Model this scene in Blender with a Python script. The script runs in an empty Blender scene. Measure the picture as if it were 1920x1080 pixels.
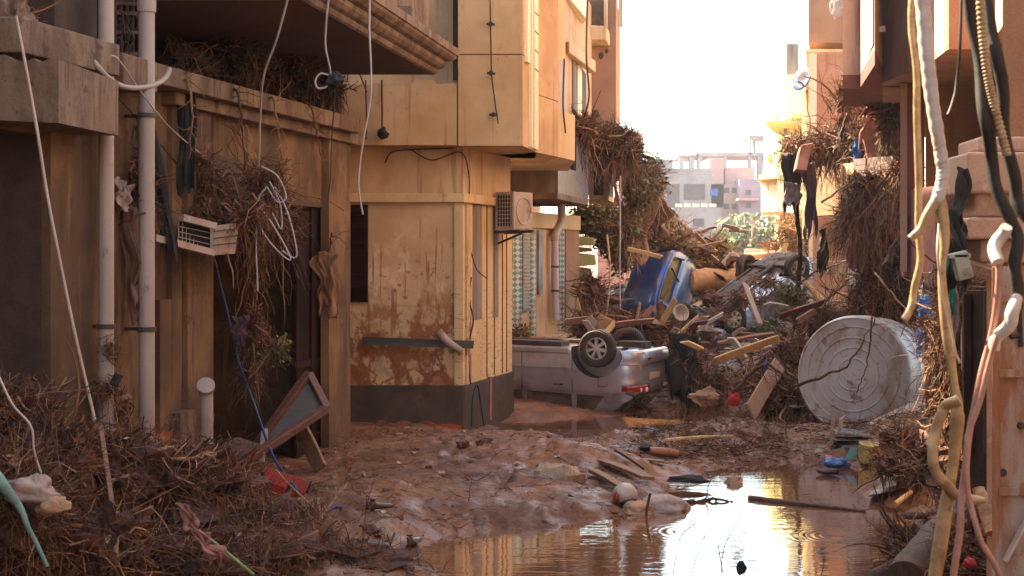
import bpy, math, random
import numpy as np
from mathutils import Vector, Matrix, noise as mnoise
R = math.radians
random.seed(7); rng = np.random.default_rng(7)
sc = bpy.context.scene
# ---------------------------------------------------------------- camera, light, exposure
F = 2667.0; CZ = 2.5; HY = 480.0
cd = bpy.data.cameras.new('camera'); cam = bpy.data.objects.new('camera', cd); sc.collection.objects.link(cam)
cam.location = (0, 0, CZ); cam.rotation_euler = (R(90), 0, 0)
cd.sensor_width = 36; cd.lens = 36*F/1920; cd.shift_y = -(540-HY)/1920; cd.clip_end = 3000; cd.clip_start = .05
cd.dof.use_dof = True; cd.dof.focus_distance = 17.5; cd.dof.aperture_fstop = 6.3
sc.camera = cam
SUN_EL, SUN_AZ = 46.0, -52.0        # azimuth from +Y (the view) towards +X; negative = left
w = bpy.data.worlds.new('World'); sc.world = w; w.use_nodes = True
nt = w.node_tree; bg = nt.nodes['Background']; sky = nt.nodes.new('ShaderNodeTexSky')
sky.sky_type = 'NISHITA'; sky.sun_disc = False; sky.sun_elevation = R(SUN_EL); sky.sun_rotation = R(SUN_AZ)
sky.air_density = 1.0; sky.dust_density = 2.0; sky.ozone_density = 0.5; sky.altitude = 0
nt.links.new(sky.outputs[0], bg.inputs[0]); bg.inputs[1].default_value = 0.15
sd = bpy.data.lights.new('sun', 'SUN'); sun = bpy.data.objects.new('sun', sd); sc.collection.objects.link(sun)
sd.energy = 5.0; sd.angle = R(0.6); sd.color = (1.0, .87, .70)
sdir = Vector((math.sin(R(SUN_AZ))*math.cos(R(SUN_EL)), math.cos(R(SUN_AZ))*math.cos(R(SUN_EL)), math.sin(R(SUN_EL))))
sun.rotation_euler = sdir.to_track_quat('Z', 'Y').to_euler(); sun.location = (0, 0, 30)
sc.view_settings.view_transform = 'Standard'; sc.view_settings.look = 'None'
sc.view_settings.exposure = 2.7; sc.view_settings.gamma = 1.0
sc.view_settings.use_white_balance = True; sc.view_settings.white_balance_temperature = 7400; sc.view_settings.white_balance_tint = 2
sc.cycles.max_bounces = 8; sc.cycles.diffuse_bounces = 5; sc.cycles.volume_bounces = 1
sc.cycles.use_denoising = True

# ---------------------------------------------------------------- helpers
def at(px, py, D): return Vector(((px-960)/F*D, D, CZ-(py-HY)/F*D))
def zat(py, D): return CZ-(py-HY)/F*D
def xat(px, D): return (px-960)/F*D
class MB:
    def __init__(s): s.V = []; s.L = []; s.T = []; s.I = []; s.n = 0
    def add(s, v, f, m=0):
        v = np.asarray([tuple(p) for p in v], float) if not isinstance(v, np.ndarray) else v
        s.V.append(v); k = s.n; s.n += len(v)
        if isinstance(f, np.ndarray):
            s.L.append((f+k).ravel()); s.T.append(np.full(len(f), f.shape[1]))
            s.I.append(m if isinstance(m, np.ndarray) else np.full(len(f), m))
        else:
            s.L.append(np.array([i+k for q in f for i in q])); s.T.append(np.array([len(q) for q in f])); s.I.append(np.full(len(f), m))
        return s
    def prism(s, plan, z0, z1, m=0):
        n = len(plan); a = sum(plan[i][0]*plan[(i+1) % n][1]-plan[(i+1) % n][0]*plan[i][1] for i in range(n))
        if a < 0: plan = plan[::-1]
        t = z1 if isinstance(z1, (list, tuple)) else [z1]*n
        v = [(p[0], p[1], z0) for p in plan]+[(p[0], p[1], q) for p, q in zip(plan, t)]
        f = [tuple(range(n))[::-1], tuple(range(n, 2*n))]+[(i, (i+1) % n, (i+1) % n+n, i+n) for i in range(n)]
        return s.add(v, f, m)
    def hexa(s, p, m=0):    # 8 points: 4 near, 4 far
        return s.add(p, [(0, 3, 2, 1), (4, 5, 6, 7), (0, 1, 5, 4), (1, 2, 6, 5), (2, 3, 7, 6), (3, 0, 4, 7)], m)
    def box(s, c, d, rot=None, m=0, jit=0):
        v = [Vector((x*d[0]/2, y*d[1]/2, z*d[2]/2)) for z in (-1, 1) for x, y in ((-1, -1), (1, -1), (1, 1), (-1, 1))]
        if jit: v = [p+Vector((random.uniform(-jit, jit) for _ in range(3))) for p in v]
        if rot is not None: v = [rot @ p for p in v]
        return s.hexa([p+Vector(c) for p in v], m)
    def bar(s, a, b, wd, ht, m=0, up=(0, 0, 1), jit=0):
        a = Vector(a); b = Vector(b); d = b-a; x = d.normalized(); u = Vector(up)
        if abs(x.dot(u)) > .95: u = Vector((0, 1, 0))
        y = u.cross(x).normalized(); z = x.cross(y)
        return s.box((a+b)/2, (d.length, wd, ht), Matrix((x, y, z)).transposed(), m, jit)
    def tube(s, pts, r, n=8, m=0, cap=True):
        pts = [Vector(p) for p in pts]; k = len(pts); rr = r if isinstance(r, (list, tuple)) else [r]*k
        v = []; ref = None
        for i, p in enumerate(pts):
            t = (pts[min(i+1, k-1)]-pts[max(i-1, 0)]).normalized()
            if ref is None: ref = Vector((0, 0, 1)) if abs(t.z) < .9 else Vector((1, 0, 0))
            y = (ref-t*ref.dot(t)).normalized(); ref = y; x = y.cross(t)
            for j in range(n):
                a = 2*math.pi*j/n; v.append(p+(x*math.cos(a)+y*math.sin(a))*rr[i])
        f = [(i*n+j, i*n+(j+1) % n, (i+1)*n+(j+1) % n, (i+1)*n+j) for i in range(k-1) for j in range(n)]
        if cap: f += [tuple(range(n))[::-1], tuple((k-1)*n+j for j in range(n))]
        return s.add(v, f, m)
    def lathe(s, prof, o, ax, n=32, m=0):    # prof: (r, h) along axis ax
        ax = Vector(ax).normalized(); u = Vector((0, 0, 1)) if abs(ax.z) < .9 else Vector((1, 0, 0))
        x = u.cross(ax).normalized(); y = ax.cross(x); o = Vector(o); v = []
        for r, h in prof:
            for j in range(n):
                a = 2*math.pi*j/n; v.append(o+ax*h+(x*math.cos(a)+y*math.sin(a))*r)
        f = [(i*n+j, i*n+(j+1) % n, (i+1)*n+(j+1) % n, (i+1)*n+j) for i in range(len(prof)-1) for j in range(n)]
        return s.add(v, f, m)
    def grid(s, P, m=0):     # P[i][j] points
        a, b = len(P), len(P[0]); v = [p for row in P for p in row]
        return s.add(v, [(i*b+j, i*b+j+1, (i+1)*b+j+1, (i+1)*b+j) for i in range(a-1) for j in range(b-1)], m)
    def lump(s, c, r, m=0, amp=.25, sc_=1.5, nu=28, nv=18, seed=0):
        v = []; c = Vector(c); r = Vector(r)
        for i in range(nv+1):
            th = math.pi*i/nv
            for j in range(nu):
                a = 2*math.pi*j/nu; d = Vector((math.sin(th)*math.cos(a), math.sin(th)*math.sin(a), math.cos(th)))
                k = 1+amp*mnoise.fractal(d*sc_+Vector((seed, 0, 0)), .6, 2.1, 4)*1.6
                v.append(c+Vector((d.x*r.x, d.y*r.y, d.z*r.z))*k)
        return s.add(v, [(i*nu+j, (i+1)*nu+j, (i+1)*nu+(j+1) % nu, i*nu+(j+1) % nu) for i in range(nv) for j in range(nu)], m)
    def twigs(s, st, dr, ln, r0, segs=5, curl=.35, droop=0., mats=1, sides=3, zmin=None):
        st = np.asarray(st, float); n = len(st); dr = np.asarray(dr, float); dr = dr/np.linalg.norm(dr, axis=1, keepdims=True)
        ln = np.broadcast_to(ln, n)[:, None]; r0 = np.broadcast_to(r0, n)
        P = [st]; d = dr; step = ln/segs
        for k in range(segs):
            d = d+rng.normal(0, curl, (n, 3))+np.array([0, 0, -droop]); d /= np.linalg.norm(d, axis=1, keepdims=True)
            q = P[-1]+d*step
            P.append(q)
        P = np.array(P); rad = np.linspace(1, .35, segs+1)[:, None]*r0[None]
        ref = rng.normal(0, 1, (n, 3)); a = np.cross(dr, ref); a /= np.linalg.norm(a, axis=1, keepdims=True)+1e-9
        b = np.cross(dr, a); V = []
        for j in range(sides):
            t = 2*math.pi*j/sides; o = a*math.cos(t)+b*math.sin(t); V.append(P+o[None]*rad[:, :, None])
        V = np.array(V)                                   # sides, segs+1, n, 3
        V = V.transpose(2, 1, 0, 3).reshape(-1, 3)
        base = (np.arange(n)*(segs+1)*sides)[:, None, None, None]
        i = np.arange(segs)[None, :, None]*sides; j = np.arange(sides)[None, None, :]; j2 = (j+1) % sides
        q = np.stack(np.broadcast_arrays(i+j, i+j2, i+sides+j2, i+sides+j), -1)+base
        mi = mats if isinstance(mats, np.ndarray) else rng.integers(0, mats, n)
        return s.add(V, q.reshape(-1, 4), np.repeat(mi, segs*sides))
    def chips(s, c, size, mats=1, flat=.0):    # small leaf or scrap faces
        c = np.asarray(c, float); n = len(c); a = rng.normal(0, 1, (n, 3)); a[:, 2] *= (1-flat)
        a /= np.linalg.norm(a, axis=1, keepdims=True)+1e-9
        b = np.cross(a, rng.normal(0, 1, (n, 3))*np.array([1, 1, 1])); b /= np.linalg.norm(b, axis=1, keepdims=True)+1e-9
        if flat:
            b = np.cross(a, np.array([[0, 0, 1.]])+rng.normal(0, .3, (n, 3))); b /= np.linalg.norm(b, axis=1, keepdims=True)+1e-9
        z = (size*rng.uniform(.5, 1.5, n))[:, None]; k = rng.uniform(.3, .6, n)[:, None]
        V = np.stack([c-a*z, c+b*z*k, c+a*z, c-b*z*k], 1).reshape(-1, 3)
        mi = mats if isinstance(mats, np.ndarray) else rng.integers(0, mats, n)
        return s.add(V, np.arange(4*n).reshape(-1, 4), mi)
    def arr(s): return np.concatenate(s.V)
def mesh(name, mb, mats, org=(0, 0, 0), smooth=False, auto=0):
    V = mb.arr()-np.array(tuple(org)); L = np.concatenate(mb.L); T = np.concatenate(mb.T); I = np.concatenate(mb.I)
    me = bpy.data.meshes.new(name); me.vertices.add(len(V)); me.vertices.foreach_set('co', V.ravel())
    me.loops.add(len(L)); me.loops.foreach_set('vertex_index', L.astype(np.int32))
    me.polygons.add(len(T)); me.polygons.foreach_set('loop_start', np.concatenate([[0], np.cumsum(T)[:-1]]).astype(np.int32))
    me.polygons.foreach_set('material_index', I.astype(np.int32))
    me.polygons.foreach_set('use_smooth', np.full(len(T), bool(smooth)))
    for m in (mats if isinstance(mats, (list, tuple)) else [mats]): me.materials.append(m)
    me.update(calc_edges=True); me.validate()
    if auto:
        me.shade_smooth() if hasattr(me, 'shade_smooth') else None
        me.set_sharp_from_angle(angle=R(auto))
    return me
def tag(o, label, cat, group=None, kind=None):
    o['label'] = label; o['category'] = cat
    if group: o['group'] = group
    if kind: o['kind'] = kind
    return o
def link(o): sc.collection.objects.link(o); return o
def thing(name, label, cat, loc=(0, 0, 0), group=None, kind=None, mat=None):
    o = link(bpy.data.objects.new(name, None)); o.empty_display_size = .2
    if mat is not None: o.matrix_world = mat
    else: o.location = loc
    o['_o'] = tuple(loc) if mat is None else (0., 0., 0.)
    return tag(o, label, cat, group, kind)
def part(name, mb, mats, parent, label=None, **k):
    org = parent['_o']; o = link(bpy.data.objects.new(name, mesh(name, mb, mats, org, **k))); o.parent = parent
    o['_o'] = tuple(org)
    if label: o['label'] = label
    return o
def solo(name, mb, mats, label, cat, group=None, kind=None, **k):
    V = mb.arr(); org = ((V[:, 0].min()+V[:, 0].max())/2, (V[:, 1].min()+V[:, 1].max())/2, V[:, 2].min())
    o = link(bpy.data.objects.new(name, mesh(name, mb, mats, org, **k))); o.location = org; o['_o'] = tuple(map(float, org))
    return tag(o, label, cat, group, kind)
def bevel(o, wd=.01, seg=2):
    b = o.modifiers.new('b', 'BEVEL'); b.width = wd; b.segments = seg; b.limit_method = 'ANGLE'; b.angle_limit = R(35); return o

# ---------------------------------------------------------------- materials
def mat(name, c1, c2=None, scale=3., rough=.85, rough2=None, grain=.25, gscale=60., stretch=(1, 1, 1), bump=.3, bscale=None, bdist=.01,
        stains=(), metal=0., coat=0., spec=.5, sub=0, lo=.35, hi=.65):
    m = bpy.data.materials.new(name); m.use_nodes = True; t = m.node_tree; N = t.nodes; Lk = t.links
    p = N['Principled BSDF']; tc = N.new('ShaderNodeTexCoord'); geo = N.new('ShaderNodeNewGeometry')
    def nz(scale_, stretch_=(1, 1, 1), det=6, off=0, rgh=.6):
        mp = N.new('ShaderNodeMapping'); mp.inputs['Scale'].default_value = stretch_; mp.inputs['Location'].default_value = (off, off*.7, off*1.3)
        Lk.new(tc.outputs['Object'], mp.inputs[0]); n = N.new('ShaderNodeTexNoise'); n.inputs['Scale'].default_value = scale_
        n.inputs['Detail'].default_value = det; n.inputs['Roughness'].default_value = rgh; Lk.new(mp.outputs[0], n.inputs[0]); return n.outputs[0]
    def rng_(v, a, b, c=0., d=1., smooth=True):
        q = N.new('ShaderNodeMapRange'); q.interpolation_type = 'SMOOTHSTEP' if smooth else 'LINEAR'
        for i, x in zip((1, 2, 3, 4), (a, b, c, d)): q.inputs[i].default_value = x
        Lk.new(v, q.inputs[0]); return q.outputs[0]
    def mth(op, a, b=None):
        q = N.new('ShaderNodeMath'); q.operation = op; q.use_clamp = False
        for i, x in enumerate((a, b)):
            if x is None: continue
            if isinstance(x, (int, float)): q.inputs[i].default_value = x
            else: Lk.new(x, q.inputs[i])
        return q.outputs[0]
    def mix(f, a, b, mode='MIX'):
        q = N.new('ShaderNodeMix'); q.data_type = 'RGBA'; q.blend_type = mode
        for i, x in ((0, f), (6, a), (7, b)):
            if isinstance(x, (int, float)): q.inputs[i].default_value = x
            elif isinstance(x, tuple): q.inputs[i].default_value = (*x[:3], 1)
            else: Lk.new(x, q.inputs[i])
        return q.outputs[2]
    n1 = nz(scale, stretch); col = mix(rng_(n1, lo, hi), c1, c2 or tuple(x*.7 for x in c1))
    for st in stains:       # colour, scale, lo, hi, stretch, (z0,z1) fade band in world height or None, strength
        c, s_, a, b, sr, zz, k = (list(st)+[None]*7)[:7]
        if s_ < 0: v = rng_(mth('ABSOLUTE', mth('SUBTRACT', nz(-s_, sr or (1, 1, 1), 4, off=s_*2.3, rgh=.55), .5)), a, b, 1., 0.)     # vein pattern
        else: v = rng_(nz(s_, sr or (1, 1, 1), 7, off=len(c)*3.1+s_*1.7, rgh=.65), a, b)
        if zz:
            sx = N.new('ShaderNodeSeparateXYZ'); Lk.new(geo.outputs['Position'], sx.inputs[0]); v = mth('MULTIPLY', v, rng_(sx.outputs[2], zz[0], zz[1]))
        if k is not None: v = mth('MULTIPLY', v, k)
        col = mix(v, col, c)
    g = nz(gscale, (1, 1, 1), 3, 5.)
    if grain:
        gr = N.new('ShaderNodeMapRange'); gr.inputs[1].default_value = .25; gr.inputs[2].default_value = .75
        gr.inputs[3].default_value = 1-grain; gr.inputs[4].default_value = 1+grain; Lk.new(g, gr.inputs[0])
        vm = N.new('ShaderNodeVectorMath'); vm.operation = 'SCALE'; Lk.new(col, vm.inputs[0]); Lk.new(gr.outputs[0], vm.inputs['Scale']); col = vm.outputs[0]
    Lk.new(col, p.inputs['Base Color'])
    if rough2 is not None: Lk.new(rng_(nz(scale*2.3, stretch, 5, 9.), .4, .62, rough, rough2), p.inputs['Roughness'])
    else: p.inputs['Roughness'].default_value = rough
    p.inputs['Metallic'].default_value = metal; p.inputs['Coat Weight'].default_value = coat; p.inputs['Coat Roughness'].default_value = .08
    p.inputs['Specular IOR Level'].default_value = spec
    if bump:
        bp = N.new('ShaderNodeBump'); bp.inputs['Strength'].default_value = bump; bp.inputs['Distance'].default_value = bdist
        Lk.new(mth('ADD', mth('MULTIPLY', g if bscale is None else nz(bscale), .5), n1), bp.inputs['Height']); Lk.new(bp.outputs[0], p.inputs['Normal'])
    return m
MUD = (.115, .05, .028); MUDC = (.17, .06, .03)
mm = {}
mm['mud'] = mat('wet_mud', (.21, .082, .036), (.10, .038, .018), 1.3, .85, .40, .4, 22, bump=.9, bdist=.05, bscale=9,
                stains=[((.28, .13, .07), .6, .5, .62, None, None, .5), ((.05, .024, .016), 5, .56, .66, None, None, .7)])
# building plasters
vst = (1.5, 1.5, .75)
mm['plaster_brown'] = mat('stained_brown_plaster', (.20, .105, .046), (.085, .042, .02), 1.2, .9, None, .2, 90, vst, .35, 14, .01,
    stains=[((.055, .028, .016), .9, .46, .60, None, None, .7), ((.05, .025, .015), 1.6, .53, .66, (2.5, 2.5, .3), None, .75), ((.03, .018, .012), 4.5, .60, .66, None, None, .7), ((.24, .135, .07), 2.6, .58, .7, (3, 3, .25), None, .6), ((.10, .045, .025), 3., .4, .6, None, (1.3, .3), .8)])
mm['plaster_dark'] = mat('plain_dark_plaster', (.06, .03, .018), (.03, .016, .01), 1.5, .9, None, .3, 60, vst, .3)  # plain darker brown plaster on the recessed gallery and rear block
mm['concrete'] = mat('dirty_concrete', (.22, .14, .09), (.11, .063, .04), 2., .9, None, .25, 80, (1.5, 1.5, .6), .8, 20, .015,
    stains=[((.07, .035, .02), 2.5, .50, .64, (2.6, 2.6, .3), None, .8), ((.05, .027, .017), 7, .57, .66, None, None, .75)])
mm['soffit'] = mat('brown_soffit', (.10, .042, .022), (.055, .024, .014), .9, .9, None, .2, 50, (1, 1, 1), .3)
mm['tan'] = mat('tan_textured_plaster', (.55, .35, .19), (.44, .265, .13), 1.1, .92, None, .32, 110, (1, 1, 1), .6, 90, .006,
    stains=[((.36, .19, .09), .7, .48, .62, None, None, .55), ((.28, .12, .05), 1.8, .56, .66, (3.5, 3.5, .16), None, .6), ((.33, .15, .065), 1.4, .56, .7, (2.2, 2.2, .3), None, .6), ((.26, .12, .06), 5., .63, .68, None, None, .6)])
mm['tan_smooth'] = mat('tan_smooth_plaster', (.57, .372, .208), (.46, .29, .152), 1.0, .88, None, .1, 60, (1.6, 1.6, .4), .15, 30, .004,
    stains=[((.38, .2, .1), .8, .48, .62, None, None, .6), ((.28, .12, .055), 1.8, .54, .66, (3.5, 3.5, .18), None, .65)])
mm['tan_flood'] = mat('flood_splashed_plaster', (.55, .365, .21), (.45, .285, .15), 1.3, .9, None, .2, 90, (1, 1, 1), .5, 50, .008,
    stains=[((.70, .50, .34), 1.3, .50, .62, None, (3.3, 2.4), .75), ((.25, .08, .03), 1.5, .50, .58, None, (2.6, 1.2), .85), ((.22, .07, .025), -1.5, .02, .06, (1.2, 1.2, .7), (2.5, 1.3), .9), ((.22, .07, .025), -2.6, .012, .035, None, (2.2, 1.), .85), ((.25, .09, .035), 2.2, .57, .63, (5, 5, .28), (3.5, 2.7), .8), ((.17, .055, .022), 7., .58, .64, None, (3.2, 1.8), .8),
            ((.19, .06, .026), 9., .60, .66, None, (3.2, 1.8), .8), ((.28, .24, .2), 2.3, .64, .68, None, None, .5)])
mm['tan_side'] = mat('scraped_cream_plaster', (.63, .435, .24), (.515, .335, .175), 1.0, .88, None, .14, 70, (1.4, 1.4, .4), .25, 30, .005,
    stains=[((.16, .09, .055), 5., .56, .64, (1.2, 1.2, 7), (2.6, 1.5), .75), ((.30, .15, .08), 2.2, .57, .66, (3, 3, .3), None, .6), ((.75, .6, .45), 3, .6, .68, None, (2., 1.), .6)])
mm['plinth'] = mat('dark_grey_plinth', (.075, .047, .033), (.042, .026, .019), 2., .8, None, .35, 120, (1, 1, 1), .5, 60, .006,
    stains=[((.17, .09, .05), 1.5, .54, .7, None, None, .7), ((.25, .17, .12), 14, .69, .72, (1, 1, .2), None, .8)])
mm['brick_red'] = mat('exposed_red_block', (.36, .075, .032), (.22, .05, .024), 5, .9, None, .3, 60)
mm['greyband'] = mat('weathered_grey_strip', (.24, .18, .14), (.15, .10, .075), 2, .85, None, .25, 70, (2, 2, .3))
mm['pink'] = mat('pink_plaster', (.42, .27, .205), (.33, .20, .15), 1.3, .9, None, .2, 80, vst, .3, stains=[((.22, .10, .06), 2., .54, .66, (3, 3, .35), None, .75)])
mm['orange'] = mat('orange_textured_plaster', (.48, .235, .13), (.38, .175, .095), 1.2, .9, None, .25, 90, (1, 1, 1), .5, 70, .006, stains=[((.3, .12, .06), 1.8, .56, .7, (3, 3, .3), None, .6)])
mm['maroon'] = mat('maroon_painted_band', (.20, .055, .045), (.14, .04, .033), 3, .8)
mm['brown_wall'] = mat('warm_brown_wall', (.34, .18, .10), (.27, .135, .075), 1., .9, None, .2, 60, (1, 1, 1), .3, stains=[((.10, .055, .04), 1.3, .66, .70, None, None, .8), ((.24, .1, .05), 1.7, .56, .7, (2, 2, .3), None, .5)])
mm['yellow'] = mat('yellow_house_paint', (.66, .56, .22), (.55, .45, .18), .7, .85, None, .08, 20)
mm['cream'] = mat('cream_house_paint', (.80, .70, .48), (.72, .60, .38), .7, .85, None, .08, 20)
mm['grey_far'] = mat('unfinished_grey_concrete', (.30, .28, .27), (.22, .2, .2), .3, .9, None, .1, 3)
mm['pink_far'] = mat('distant_pink_wall', (.55, .32, .26), (.46, .26, .21), .3, .9, None, .1, 3)
mm['dark'] = mat('dark_interior', (.010, .006, .005), (.006, .004, .003), 2, .9, None, .1, 30, bump=0)  # shade of unlit openings put into a near-black colour
mm['dark_door'] = mat('dark_maroon_door', (.028, .009, .007), (.016, .006, .005), 3, .9, None, .2, 40, (1, 1, .3), spec=.15)
mm['glass_dark'] = mat('dirty_dark_glass', (.04, .035, .03), (.12, .08, .05), 2, .15, .6, .1, 40, bump=.05)
mm['pvc'] = mat('grey_pvc_pipe', (.38, .295, .25), (.31, .23, .19), 1.6, .45, None, .06, 50, (1, 1, .5), .06,
    stains=[((.18, .08, .045), 3., .62, .68, (1.5, 1.5, .5), None, .8), ((.20, .09, .05), 1.5, .42, .6, None, (1.6, .8), .75)])
mm['pvc_dark'] = mat('black_pipe_clamp', (.05, .035, .03), None, 5, .5)
mm['pvc_lilac'] = mat('lilac_pvc_pipe', (.46, .36, .44), (.4, .28, .3), 1.5, .45, None, .08, 40, (1, 1, .4), stains=[((.3, .15, .08), 2.5, .55, .68, (1, 1, .4), None, .7)])
mm['metal_white'] = mat('dirty_white_casing', (.42, .33, .27), (.32, .22, .165), 3, .5, None, .12, 60, stains=[((.20, .09, .05), 3., .56, .66, None, None, .8)])
mm['metal_dark'] = mat('rusted_dark_steel', (.06, .026, .017), (.035, .016, .012), 6, .7, None, .3, 60)
mm['rust'] = mat('rusty_grey_gate_paint', (.36, .27, .235), (.27, .185, .15), 1.6, .55, .8, .12, 90, (1, 1, .8), .3, 40, .004,
    stains=[((.24, .075, .022), 1.6, .46, .58, (1.6, 1.6, .5), None, .9), ((.20, .06, .02), 9, .60, .66, (1, 1, .4), None, .8), ((.10, .05, .03), 22, .66, .7, None, None, .8)])
mm['black_paint'] = mat('black_sprayed_mark', (.012, .01, .01), None, 5, .6)
# debris
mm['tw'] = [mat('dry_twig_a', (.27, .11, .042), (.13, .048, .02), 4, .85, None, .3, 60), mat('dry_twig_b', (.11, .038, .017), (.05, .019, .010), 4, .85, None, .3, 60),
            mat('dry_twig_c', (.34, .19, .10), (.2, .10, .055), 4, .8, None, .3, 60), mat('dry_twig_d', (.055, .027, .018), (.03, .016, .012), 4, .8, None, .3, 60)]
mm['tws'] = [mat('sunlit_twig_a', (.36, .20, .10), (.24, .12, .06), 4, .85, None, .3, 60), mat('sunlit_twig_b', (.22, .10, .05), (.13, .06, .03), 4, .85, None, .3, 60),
             mat('sunlit_twig_c', (.5, .34, .2), (.34, .2, .11), 4, .8, None, .3, 60), mat('sunlit_twig_d', (.12, .06, .035), (.08, .04, .025), 4, .8, None, .3, 60)]  # lit copies of the dry twigs, sunlight put into paler colours
mm['leaf'] = mat('green_leaf', (.07, .09, .025), (.12, .13, .04), 9, .6, None, .2, 30, bump=0)
mm['leaf_dry'] = mat('olive_dry_leaf', (.16, .12, .045), (.10, .07, .03), 9, .7, None, .2, 30, bump=0)
mm['leaf_far'] = mat('hazy_palm_leaf', (.08, .11, .035), (.13, .16, .06), 2, .7, None, .2, 8, bump=0)
mm['bark'] = mat('bare_tan_wood', (.46, .235, .115), (.34, .16, .075), 3, .75, None, .2, 50, (1, 4, 4), .3, stains=[((.14, .06, .03), 2.4, .58, .66, None, None, .8)])
mm['bark_dark'] = mat('dark_wet_bark', (.10, .046, .027), (.055, .027, .018), 5, .8, None, .3, 60, (4, 4, 1), .6)
mm['soil'] = mat('clotted_red_soil', (.12, .036, .018), (.05, .018, .010), 4, .8, None, .4, 30, bump=1, bscale=16, bdist=.05)
mm['wood'] = mat('muddy_board', (.27, .135, .075), (.17, .08, .045), 4, .7, None, .2, 60, (1, 8, 8), .3, stains=[((.10, .045, .025), 2.5, .56, .66, None, None, .8)])
mm['wood_pink'] = mat('pale_pink_board', (.46, .25, .165), (.38, .19, .125), 2, .7, None, .12, 60, (1, 5, 1), .15, stains=[((.18, .08, .045), 3., .6, .68, None, None, .7)])
mm['wood_yellow'] = mat('pale_yellow_timber', (.62, .42, .2), (.5, .31, .14), 3, .7, None, .2, 50, stains=[((.2, .1, .05), 3., .58, .66, None, None, .7)])
mm['wood_dark'] = mat('dark_painted_board', (.035, .03, .028), (.06, .045, .038), 3, .45, .7, .2, 50, stains=[((.15, .065, .038), 2.6, .58, .68, None, None, .8)])
mm['wood_maroon'] = mat('mud_smeared_maroon_frame', (.13, .045, .03), (.08, .028, .02), 4, .6, None, .25, 50, (1, 6, 6))
mm['stone'] = mat('broken_masonry', (.36, .25, .17), (.26, .16, .10), 3, .9, None, .3, 50, bump=.6, stains=[((.15, .065, .035), 2., .5, .62, None, None, .85)])
mm['tile_grey'] = mat('pale_grey_slab', (.42, .33, .28), (.33, .24, .19), 2, .5, None, .15, 50, (6, 1, 1), .2, stains=[((.17, .08, .045), 2.5, .6, .68, None, None, .7)])
mm['plastic_white'] = mat('muddy_white_plastic', (.48, .39, .34), (.38, .27, .21), 2, .4, None, .06, 50, stains=[((.26, .12, .065), 2., .57, .68, None, None, .8)])
mm['tank'] = mat('white_water_tank_plastic', (.47, .42, .395), (.39, .33, .30), 1.2, .4, None, .06, 50, (1, 1, 1), .08,
    stains=[((.27, .15, .09), 2.2, .50, .66, (1.5, 1.5, .7), None, .8), ((.18, .08, .045), 5., .57, .66, None, None, .85), ((.15, .07, .04), 13., .62, .68, None, None, .8)])
def cloth_m(n, c): return mat(n, c, tuple(x*.65 for x in c), 5, .85, None, .2, 120, stains=[((.14, .06, .035), 3., .56, .66, None, None, .8)])
mm['c_black'] = cloth_m('black_cloth', (.018, .014, .014)); mm['c_brown'] = cloth_m('brown_cloth', (.16, .075, .05)); mm['c_orange'] = cloth_m('rust_orange_cloth', (.27, .12, .055))
mm['c_grey'] = cloth_m('grey_cloth', (.2, .16, .15)); mm['c_pink'] = cloth_m('dusty_pink_cloth', (.33, .14, .11)); mm['c_blue'] = cloth_m('blue_plastic_sheet', (.02, .17, .55))
mm['c_white'] = cloth_m('dirty_white_cloth', (.40, .29, .24)); mm['c_red'] = cloth_m('red_cloth', (.42, .03, .03)); mm['c_green'] = cloth_m('sea_green_cloth', (.17, .28, .24)); mm['c_purple'] = cloth_m('purple_cloth', (.09, .045, .06))
mm['c_tan'] = cloth_m('tan_felt', (.42, .23, .13)); mm['c_teal'] = cloth_m('teal_cloth', (.01, .22, .17))
def plast(n, c, r=.5): return mat(n, c, tuple(x*.7 for x in c), 4, r, None, .15, 60, stains=[((.16, .07, .04), 3., .50, .64, None, None, .85), ((.12, .055, .03), 11., .55, .66, None, None, .7)])
mm['p_red'] = plast('red_plastic', (.42, .03, .02)); mm['p_blue'] = plast('blue_plastic', (.03, .10, .30)); mm['p_green'] = plast('green_plastic', (.03, .35, .12)); mm['p_black'] = plast('black_plastic', (.015, .013, .013))
mm['p_teal'] = plast('teal_plastic', (.03, .20, .19)); mm['p_lime'] = plast('lime_plastic', (.22, .28, .08)); mm['p_orange'] = plast('orange_plastic', (.36, .12, .05)); mm['p_yellow'] = plast('yellow_tub_plastic', (.55, .38, .12))
mm['rubber'] = mat('muddy_black_rubber', (.022, .018, .017), (.05, .03, .022), 5, .75, None, .2, 60, stains=[((.13, .06, .035), 2.6, .55, .66, None, None, .8)])
mm['alloy'] = mat('dusty_silver_hubcap', (.50, .47, .46), (.42, .35, .32), 4, .35, None, .06, 60, metal=.5, stains=[((.2, .1, .06), 5., .6, .68, None, None, .7)])
mm['alloy_sunlit'] = mat('sunlit_tone_hubcap', (.62, .50, .34), (.5, .38, .24), 4, .4, None, .06, 60, metal=.3)  # golden sunlight on the hubcap put into its base colour
def paint(n, c, c2, k=.7): return mat(n, c, c2, 1.2, .28, None, .05, 90, bump=.015, metal=.55, coat=.5, stains=[((.18, .10, .07), 1.6, .53, .68, (1, 1, 1), None, k), ((.15, .07, .04), 6., .6, .67, None, None, k)])
mm['car_silver'] = paint('muddy_silver_paint', (.44, .42, .46), (.36, .33, .37), .45); mm['car_blue'] = paint('muddy_blue_paint', (.035, .085, .25), (.025, .06, .19), .7); mm['car_brown'] = paint('muddy_grey_paint', (.22, .19, .22), (.17, .14, .16), .85)
mm['red_lens'] = mat('red_lamp_lens', (.30, .008, .008), (.2, .007, .007), 6, .15, None, .05, 60, bump=0, coat=.5)
mm['clear_lens'] = mat('clear_lamp_lens', (.7, .62, .6), (.6, .5, .5), 6, .15, None, .05, 60, bump=0)
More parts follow.
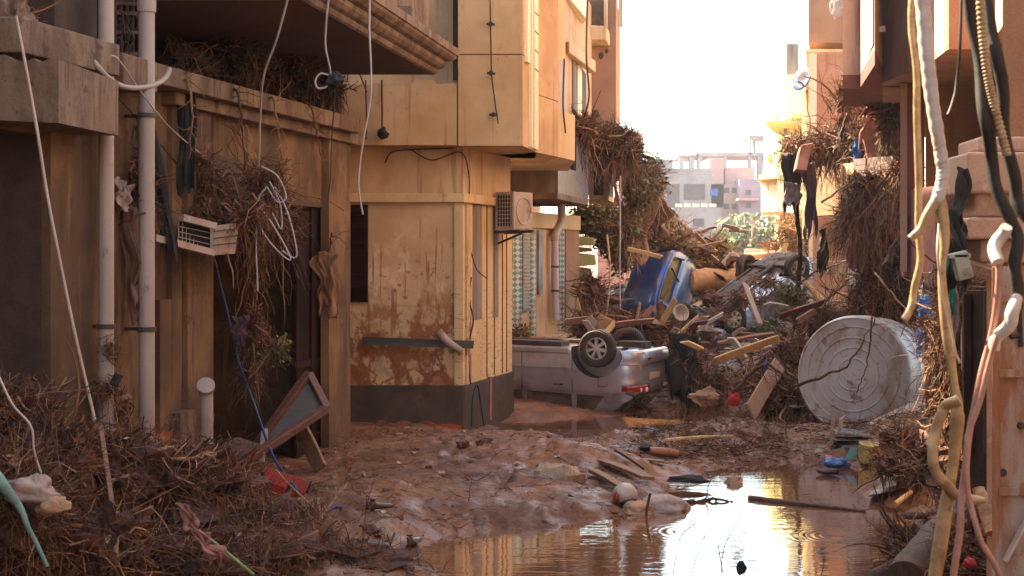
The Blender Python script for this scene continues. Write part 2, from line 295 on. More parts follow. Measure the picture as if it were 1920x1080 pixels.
mm['cab_white'] = mat('white_taped_cable', (.52, .45, .42), (.42, .34, .30), 6, .5, None, .08, 90, (1, 1, 3), .15, stains=[((.40, .23, .13), 6., .6, .68, None, None, .6)])
mm['cab_yellow'] = mat('yellowed_cable', (.40, .27, .14), (.28, .17, .085), 8, .5, None, .12, 90, (1, 1, 2), .2, stains=[((.20, .10, .05), 8., .54, .64, None, None, .85), ((.14, .065, .035), 30., .58, .66, None, None, .7)])
mm['cab_black'] = mat('black_rubber_cable', (.008, .007, .007), (.022, .014, .011), 6, .75, None, .2, 90, (1, 1, 2), .25, stains=[((.3, .13, .08), 5, .66, .69, (1, 1, .5), None, .8)])
mm['cab_pink'] = mat('pink_copper_cable', (.38, .19, .145), (.28, .13, .10), 5, .5, None, .12, 80, (1, 1, 2), .15)
mm['wire_white'] = mat('thin_white_wire', (.5, .42, .39), None, 4, .5, None, .05); mm['wire_black'] = mat('thin_black_wire', (.025, .018, .016), None, 4, .6, None, .05)
mm['wire_blue'] = mat('blue_hose_plastic', (.02, .06, .19), None, 4, .4, None, .05)
mm['capital'] = mat('pink_painted_stone', (.46, .28, .20), (.37, .215, .15), 2.5, .8, None, .2, 60, (1, 1, 1), .6, 30, .01, stains=[((.62, .42, .32), 3, .58, .66, None, None, .6), ((.2, .085, .05), 5., .6, .68, (2, 2, .5), None, .7)])
mm['shoe'] = mat('wet_brown_leather', (.055, .03, .022), (.035, .02, .015), 6, .25, None, .1, 60)
mm['tilegreen'] = None
# ---------------------------------------------------------------- ground and water
def px2g(px, py, z=-.1):
    D = (CZ-z)*F/(py-HY); return (xat(px, D), D)
poolA = [px2g(*p) for p in ((880, 1150), (830, 1080), (755, 1032), (850, 1010), (1000, 985), (1170, 965), (1225, 930), (1235, 905), (1310, 884), (1400, 872), (1480, 868), (1570, 862), (1645, 885), (1640, 920), (1700, 950), (1735, 1000), (1700, 1050), (1650, 1085), (1640, 1150))]
poolB = [px2g(*p) for p in ((975, 812), (1080, 822), (1165, 829), (1225, 818), (1290, 812), (1345, 806), (1420, 800), (1500, 798), (1540, 770), (1470, 762), (1400, 756), (1330, 748), (1250, 752), (1240, 776), (1060, 788), (965, 796))]
poolC = [(xat(1300, 31), 31), (xat(1400, 31), 31), (xat(1425, 35), 35), (xat(1310, 36), 36)]
def sdist(P, X, Y):
    n = len(P); d = np.full(X.shape, 1e9); ins = np.zeros(X.shape, bool)
    for i in range(n):
        (ax, ay), (bx, by) = P[i], P[(i+1) % n]
        ex, ey = bx-ax, by-ay; t = np.clip(((X-ax)*ex+(Y-ay)*ey)/(ex*ex+ey*ey+1e-9), 0, 1)
        d = np.minimum(d, np.hypot(X-ax-t*ex, Y-ay-t*ey))
        c = ((ay > Y) != (by > Y)) & (X < (bx-ax)*(Y-ay)/(by-ay+1e-12)+ax); ins ^= c
    return np.where(ins, -d, d)
MOUNDS = [(-2.35, 10.8, .9, 1.2, .28), (-3.5, 10.2, .8, 1.3, .35), (-3.6, 12.3, .8, 1.2, .3), (-1.2, 14.2, 1.4, 2.2, .14), (-.6, 17.2, 1.6, 1.3, .18), (.9, 16.7, .7, .5, .16),
          (2.75, 19.3, .95, .5, .20), (1.7, 18.6, .8, .6, .10), (4.9, 15.4, .8, 1.0, .4), (4.1, 11.9, .7, 1.6, .25), (3.5, 9.8, .5, 1.4, .1), (5.4, 18.3, .8, 1.4, .35), (5.2, 25.5, .9, 1.2, .4), (5.6, 27., 1.5, 3., .6),
          (2.9, 27.5, .7, 1., .25), (1.2, 30, .9, 2, .4), (3.6, 38, 2.5, 3., .9), (6.5, 34, 2.5, 4., .8), (2., 44, 4, 7, .7), (9., 46, 3, 8, .9)]
_r = random.Random(3); FOOT = []
for x0_, y0_, x1_, y1_, n_ in ((.3, 19.8, -1.3, 13.2, 15), (-1.6, 18.3, .2, 14.6, 9), (1.4, 18.2, -.2, 15.5, 8), (2.2, 20.3, 3.6, 19.2, 5)):
    for i_ in range(n_): t_ = i_/n_; FOOT.append((x0_+(x1_-x0_)*t_+(.12 if i_ % 2 else -.12)+_r.uniform(-.1, .1), y0_+(y1_-y0_)*t_+_r.uniform(-.1, .1), math.atan2(y1_-y0_, x1_-x0_)+_r.uniform(-.4, .4)))
def gheight(X, Y, fine=True):
    X = np.asarray(X, float); Y = np.asarray(Y, float)
    N1 = np.array([mnoise.fractal(Vector((x*.9, y*.9, 0)), .8, 2.1, 5) for x, y in zip(X.ravel(), Y.ravel())]).reshape(X.shape)
    N2 = np.array([mnoise.noise(Vector((x*5, y*5, 3)))+.6*mnoise.noise(Vector((x*11, y*11, 7))) for x, y in zip(X.ravel(), Y.ravel())]).reshape(X.shape)
    N3 = np.array([mnoise.noise(Vector((x*17, y*17, 11)))+.5*mnoise.noise(Vector((x*31, y*31, 5))) for x, y in zip(X.ravel(), Y.ravel())]).reshape(X.shape) if X.size > 50 else X*0
    d = np.minimum(np.minimum(sdist(poolA, X, Y), sdist(poolB, X, Y)-.28), sdist(poolC, X, Y))+N1*.22+N2*.05
    h = np.where(d > 0, .22*(1-np.exp(-np.maximum(d, 0)/.8)), -.25*(1-np.exp(np.minimum(d, 0)/.4)))-.1
    k = np.clip(d, 0, 1)
    for mx, my, sx, sy, a in MOUNDS: h = h+a*np.exp(-((X-mx)/sx)**2-((Y-my)/sy)**2)*np.clip(k*2+.15, 0, 1)
    far = np.clip((Y-26)/8, 0, 1); far = far*far*(3-2*far)
    h = h+far*.35*k-np.clip((Y-60)/40, 0, 1)*.35*k
    cl = np.clip(N1*1.6+.55, 0, 1)
    for fx, fy, fa in FOOT:      # footprints pressed into the mud
        u_ = (X-fx)*math.cos(fa)+(Y-fy)*math.sin(fa); v_ = -(X-fx)*math.sin(fa)+(Y-fy)*math.cos(fa); q_ = (u_/.15)**2+(v_/.065)**2
        h = h+(-.05*np.exp(-q_**2)+.018*np.exp(-(q_-2.2)**2))*(d > .1)
    return h+(N1*.05+N2*.019+N3*.009*cl+np.maximum(N2*N1*.5-.08, 0)*.16)*np.clip(k*2.5, 0.1, 1)
def gh(x, y): return float(gheight(np.array([x]), np.array([y]))[0])
def axis(a, b, st): return list(np.arange(a, b, st))
xs = np.array([-900, -300, -120, -60, -30, -15, -9, -7, -5.5, -4.8, -4.4]+axis(-4.2, 6.01, .045)+[6.1, 6.25, 6.5, 6.8, 7.2, 7.6, 8]+[9, 11, 14, 18, 25, 40, 80, 200, 600, 1500.])
ys = []; y = 5.0
while y < 46: ys.append(y); y += .028+.0034*max(y-8, 0)
ys = np.array([-300, -60, -10, 0, 3]+ys+[48, 52, 57, 63, 70, 80, 95, 120, 160, 240, 400, 800, 1800.])
GX, GY = np.meshgrid(xs, ys); GZ = gheight(GX, GY)
V = np.stack([GX, GY, GZ], -1).reshape(-1, 3); nx, ny = len(xs), len(ys)
q = (np.arange(ny-1)[:, None]*nx+np.arange(nx-1)[None]).ravel()
g = MB(); g.add(V, np.stack([q, q+1, q+nx+1, q+nx], 1))
solo('ground', g, mm['mud'], 'wet brown flood mud covering the street', 'ground', kind='structure', smooth=True)
def water_mat():
    m = bpy.data.materials.new('muddy_water'); m.use_nodes = True; t = m.node_tree; N = t.nodes; Lk = t.links; p = N['Principled BSDF']
    p.inputs['Base Color'].default_value = (.20, .085, .045, 1); p.inputs['Roughness'].default_value = .02; p.inputs['IOR'].default_value = 1.5; p.inputs['Specular IOR Level'].default_value = .7; p.inputs['Coat Weight'].default_value = 1; p.inputs['Coat IOR'].default_value = 1.8; p.inputs['Coat Roughness'].default_value = .02
    geo = N.new('ShaderNodeNewGeometry'); hs = []
    def mth(op, *a):
        q = N.new('ShaderNodeMath'); q.operation = op
        for i, x in enumerate(a):
            if isinstance(x, (int, float)): q.inputs[i].default_value = x
            else: Lk.new(x, q.inputs[i])
        return q.outputs[0]
    for cx, cy, k, dec, amp in ((1.75, 13.4, 70, .30, .28), (3.05, 13.2, 85, .22, .22), (1.15, 12.0, 50, .5, .06)):
        v = N.new('ShaderNodeVectorMath'); v.operation = 'DISTANCE'; Lk.new(geo.outputs['Position'], v.inputs[0]); v.inputs[1].default_value = (cx, cy, -.1)
        r = v.outputs['Value']; hs.append(mth('MULTIPLY', mth('SINE', mth('MULTIPLY', r, k)), mth('MULTIPLY', mth('EXPONENT', mth('MULTIPLY', mth('POWER', r, 2), -1/dec)), amp)))
    for s, st, amp in ((3.2, (.35, 1.6, 1), 1.3), (11, (.4, 1.6, 1), .5), (.9, (1, 1, 1), 1.2)):
        mp = N.new('ShaderNodeMapping'); mp.inputs['Scale'].default_value = st; Lk.new(geo.outputs['Position'], mp.inputs[0]); n = N.new('ShaderNodeTexNoise'); n.inputs['Scale'].default_value = s; n.inputs['Detail'].default_value = 3
        Lk.new(mp.outputs[0], n.inputs[0]); hs.append(mth('MULTIPLY', n.outputs[0], amp))
    h = hs[0]
    for x in hs[1:]: h = mth('ADD', h, x)
    b = N.new('ShaderNodeBump'); b.inputs['Strength'].default_value = .6; b.inputs['Distance'].default_value = .0034; Lk.new(h, b.inputs['Height']); Lk.new(b.outputs[0], p.inputs['Normal']); Lk.new(b.outputs[0], p.inputs['Coat Normal'])
    return m
wm = water_mat(); g = MB(); g.add([(-4, 8.5, -.1), (8, 8.5, -.1), (8, 40, -.1), (-4, 40, -.1)], [(0, 1, 2, 3)])
solo('water', g, wm, 'brown flood puddle reflecting the white sky', 'water', kind='structure')

# ---------------------------------------------------------------- left concrete house (wall runs into the street)
def DA(px, off=0.): return (6.38-off)/(.24-(px-960)/F)
def XA(D, off=0.): return -6.38+off+.24*D
def A(px, off=0.): D = DA(px, off); return (XA(D, off), D)
def AP(px, py, off=0.): D = DA(px, off); return Vector((XA(D, off), D, zat(py, D)))
def slab(mb, pxa, pxb, z0, z1, off0, off1, m=0):      # slab on the wall plane from off0 (back) to off1 (front); z or pixel rows
    a = A(pxa, off1); b = A(pxb, off1)
    a0 = (a[0]-(off1-off0), a[1]); b0 = (b[0]-(off1-off0), b[1])
    mb.prism([a, b, b0, a0], z0, z1, m)
def zA(px, py, off=0.): return zat(py, DA(px, off))
house = thing('concrete_house', 'dark stained concrete house with drain pipes and a black doorway along the left', 'house', (-3.2, 14, 0))
b = MB()
slab(b, 88, 400, -.6, 4.0, -2.0, 0.0); slab(b, 395, 622, 3.12, 4.0, -.4, .0); slab(b, 618, 655, -.5, 4.0, -2.0, .0)
b.prism([(XA(5), 5.), (XA(8.6), 8.6), (XA(8.6)-2, 8.6), (XA(5)-2, 5)], -.6, 4.0)
b.prism([A(-60), A(90), (A(90)[0]-.4, A(90)[1]), (A(-60)[0]-.4, A(-60)[1])], 3.45, 4.0)
part('wall', b, mm['plaster_brown'], house)
for q in ((95, 184, -.5, 3.97, 0, .10), (300, 322, -.5, 2.1, 0, .06), (323, 341, -.5, 3.97, 0, .05), (352, 396, -.5, 3.97, 0, .07), (617, 657, -.5, 3.97, -.01, .09), (216, 262, -.5, 3.9, 0, .03)):
    b = MB(); slab(b, *q); part('pilaster', b, mm['plaster_brown'], house)
b = MB(); slab(b, 338, 368, -.5, 1.05, 0, .16); part('buttress', b, mm['concrete'], house)
b = MB(); slab(b, 280, 350, -.5, .88, .0, .08); part('exposed_brick', b, mm['brick_red'], house, 'bare red brick where plaster has fallen off')
b = MB(); slab(b, 40, 225, 3.98, 4.24, -1.6, .34); slab(b, 232, 296, 3.93, 4.2, -1.6, .28); slab(b, 296, 676, 4.02, 4.2, -1.6, .26); slab(b, 330, 672, 3.9, 4.018, -.05, .14)
bevel(part('cornice', b, mm['concrete'], house), .012)
b = MB()        # recessed upper gallery: rear wall, columns
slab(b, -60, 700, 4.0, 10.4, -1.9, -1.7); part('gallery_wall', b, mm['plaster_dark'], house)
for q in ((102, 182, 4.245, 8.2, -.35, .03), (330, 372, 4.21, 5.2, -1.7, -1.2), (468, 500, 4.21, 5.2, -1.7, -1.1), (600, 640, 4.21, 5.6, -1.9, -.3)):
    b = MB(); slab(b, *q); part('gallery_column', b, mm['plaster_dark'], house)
# balcony slab above with moulded edge
D0, D1 = 13.2, 18.5; zs = 4.86
xo = lambda D: -1.04-(D1-D)*.174
b = MB(); b.prism([(xo(D0), D0), (xo(D1), D1), (XA(D1)-1.6, D1), (XA(D0)-2., D0)], zs, zs+.12, 1)
prof = [(0., 0.), (.03, .015), (.05, .05), (.04, .07), (.09, .09), (.13, .13), (.14, .17), (.13, .185), (.19, .20), (.24, .24), (.25, .27), (.27, .275), (.27, .37), (.0, .375)]
def ring(path, prof, m):      # sweep a moulding profile along a plan path (offset outward, height)
    rows = []
    for i, p in enumerate(path):
        a = Vector(path[max(i-1, 0)]); c = Vector(path[min(i+1, len(path)-1)]); p = Vector(p)
        if i in (0, len(path)-1): n = (c-a).normalized(); n = Vector((n.y, -n.x)); k = 1
        else:
            n1 = (p-a).normalized(); n2 = (c-p).normalized(); n = Vector((n1.y+n2.y, -n1.x-n2.x)); n.normalize(); k = 1/max(.3, n.dot(Vector((n1.y, -n1.x))))
        rows.append([(p.x+n.x*o*k, p.y+n.y*o*k, zs+h) for o, h in prof])
    b.grid(rows, m)
ring([(XA(D0)-2., D0-.05), (xo(D0)+.02, D0-.05), (xo(D1)+.02, D1+.02), (XA(D1)-1.6, D1+.02)], prof, 0)
b.prism([(xo(D0)-.05, D0+.05), (xo(D1)-.05, D1-.05), (XA(D1)-1.5, D1-.05), (XA(D0)-1.9, D0+.05)], zs+.125, zs+.37)
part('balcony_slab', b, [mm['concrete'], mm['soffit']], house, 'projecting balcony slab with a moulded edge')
b = MB(); b.prism([(xo(13.3)-.0, 13.3), (xo(18.3)-.0, 18.3), (xo(18.3)-.15, 18.3), (xo(13.3)-.15, 13.3)], zs+.376, zs+1.4)
b.prism([(xo(16.6)+.2, 16.6), (xo(17.1)+.2, 17.1), (xo(17.1)+.003, 17.1), (xo(16.6)+.003, 16.6)], zs+.377, zs+.56)
part('parapet', b, mm['concrete'], house)
b = MB(); b.prism([(XA(8)-1.7, 8), (XA(18.6)-1.7, 18.6), (XA(18.6)-6, 18.6), (XA(8)-6, 8)], -.5, 11.5); part('rear_block', b, mm['plaster_dark'], house)
b = MB(); b.prism([(xo(13.2)-.35, 13.2), (xo(18.4)-.35, 18.4), (XA(18.4)-3, 18.4), (XA(13.2)-3, 13.2)], 10.5, 11.5); part('roof', b, mm['concrete'], house)
# broken beam end coming from the left
b = MB(); z0, z1 = zat(228, 10.3), zat(112, 10.3); v = []
n = 18
front = [(xat(-60+170*i/n, 10.3), 10.3, z1+(random.uniform(-.018, .018)) + (.04 if i < 9 else 0)) for i in range(n+1)]
back = [(p[0]+.1, 11.5, p[2]-.01) for p in front]
lowf = [(p[0], 10.3, z0+.02-.03*i/n) for i, p in enumerate(front)]; lowb = [(p[0]+.1, 11.5, z0) for p in front]
b.grid([lowf, front, back, lowb, lowf]); b.add([lowf[-1], front[-1], back[-1], lowb[-1]], [(0, 3, 2, 1)])
part('broken_beam', b, mm['concrete'], house, 'broken pale concrete beam end')
b = MB(); b.lump(at(18, 55, 10.6), (.16, .2, .28), 0, .25, 2.5); part('beam_stump', b, mm['concrete'], house)
# dark openings
b = MB(); slab(b, -80, 86, -.5, 3.45, -.4, -.34); part('shutter', b, mm['dark_door'], house, 'dark shuttered opening')
b = MB(); slab(b, 78, 92, .2, 3.45, -.3, .03); part('opening_frame', b, mm['metal_dark'], house)
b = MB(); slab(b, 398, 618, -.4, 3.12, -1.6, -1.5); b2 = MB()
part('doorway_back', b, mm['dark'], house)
slab(b2, 553, 616, -.4, 3.1, -.10, -.05); 
for k in (556, 585, 611): slab(b2, k, k+4, -.4, 3.1, -.05, -.02)
for zz in (.3, 1.2, 2.1): slab(b2, 553, 616, zz, zz+.08, -.05, -.03)
part('door', b2, mm['dark_door'], house, 'tall dark maroon door leaf')
b = MB(); slab(b, 616, 619, -.4, 3.12, -.1, .03); slab(b, 470, 618, 3.08, 3.13, -.2, .02); part('door_frame', b, mm['metal_dark'], house)
# grille on the gallery
b = MB()
for px in (216, 227, 238, 249, 260): b.bar(AP(px, 112, .02), AP(px, -10, .02), .022, .022, up=(0, 1, 0))
for py in (6, 24, 60, 100): b.bar(AP(214, py, .02), AP(262, py+1, .02), .03, .03)
for i in range(8):
    c = AP(random.uniform(220, 258), random.uniform(30, 95), .03); b.tube([c+Vector((.04*math.sin(t), .04*math.sin(t)*.2, .07*math.cos(t))) for t in np.linspace(0, 6.3, 9)], .008, 4)
part('iron_grille', b, mm['metal_dark'], house)
# meter box
b = MB(); slab(b, 390, 450, 3.0, 3.5, 0, .04); part('rust_stain_panel', b, mm['metal_dark'], house)
# rain pipes
def pipe(name, px, y0, y1, off, dia, lab, clamps=(), coup=(), capd=False, grp=None):
    t = thing('drain_pipe', lab, 'pipe', tuple(AP(px, y1, off)), grp)
    b = MB(); r = dia/2; p0, p1 = AP(px, y1, off), AP(px, y0, off)
    b.lathe([(r*.0, 0), (r, 0), (r, (p1-p0).z), (0, (p1-p0).z)], p0, (0, 0, 1), 24); part('tube', b, mm['pvc'], t, smooth=True, auto=40)
    for cy in clamps:
        b = MB(); c = AP(px, cy, off); b.lathe([(r, -.02), (r+.012, -.02), (r+.012, .02), (r, .02)], c, (0, 0, 1), 24); b.bar(c, c+Vector((-off, .05, 0)), .02, .03)
        b.bar(c+Vector((0, -r-.02, 0)), c+Vector((-.05, -r-.02, 0)), .02, .02); part('clamp', b, mm['pvc_dark'], t, smooth=False)
    for cy in coup:
        b = MB(); c = AP(px, cy, off); b.lathe([(r, -.07), (r+.012, -.07), (r+.014, .05), (r+.022, .055), (r+.022, .08), (r, .08)], c, (0, 0, 1), 24); part('coupling', b, mm['pvc'], t, smooth=True, auto=40)
    return t
pipe('p', 199, -60, 812, .22, .128, 'tall grey drain pipe nearest the broken beam, with roots tied around it', (200, 612))
pipe('p', 275, -60, 862, .24, .138, 'tall grey drain pipe with a coupling at its top, next to the narrow buttress', (217, 617), (8,))
t = pipe('p', 387, 742, 870, .22, .128, 'short grey drain pipe stub with a round cap beside the black doorway')
b = MB(); c = AP(386, 730, .22); ax = Vector((.15, -.75, .55)).normalized()
b.tube([AP(387, 745, .22), c, c+ax*.05], [.062, .07, .08], 20); b.lathe([(.0, 0), (.085, 0), (.085, .05), (.07, .055), (0, .055)], c+ax*.03, ax, 24)
part('cap', b, mm['pvc'], t, smooth=True, auto=40)
# ---------------------------------------------------------------- tan corner house
th = thing('corner_house', 'tan corner house with a dark plinth, mud stains and overhanging oriels', 'house', (-.69, 20.5, 0))
c0 = (xat(868, 20.5), 20.5); c1 = (0.0, 22.9); cl = (-4.5, 20.5); cb = (-4.5, 22.9)
b = MB(); b.prism([cl, c0, c1, cb], .62, 3.3, 0)
V_ = b
part('front_wall', MB().prism([cl, (c0[0], 20.5), (c0[0]-.02, 20.56), (-4.5, 20.56)], .62, 3.3), mm['tan_flood'], th, 'front wall spattered with red mud stains')
b = MB(); n_ = Vector((2.4, -.69)).normalized()
b.prism([(c0[0], 20.502), c1, (-4.4, 22.9), (-4.4, 20.57), (c0[0]-.03, 20.57)], .62, 3.3); part('side_wall', b, mm['tan_side'], th, 'scraped cream side wall')
def off2(p, q, d): v = Vector((q[0]-p[0], q[1]-p[1])).normalized(); n = Vector((v.y, -v.x))*d; return ((p[0]+n.x, p[1]+n.y), (q[0]+n.x, q[1]+n.y))
f0, f1 = off2(c0, c1, .035)
b = MB(); b.prism([(-4.5, 20.47), (f0[0]-.03, 20.465), f0, f1, (c1[0]-.1, 23.0), (-4.5, 22.9)], -.6, .64); part('plinth', b, mm['plinth'], th)
b = MB(); r = []
for i in range(30):     # broken plinth foot
    r.append(xat(650+(865-650)*i/29, 20.45))
top = [.06+.07*abs(math.sin(i*.55))*(1 if 7 < i < 24 else .3) for i in range(30)]
b.grid([[(x, 20.455, -.2) for x in r], [(x, 20.455, z) for x, z in zip(r, top)], [(x, 20.48, z+.01) for x, z in zip(r, top)]]); part('exposed_block', b, mm['brick_red'], th, 'exposed red block under the plinth')
b = MB(); f0, f1 = off2(c0, c1, .07); b.prism([(-4.5, 20.43), (f0[0]-.05, 20.42), f0, (f1[0]+.0, f1[1]), (c1[0]-.2, 22.9), (-4.5, 22.9)], 3.27, 3.40); bevel(part('string_course', b, mm['tan_side'], th), .01)
b = MB(); b.prism([cl, c0, (xat(957, 22.7), 22.7), (-4.5, 22.8)], 3.4, 4.3); part('upper_band', b, mm['tan_smooth'], th)
# side strips
def SW(px):  # plan point on side wall at px
    k = (px-960)/F; m = (c1[0]-c0[0])/(c1[1]-c0[1]); D = (c0[0]-m*c0[1])/(k-m); return (k*D, D)
for pa, pb, mt, dd in ((872, 880, 'tan_flood', .03), (886, 903, 'greyband', .006), (924, 934, 'greyband', .006)):
    p, q = off2(SW(pa), SW(pb), dd); b = MB(); b.prism([p, q, SW(pb), SW(pa)], .64 if mt == 'tan_flood' else 1.55, 3.27); part('wall_strip', b, mm[mt], th)
for px in (912, 926, 941, 949):
    p, q = off2(SW(px), SW(px+1.2), .008); b = MB(); b.prism([p, q, SW(px+1.2), SW(px)], .66, 3.27); part('groove', b, mm['soffit'], th)
p, q = off2(SW(914), SW(917), .045); b = MB(); b.prism([p, q, SW(917), SW(914)], .0, .66); part('red_mark', b, mm['p_red'] if 0 else mm['c_pink'], th, 'faded red stripe on plinth')
b = MB(); b.prism([(xat(852, 20.47), 20.47), (xat(868, 20.47), 20.47), (xat(868, 20.5), 20.499), (xat(852, 20.5), 20.499)], .64, 3.27); part('corner_trim', b, mm['tan_side'], th)
# louvre
b = MB(); xa, xb = xat(640, 20.48), xat(690, 20.48); b.prism([(xa, 20.47), (xb, 20.47), (xb, 20.499), (xa, 20.499)], zat(566, 20.5), zat(384, 20.5))
for i in range(24): z = zat(560, 20.5)+i*.056; b.hexa([(xa, 20.468, z), (xb-.04, 20.468, z), (xb-.04, 20.44, z+.01), (xa, 20.44, z+.01), (xa, 20.468, z+.012), (xb-.04, 20.468, z+.012), (xb-.04, 20.44, z+.022), (xa, 20.44, z+.022)])
b.prism([(xb-.04, 20.44), (xb, 20.44), (xb, 20.5), (xb-.04, 20.5)], zat(566, 20.5), zat(384, 20.5)); part('louvre_window', b, mm['dark_door'], th, 'dark brown louvred shutter')
# balcony block and oriels
zb = zat(273, 20.2)
b = MB(); x0, x1 = xat(640, 20.1), xat(857, 20.2); n = 40; topz = [zat(158, 20.1)+random.uniform(-.03, .03)+(.05 if 26 < i < 33 else 0) for i in range(n+1)]
X_ = [x0+(x1-x0)*i/n for i in range(n+1)]
b.grid([[(x, 20.1, zb) for x in X_], [(x, 20.1, z) for x, z in zip(X_, topz)], [(x, 20.35, z-.02) for x, z in zip(X_, topz)], [(x, 20.5, zb) for x in X_], [(x, 20.1, zb) for x in X_]])
part('balcony_wall', b, mm['tan'], th, 'tan balcony parapet with a broken top edge')
b = MB(); b.prism([(-4.5, 20.62), (xat(858, 20.6), 20.62), (xat(858, 20.6), 22), (-4.5, 22)], 4.2, 11); part('upper_wall', b, mm['tan_smooth'], th)
D1_ = 20.2; o = [(xat(859, D1_), D1_), (xat(980, D1_), D1_), (xat(1006, 21.5), 21.5), (xat(1047, 22.5), 22.5), (xat(1078, 23.4), 23.4), (xat(1078, 23.4), 26.3), (-2, 26.3), (-2, 20.65), (xat(859, D1_), 20.65)]
zj = zat(102, D1_)
b = MB(); b.prism([o[0], o[1], o[2], (o[2][0], 22.8), (-2, 22.8), (-2, 20.65), o[8]], zb, zj-.008)
b.prism([o[0], o[1], o[2], (o[2][0], 22.8), (-2, 22.8), (-2, 20.65), o[8]], zj+.008, 9.5); part('oriel', b, mm['tan'], th, 'large tan oriel over the street')
b = MB(); b.prism([(p[0]-.01*(i in (1, 2)), p[1]+.012) for i, p in enumerate([o[0], o[1], o[2], (o[2][0]-.02, 22.8), (-2, 22.8), (-2, 20.7), (o[8][0]+.01, 20.7)])], zj-.01, zj+.01); part('joint', b, mm['soffit'], th)
b = MB(); b.prism([o[2], o[3], (o[3][0]-.2, 24), (-.5, 24), (-.5, 22.3)], zb, zat(182, 21.8)); b.prism([o[2], o[3], (o[3][0]-.2, 24), (-.5, 24), (-.5, 22.3)], zat(182, 21.8)+.012, 9.5)
part('second_oriel', b, mm['tan'], th)
b = MB(); b.prism([o[3], o[4], (o[4][0], 26.2), (-.5, 26.2), (-.5, 24.01), (o[3][0]-.19, 24.01)], zb, zat(207, 22.6)); part('loggia_parapet', b, mm['tan_side'], th)
b = MB(); b.prism([(o[3][0]-.05, 23.), (o[4][0]-.15, 23.7), (o[4][0]-.15, 26.1), (-.5, 26.1), (-.5, 23.)], zat(207, 22.6), 9.4); part('loggia_wall', b, mm['tan_side'], th)
b = MB(); b.prism([(o[3][0]+.0, 22.62), (o[3][0]+.12, 22.9), (o[3][0]+.12, 23.2), (o[3][0]-.1, 23.2)], zat(207, 22.6), zat(110, 22.6)); part('hanging_panel', b, mm['car_silver'] if 0 else mm['tile_grey'], th, 'pale grey panel')
b = MB()
s0, s1 = Vector(o[1]), Vector(o[2])
for a_, c_ in ((.12, .3), (.42, .48), (.62, .9)):
    p = s0.lerp(s1, a_); q_ = s0.lerp(s1, c_); pp, qq = off2(p, q_, .05); b.prism([pp, qq, tuple(q_), tuple(p)], zat(275, 20.7)+.0 if a_ > .4 else zat(118, 20.5), 8)
part('window_surround', b, mm['cream'], th)
p, q_ = off2(s0.lerp(s1, .3), s0.lerp(s1, .42), .02); b = MB(); b.prism([p, q_, tuple(s0.lerp(s1, .42)), tuple(s0.lerp(s1, .3))], zat(118, 20.7), 8); part('window_pane', b, mm['tile_grey'], th)
b = MB()
for z in np.arange(zat(125, 20.7), 8, .28): p, q_ = off2(s0.lerp(s1, .63), s0.lerp(s1, .89), .055); b.prism([p, q_, tuple(s0.lerp(s1, .89)), tuple(s0.lerp(s1, .63))], z, z+.02)
part('window_bars', b, mm['metal_dark'], th)
b = MB(); b.prism([(xat(849, 20.55), 20.6), (xat(858, 20.55), 20.55), (xat(858, 20.6), 20.63), (xat(849, 20.6), 20.63)], zat(150, 20.6), 11); part('dark_brown_strip', b, mm['soffit'], th)  # narrow dark brown strip where the balcony meets the oriel

# air conditioner on bracket
t = thing('air_conditioner', 'muddy white outdoor unit on a bracket at the corner of the tan house', 'air conditioner', tuple(at(968, 432, 21.9)))
rot = Matrix.Rotation(R(-27), 3, 'Z'); c = at(964, 396, 22.); b = MB(); b.box(c, (.62, .3, .58), Matrix.Rotation(R(55), 3, 'Z')); bevel(part('casing', b, mm['metal_white'], t), .012)
Rt = Matrix.Rotation(R(55), 3, 'Z')
Rt = Matrix.Rotation(R(-32), 3, 'Z')
t_children = [ch for ch in t.children]
for ch in t_children: bpy.data.objects.remove(ch)
def LB(c, Rm, v): return Vector(c)+Rm @ Vector(v)
b = MB(); b.box(c, (.34, .56, .58), Rt); bevel(part('casing', b, mm['metal_white'], t), .012)
b = MB(); b.box(LB(c, Rt, (-.0, -.283, 0)), (.26, .012, .50), Rt); part('grille_recess', b, mm['dark'], t)
b = MB()
for i in range(9): b.box(LB(c, Rt, (0, -.293, -.24+i*.06)), (.26, .008, .008), Rt)
for i in range(6): b.box(LB(c, Rt, (-.12+i*.048, -.297, 0)), (.007, .008, .50), Rt)
part('grille', b, mm['metal_white'], t)
b = MB(); b.lathe([(.19, 0), (.20, .012), (.215, .012), (.215, 0)], LB(c, Rt, (.171, 0, 0)), Rt @ Vector((1, 0, 0)), 28); part('fan_ring', b, mm['metal_white'], t)
b = MB(); b.bar(LB(c, Rt, (-.3, -.2, -.33)), LB(c, Rt, (.22, -.2, -.31)), .04, .04); b.bar(LB(c, Rt, (-.3, .2, -.33)), LB(c, Rt, (.22, .2, -.31)), .04, .04); b.bar(LB(c, Rt, (-.3, .0, -.5)), LB(c, Rt, (.15, .0, -.34)), .03, .03); part('bracket', b, mm['metal_dark'], t)
# plank and tube pinned on the wall
b = MB(); b.bar(at(680, 638, 20.36), at(888, 646, 20.33), .05, .10, jit=.008); solo('beam', b, mm['wood_dark'], 'long dark timber resting level across the stained front wall of the tan house', 'timber')
b = MB(); b.tube([at(822, 622, 20.25), at(838, 640, 20.22), at(866, 660, 20.2)], [.06, .055, .05], 10); solo('paper_tube', b, mm['c_white'], 'short whitish broken tube stuck behind the dark timber on the tan wall', 'tube', smooth=True, auto=50)

